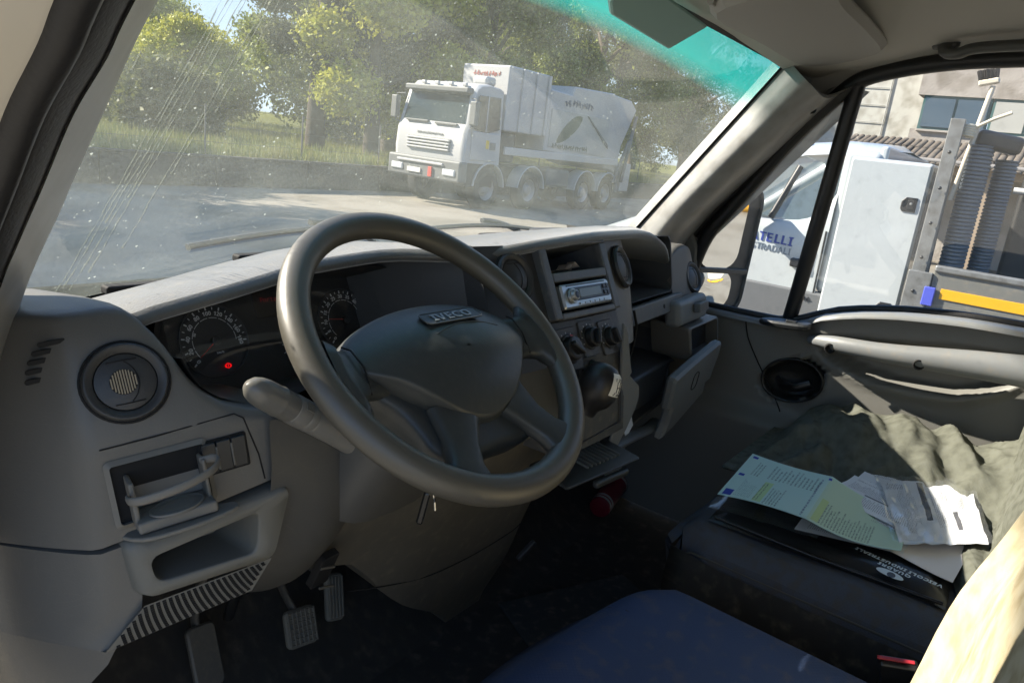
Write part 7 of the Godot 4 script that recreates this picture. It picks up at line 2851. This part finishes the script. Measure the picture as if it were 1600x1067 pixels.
	single("rope", g, flat("rope", lin(0.48, 0.44, 0.34), 0.9), "pale rope knotted round the broom handle at the post top", "rope")

func build_building() -> void:
	var X := 22.0
	var plaster := grained("plaster", lin(0.33, 0.305, 0.275), 0.95, tex_asphalt, 0.5, 1.0, tex_blotch, 0.25, 0.3, true)
	var pale := grained("plaster_pale", lin(0.46, 0.46, 0.42), 0.95, tex_asphalt, 0.5, 0.6, tex_blotch, 0.3, 0.3, true)
	var b := thing("workshop_building", "beige workshop building with a band of green framed windows", "building", V(X, 0, 2))
	var g := Geo.new()
	g.box(at(V(X + 3, 5.2, 8.0)), V(6, 1.9, 23.8))
	g.box(at(V(X + 3, 1.65, 8.0)), V(6, 3.45, 23.8))
	part(b, "wall", g, plaster)
	g = Geo.new()
	g.box(at(V(X + 5, 3.2, -6.2)), V(6, 6.4, 4.4))
	part(b, "annex_wall", g, pale)
	var fr := flat("window_green", lin(0.035, 0.095, 0.095), 0.5)
	var glass := flat("window_pane_blue", lin(0.05, 0.08, 0.11), 0.05)
	var shade := flat("window_blind", lin(0.35, 0.35, 0.32), 0.3)
	for k in 7:
		var z0 := -3.75 + 1.62 * k
		var w := tbox(b, "window", X + 0.05, X + 0.15, 3.38, 4.25, z0, z0 + 1.60, fr, 0.0)
		for q in [[z0 + 0.06, z0 + 0.77, glass if k < 1 else shade], [z0 + 0.83, z0 + 1.54, shade if k == 1 else glass]]:
			tbox(w, "pane", X + 0.02, X + 0.1, 3.45, 4.18, q[0], q[1], q[2], 0.0)
		tbox(w, "sill", X - 0.08, X + 0.1, 3.32, 3.375, z0, z0 + 1.6, plaster, 0.01)
	# cables and a ladder-like frame on the annex
	g = Geo.new()
	for z in [-5.0, -5.9]:
		g.tube([V(X + 1.97, 3.2, z), V(X + 1.97, 6.2, z)], 0.018, 6)
	for k in 5:
		g.tube([V(X + 1.97, 3.6 + 0.5 * k, -5.0), V(X + 1.97, 3.6 + 0.5 * k, -5.9)], 0.012, 6)
	part(b, "ladder", g, flat("ladder_grey", lin(0.3, 0.31, 0.30), 0.6))
	# canopy with rounded roof tiles
	var tile := grained("roof_tile", lin(0.13, 0.112, 0.095), 0.9, tex_asphalt, 1.5, 0.8, tex_blotch, 1.0, 0.3, true)
	var c := thing("tiled_canopy", "lean-to canopy of weathered roof tiles below the window band", "canopy", V(X - 1.2, 2.4, 3))
	var tm := Geo.new()
	var rows := []
	for s in [0.0, 0.5, 1.0]:
		var row := PackedVector3Array()
		for k in 9:
			var a := PI * k / 8.0
			row.append(V(lerpf(0.0, -1.0, s) * 1.0, 0.05 * sin(a), 0.075 * cos(a)))
		rows.append(row)
	tm.grid(rows)
	var low := []
	for r in rows:
		low.append(moved(r, V(0, -0.02, 0)))
	tm.grid(low, false, false, true)
	var mesh := tm.mesh()
	var sl := Basis(Vector3.BACK, atan2(0.62, 2.4))
	for k in 88:
		for j in 3:
			lpart(c, "tile", mesh, tile, Transform3D(sl * Basis(Vector3.UP, rng.randf_range(-0.03, 0.03)), V(1.15 - 0.82 * j + rng.randf_range(-0.02, 0.02), 0.66 - 0.22 * j + rng.randf_range(0, 0.02), -8.2 + 0.16 * k)))
	tbox(c, "deck", X - 2.4, X, 2.52, 2.56, -5.3, 9.0, flat("timber", lin(0.12, 0.09, 0.06), 0.8), 0.0).rotation.z = 0.0
	tbox(c, "beam", X - 2.35, X - 2.2, 2.22, 2.46, -5.3, 9.0, flat("beam_brown", lin(0.26, 0.20, 0.14), 0.8), 0.02)
	for z in [-5.0, -1.6, 1.8, 5.2, 8.6]:
		tbox(c, "post", X - 2.36, X - 2.18, 0.0, 2.24, z - 0.09, z + 0.09, flat("beam_brown", lin(0.26, 0.20, 0.14), 0.8), 0.01)
	g = Geo.new()
	g.tube([V(X - 2.5, 2.5, -5.4), V(X - 2.5, 2.46, 9.0)], 0.06, 8)
	part(c, "gutter", g, flat("gutter_grey", lin(0.2, 0.19, 0.18), 0.5))

# ---------------------------------------------------------------- trees
func leaf_cluster(sd: int, n: int, spread: float, size: float) -> ArrayMesh:
	var r := RandomNumberGenerator.new()
	r.seed = sd
	var g := Geo.new()
	for k in n:
		var o := V(r.randfn(), r.randfn(), r.randfn()) * spread
		var d := V(r.randf_range(-1, 1), r.randf_range(-1, 0.3), r.randf_range(-1, 1)).normalized()
		var s := d.cross(V(r.randf_range(-1, 1), r.randf_range(-1, 1), r.randf_range(-1, 1))).normalized()
		var l := size * r.randf_range(0.7, 1.3)
		g.tri(o, o + d * l * 0.5 + s * l * 0.28, o + d * l)
		g.tri(o, o + d * l, o + d * l * 0.5 - s * l * 0.28)
	return g.mesh()

func tree(called: String, label: String, where: Vector3, h: float, spread: float, low: float, count: int, c0: Color, c1: Color, clusters: Array, lm: Material, bark: Material, sd: int, group := "trees beyond the low wall") -> void:
	var t := thing(called, label, "tree", where, group)
	var r := RandomNumberGenerator.new()
	r.seed = sd
	var g := Geo.new()
	var lean := V(r.randf_range(-0.04, 0.04), 0, r.randf_range(-0.04, 0.04)) * h
	var tr := h * 0.022 + 0.03
	var tp := []
	for k in 7:
		var f := k / 6.0
		tp.append(lean * f * f + V(r.randf_range(-0.05, 0.05) * f, h * 0.85 * f, r.randf_range(-0.05, 0.05) * f))
	g.tube(spline(tp, 3), spline(tp, 3).map(func(p): return tr * (1.25 - 1.1 * p.y / (h * 0.85))), 9)
	var lobes := []
	var nl := 15
	for k in nl:
		var f := lerpf(low, 0.97, (k + 0.5) / nl)
		var a := k * 2.4 + r.randf_range(-0.5, 0.5)
		var rad := spread * (0.35 + 0.65 * sin(PI * clampf((f - low) / (1.0 - low) * 0.85 + 0.12, 0, 1))) * r.randf_range(0.5, 1.0)
		var c := lean * f * f + V(cos(a) * rad, h * f, sin(a) * rad)
		lobes.append([c, spread * r.randf_range(0.28, 0.5)])
		var st := lean * (f * 0.75) ** 2 + V(0, h * f * 0.72, 0)
		g.tube([st, st.lerp(c, 0.5) + V(0, 0.08 * h * 0.3, 0), c], [tr * 0.45, tr * 0.28, tr * 0.1], 6)
	lpart(t, "trunk", g.mesh(), bark)
	var mm := MultiMesh.new()
	mm.transform_format = MultiMesh.TRANSFORM_3D
	mm.use_colors = true
	mm.mesh = clusters[sd % clusters.size()]
	mm.instance_count = count
	for k in count:
		var q = lobes[r.randi() % nl]
		var d := V(r.randfn(), r.randfn(), r.randfn()).normalized()
		var p: Vector3 = q[0] + d * V(1, 0.75, 1) * (q[1] * r.randf() ** 0.45)
		mm.set_instance_transform(k, Transform3D(Basis.from_euler(V(r.randf() * TAU, r.randf() * TAU, r.randf() * TAU)).scaled(Vector3.ONE * r.randf_range(0.7, 1.4)), p))
		mm.set_instance_color(k, c0.lerp(c1, r.randf()))
	var mi := MultiMeshInstance3D.new()
	mi.name = "crown"
	mi.multimesh = mm
	mi.material_override = lm
	t.add_child(mi)
	mi.set_meta("kind", "stuff")

func build_trees() -> void:
	var lm := flat("leaf", Color.WHITE, 0.6, 0.0, 0.3)
	lm.vertex_color_use_as_albedo = true
	lm.backlight_enabled = true
	lm.backlight = Color(0.75, 0.75, 0.75)
	var bark := grained("bark", lin(0.075, 0.062, 0.05), 0.95, tex_asphalt, 2.0, 2.0, null, 1.0, 0.2, false, true)
	var cl := [leaf_cluster(1, 9, 0.13, 0.15), leaf_cluster(2, 9, 0.15, 0.17), leaf_cluster(3, 8, 0.17, 0.14)]
	var yg0 := Color(0.28, 0.30, 0.03)
	var yg1 := Color(0.44, 0.43, 0.05)
	var dg0 := Color(0.055, 0.07, 0.02)
	var dg1 := Color(0.12, 0.13, 0.035)
	var mg0 := Color(0.13, 0.17, 0.03)
	var mg1 := Color(0.26, 0.29, 0.05)
	# [x, z, height, spread, low, count, colours 0-2, label]
	var list := [
		[9.5, -31.0, 2.6, 2.2, 0.12, 4200, 0, "yellow green bushy tree at the far left of the meadow"],
		[13.5, -34.0, 3.3, 2.2, 0.10, 4600, 2, "mid green tree behind the left part of the meadow"],
		[17.0, -31.0, 4.0, 2.6, 0.12, 4600, 0, "yellow green tree under the gap of blue sky"],
		[11.4, -22.5, 1.8, 1.3, 0.10, 3600, 1, "dark green low tree in the middle of the meadow"],
		[14.6, -19.5, 10.5, 2.1, 0.2, 6000, 1, "tall dark tree with a thick trunk just behind the wall"],
		[15.8, -18.2, 9.0, 2.6, 0.14, 6000, 0, "yellow leaved tree left of the refuse truck"],
		[18.8, -20.5, 11.0, 3.4, 0.2, 7000, 1, "tall dark tree directly behind the refuse truck cab"],
		[22.5, -19.0, 10.0, 3.2, 0.25, 5200, 2, "open crowned tree over the refuse truck"],
		[27.0, -21.5, 11.5, 3.8, 0.22, 6200, 1, "tall dark tree behind the refuse truck body"],
		[32.0, -20.0, 11.0, 3.8, 0.2, 6200, 2, "green tree behind the rear of the refuse truck"],
		[38.0, -22.0, 12.5, 4.4, 0.16, 6800, 1, "broad dark tree right of the refuse truck"],
		[46.0, -21.0, 12.0, 4.6, 0.14, 6800, 1, "broad dark tree beside the passenger windscreen pillar"],
		[21.0, -27.0, 8.0, 3.4, 0.1, 5200, 2, "green bushy tree seen below the tall crowns"],
		[29.0, -30.0, 9.5, 4.2, 0.1, 5600, 1, "dark bushy tree filling the gap behind the truck body"],
		[11.0, -48.0, 3.4, 3.4, 0.08, 5200, 2, "distant green tree at the left edge of the windscreen"],
		[24.0, -48.0, 7.5, 5.0, 0.08, 5200, 2, "distant pale green tree behind the meadow"],
		[42.0, -38.0, 12.0, 5.5, 0.08, 6000, 2, "distant tree behind the broad dark trees"],
		[-6.0, -22.0, 9.5, 3.6, 0.12, 6500, 1, "tree beyond the wall ahead of the van, casting its shade on the yard"],
		[-1.8, -21.5, 9.5, 3.6, 0.12, 6500, 1, "second tree ahead of the van whose shade falls on the yard"],
		[1.6, -23.0, 9.0, 3.2, 0.12, 6500, 1, "third tree ahead of the van, beside the meadow, shading the yard"],
		[56.0, -30.0, 13.0, 5.6, 0.08, 6000, 1, "distant dark tree at the right end of the tree row"],
	]
	for k in list.size():
		var q = list[k]
		var cols: Array = [[yg0, yg1], [dg0, dg1], [mg0, mg1]][q[6]]
		tree("tree", q[7], V(q[0], 0.62 + 0.0072 * (-15.35 - q[1]), q[1]), q[2], q[3], q[4], q[5], cols[0], cols[1], cl, lm, bark, 100 + k)
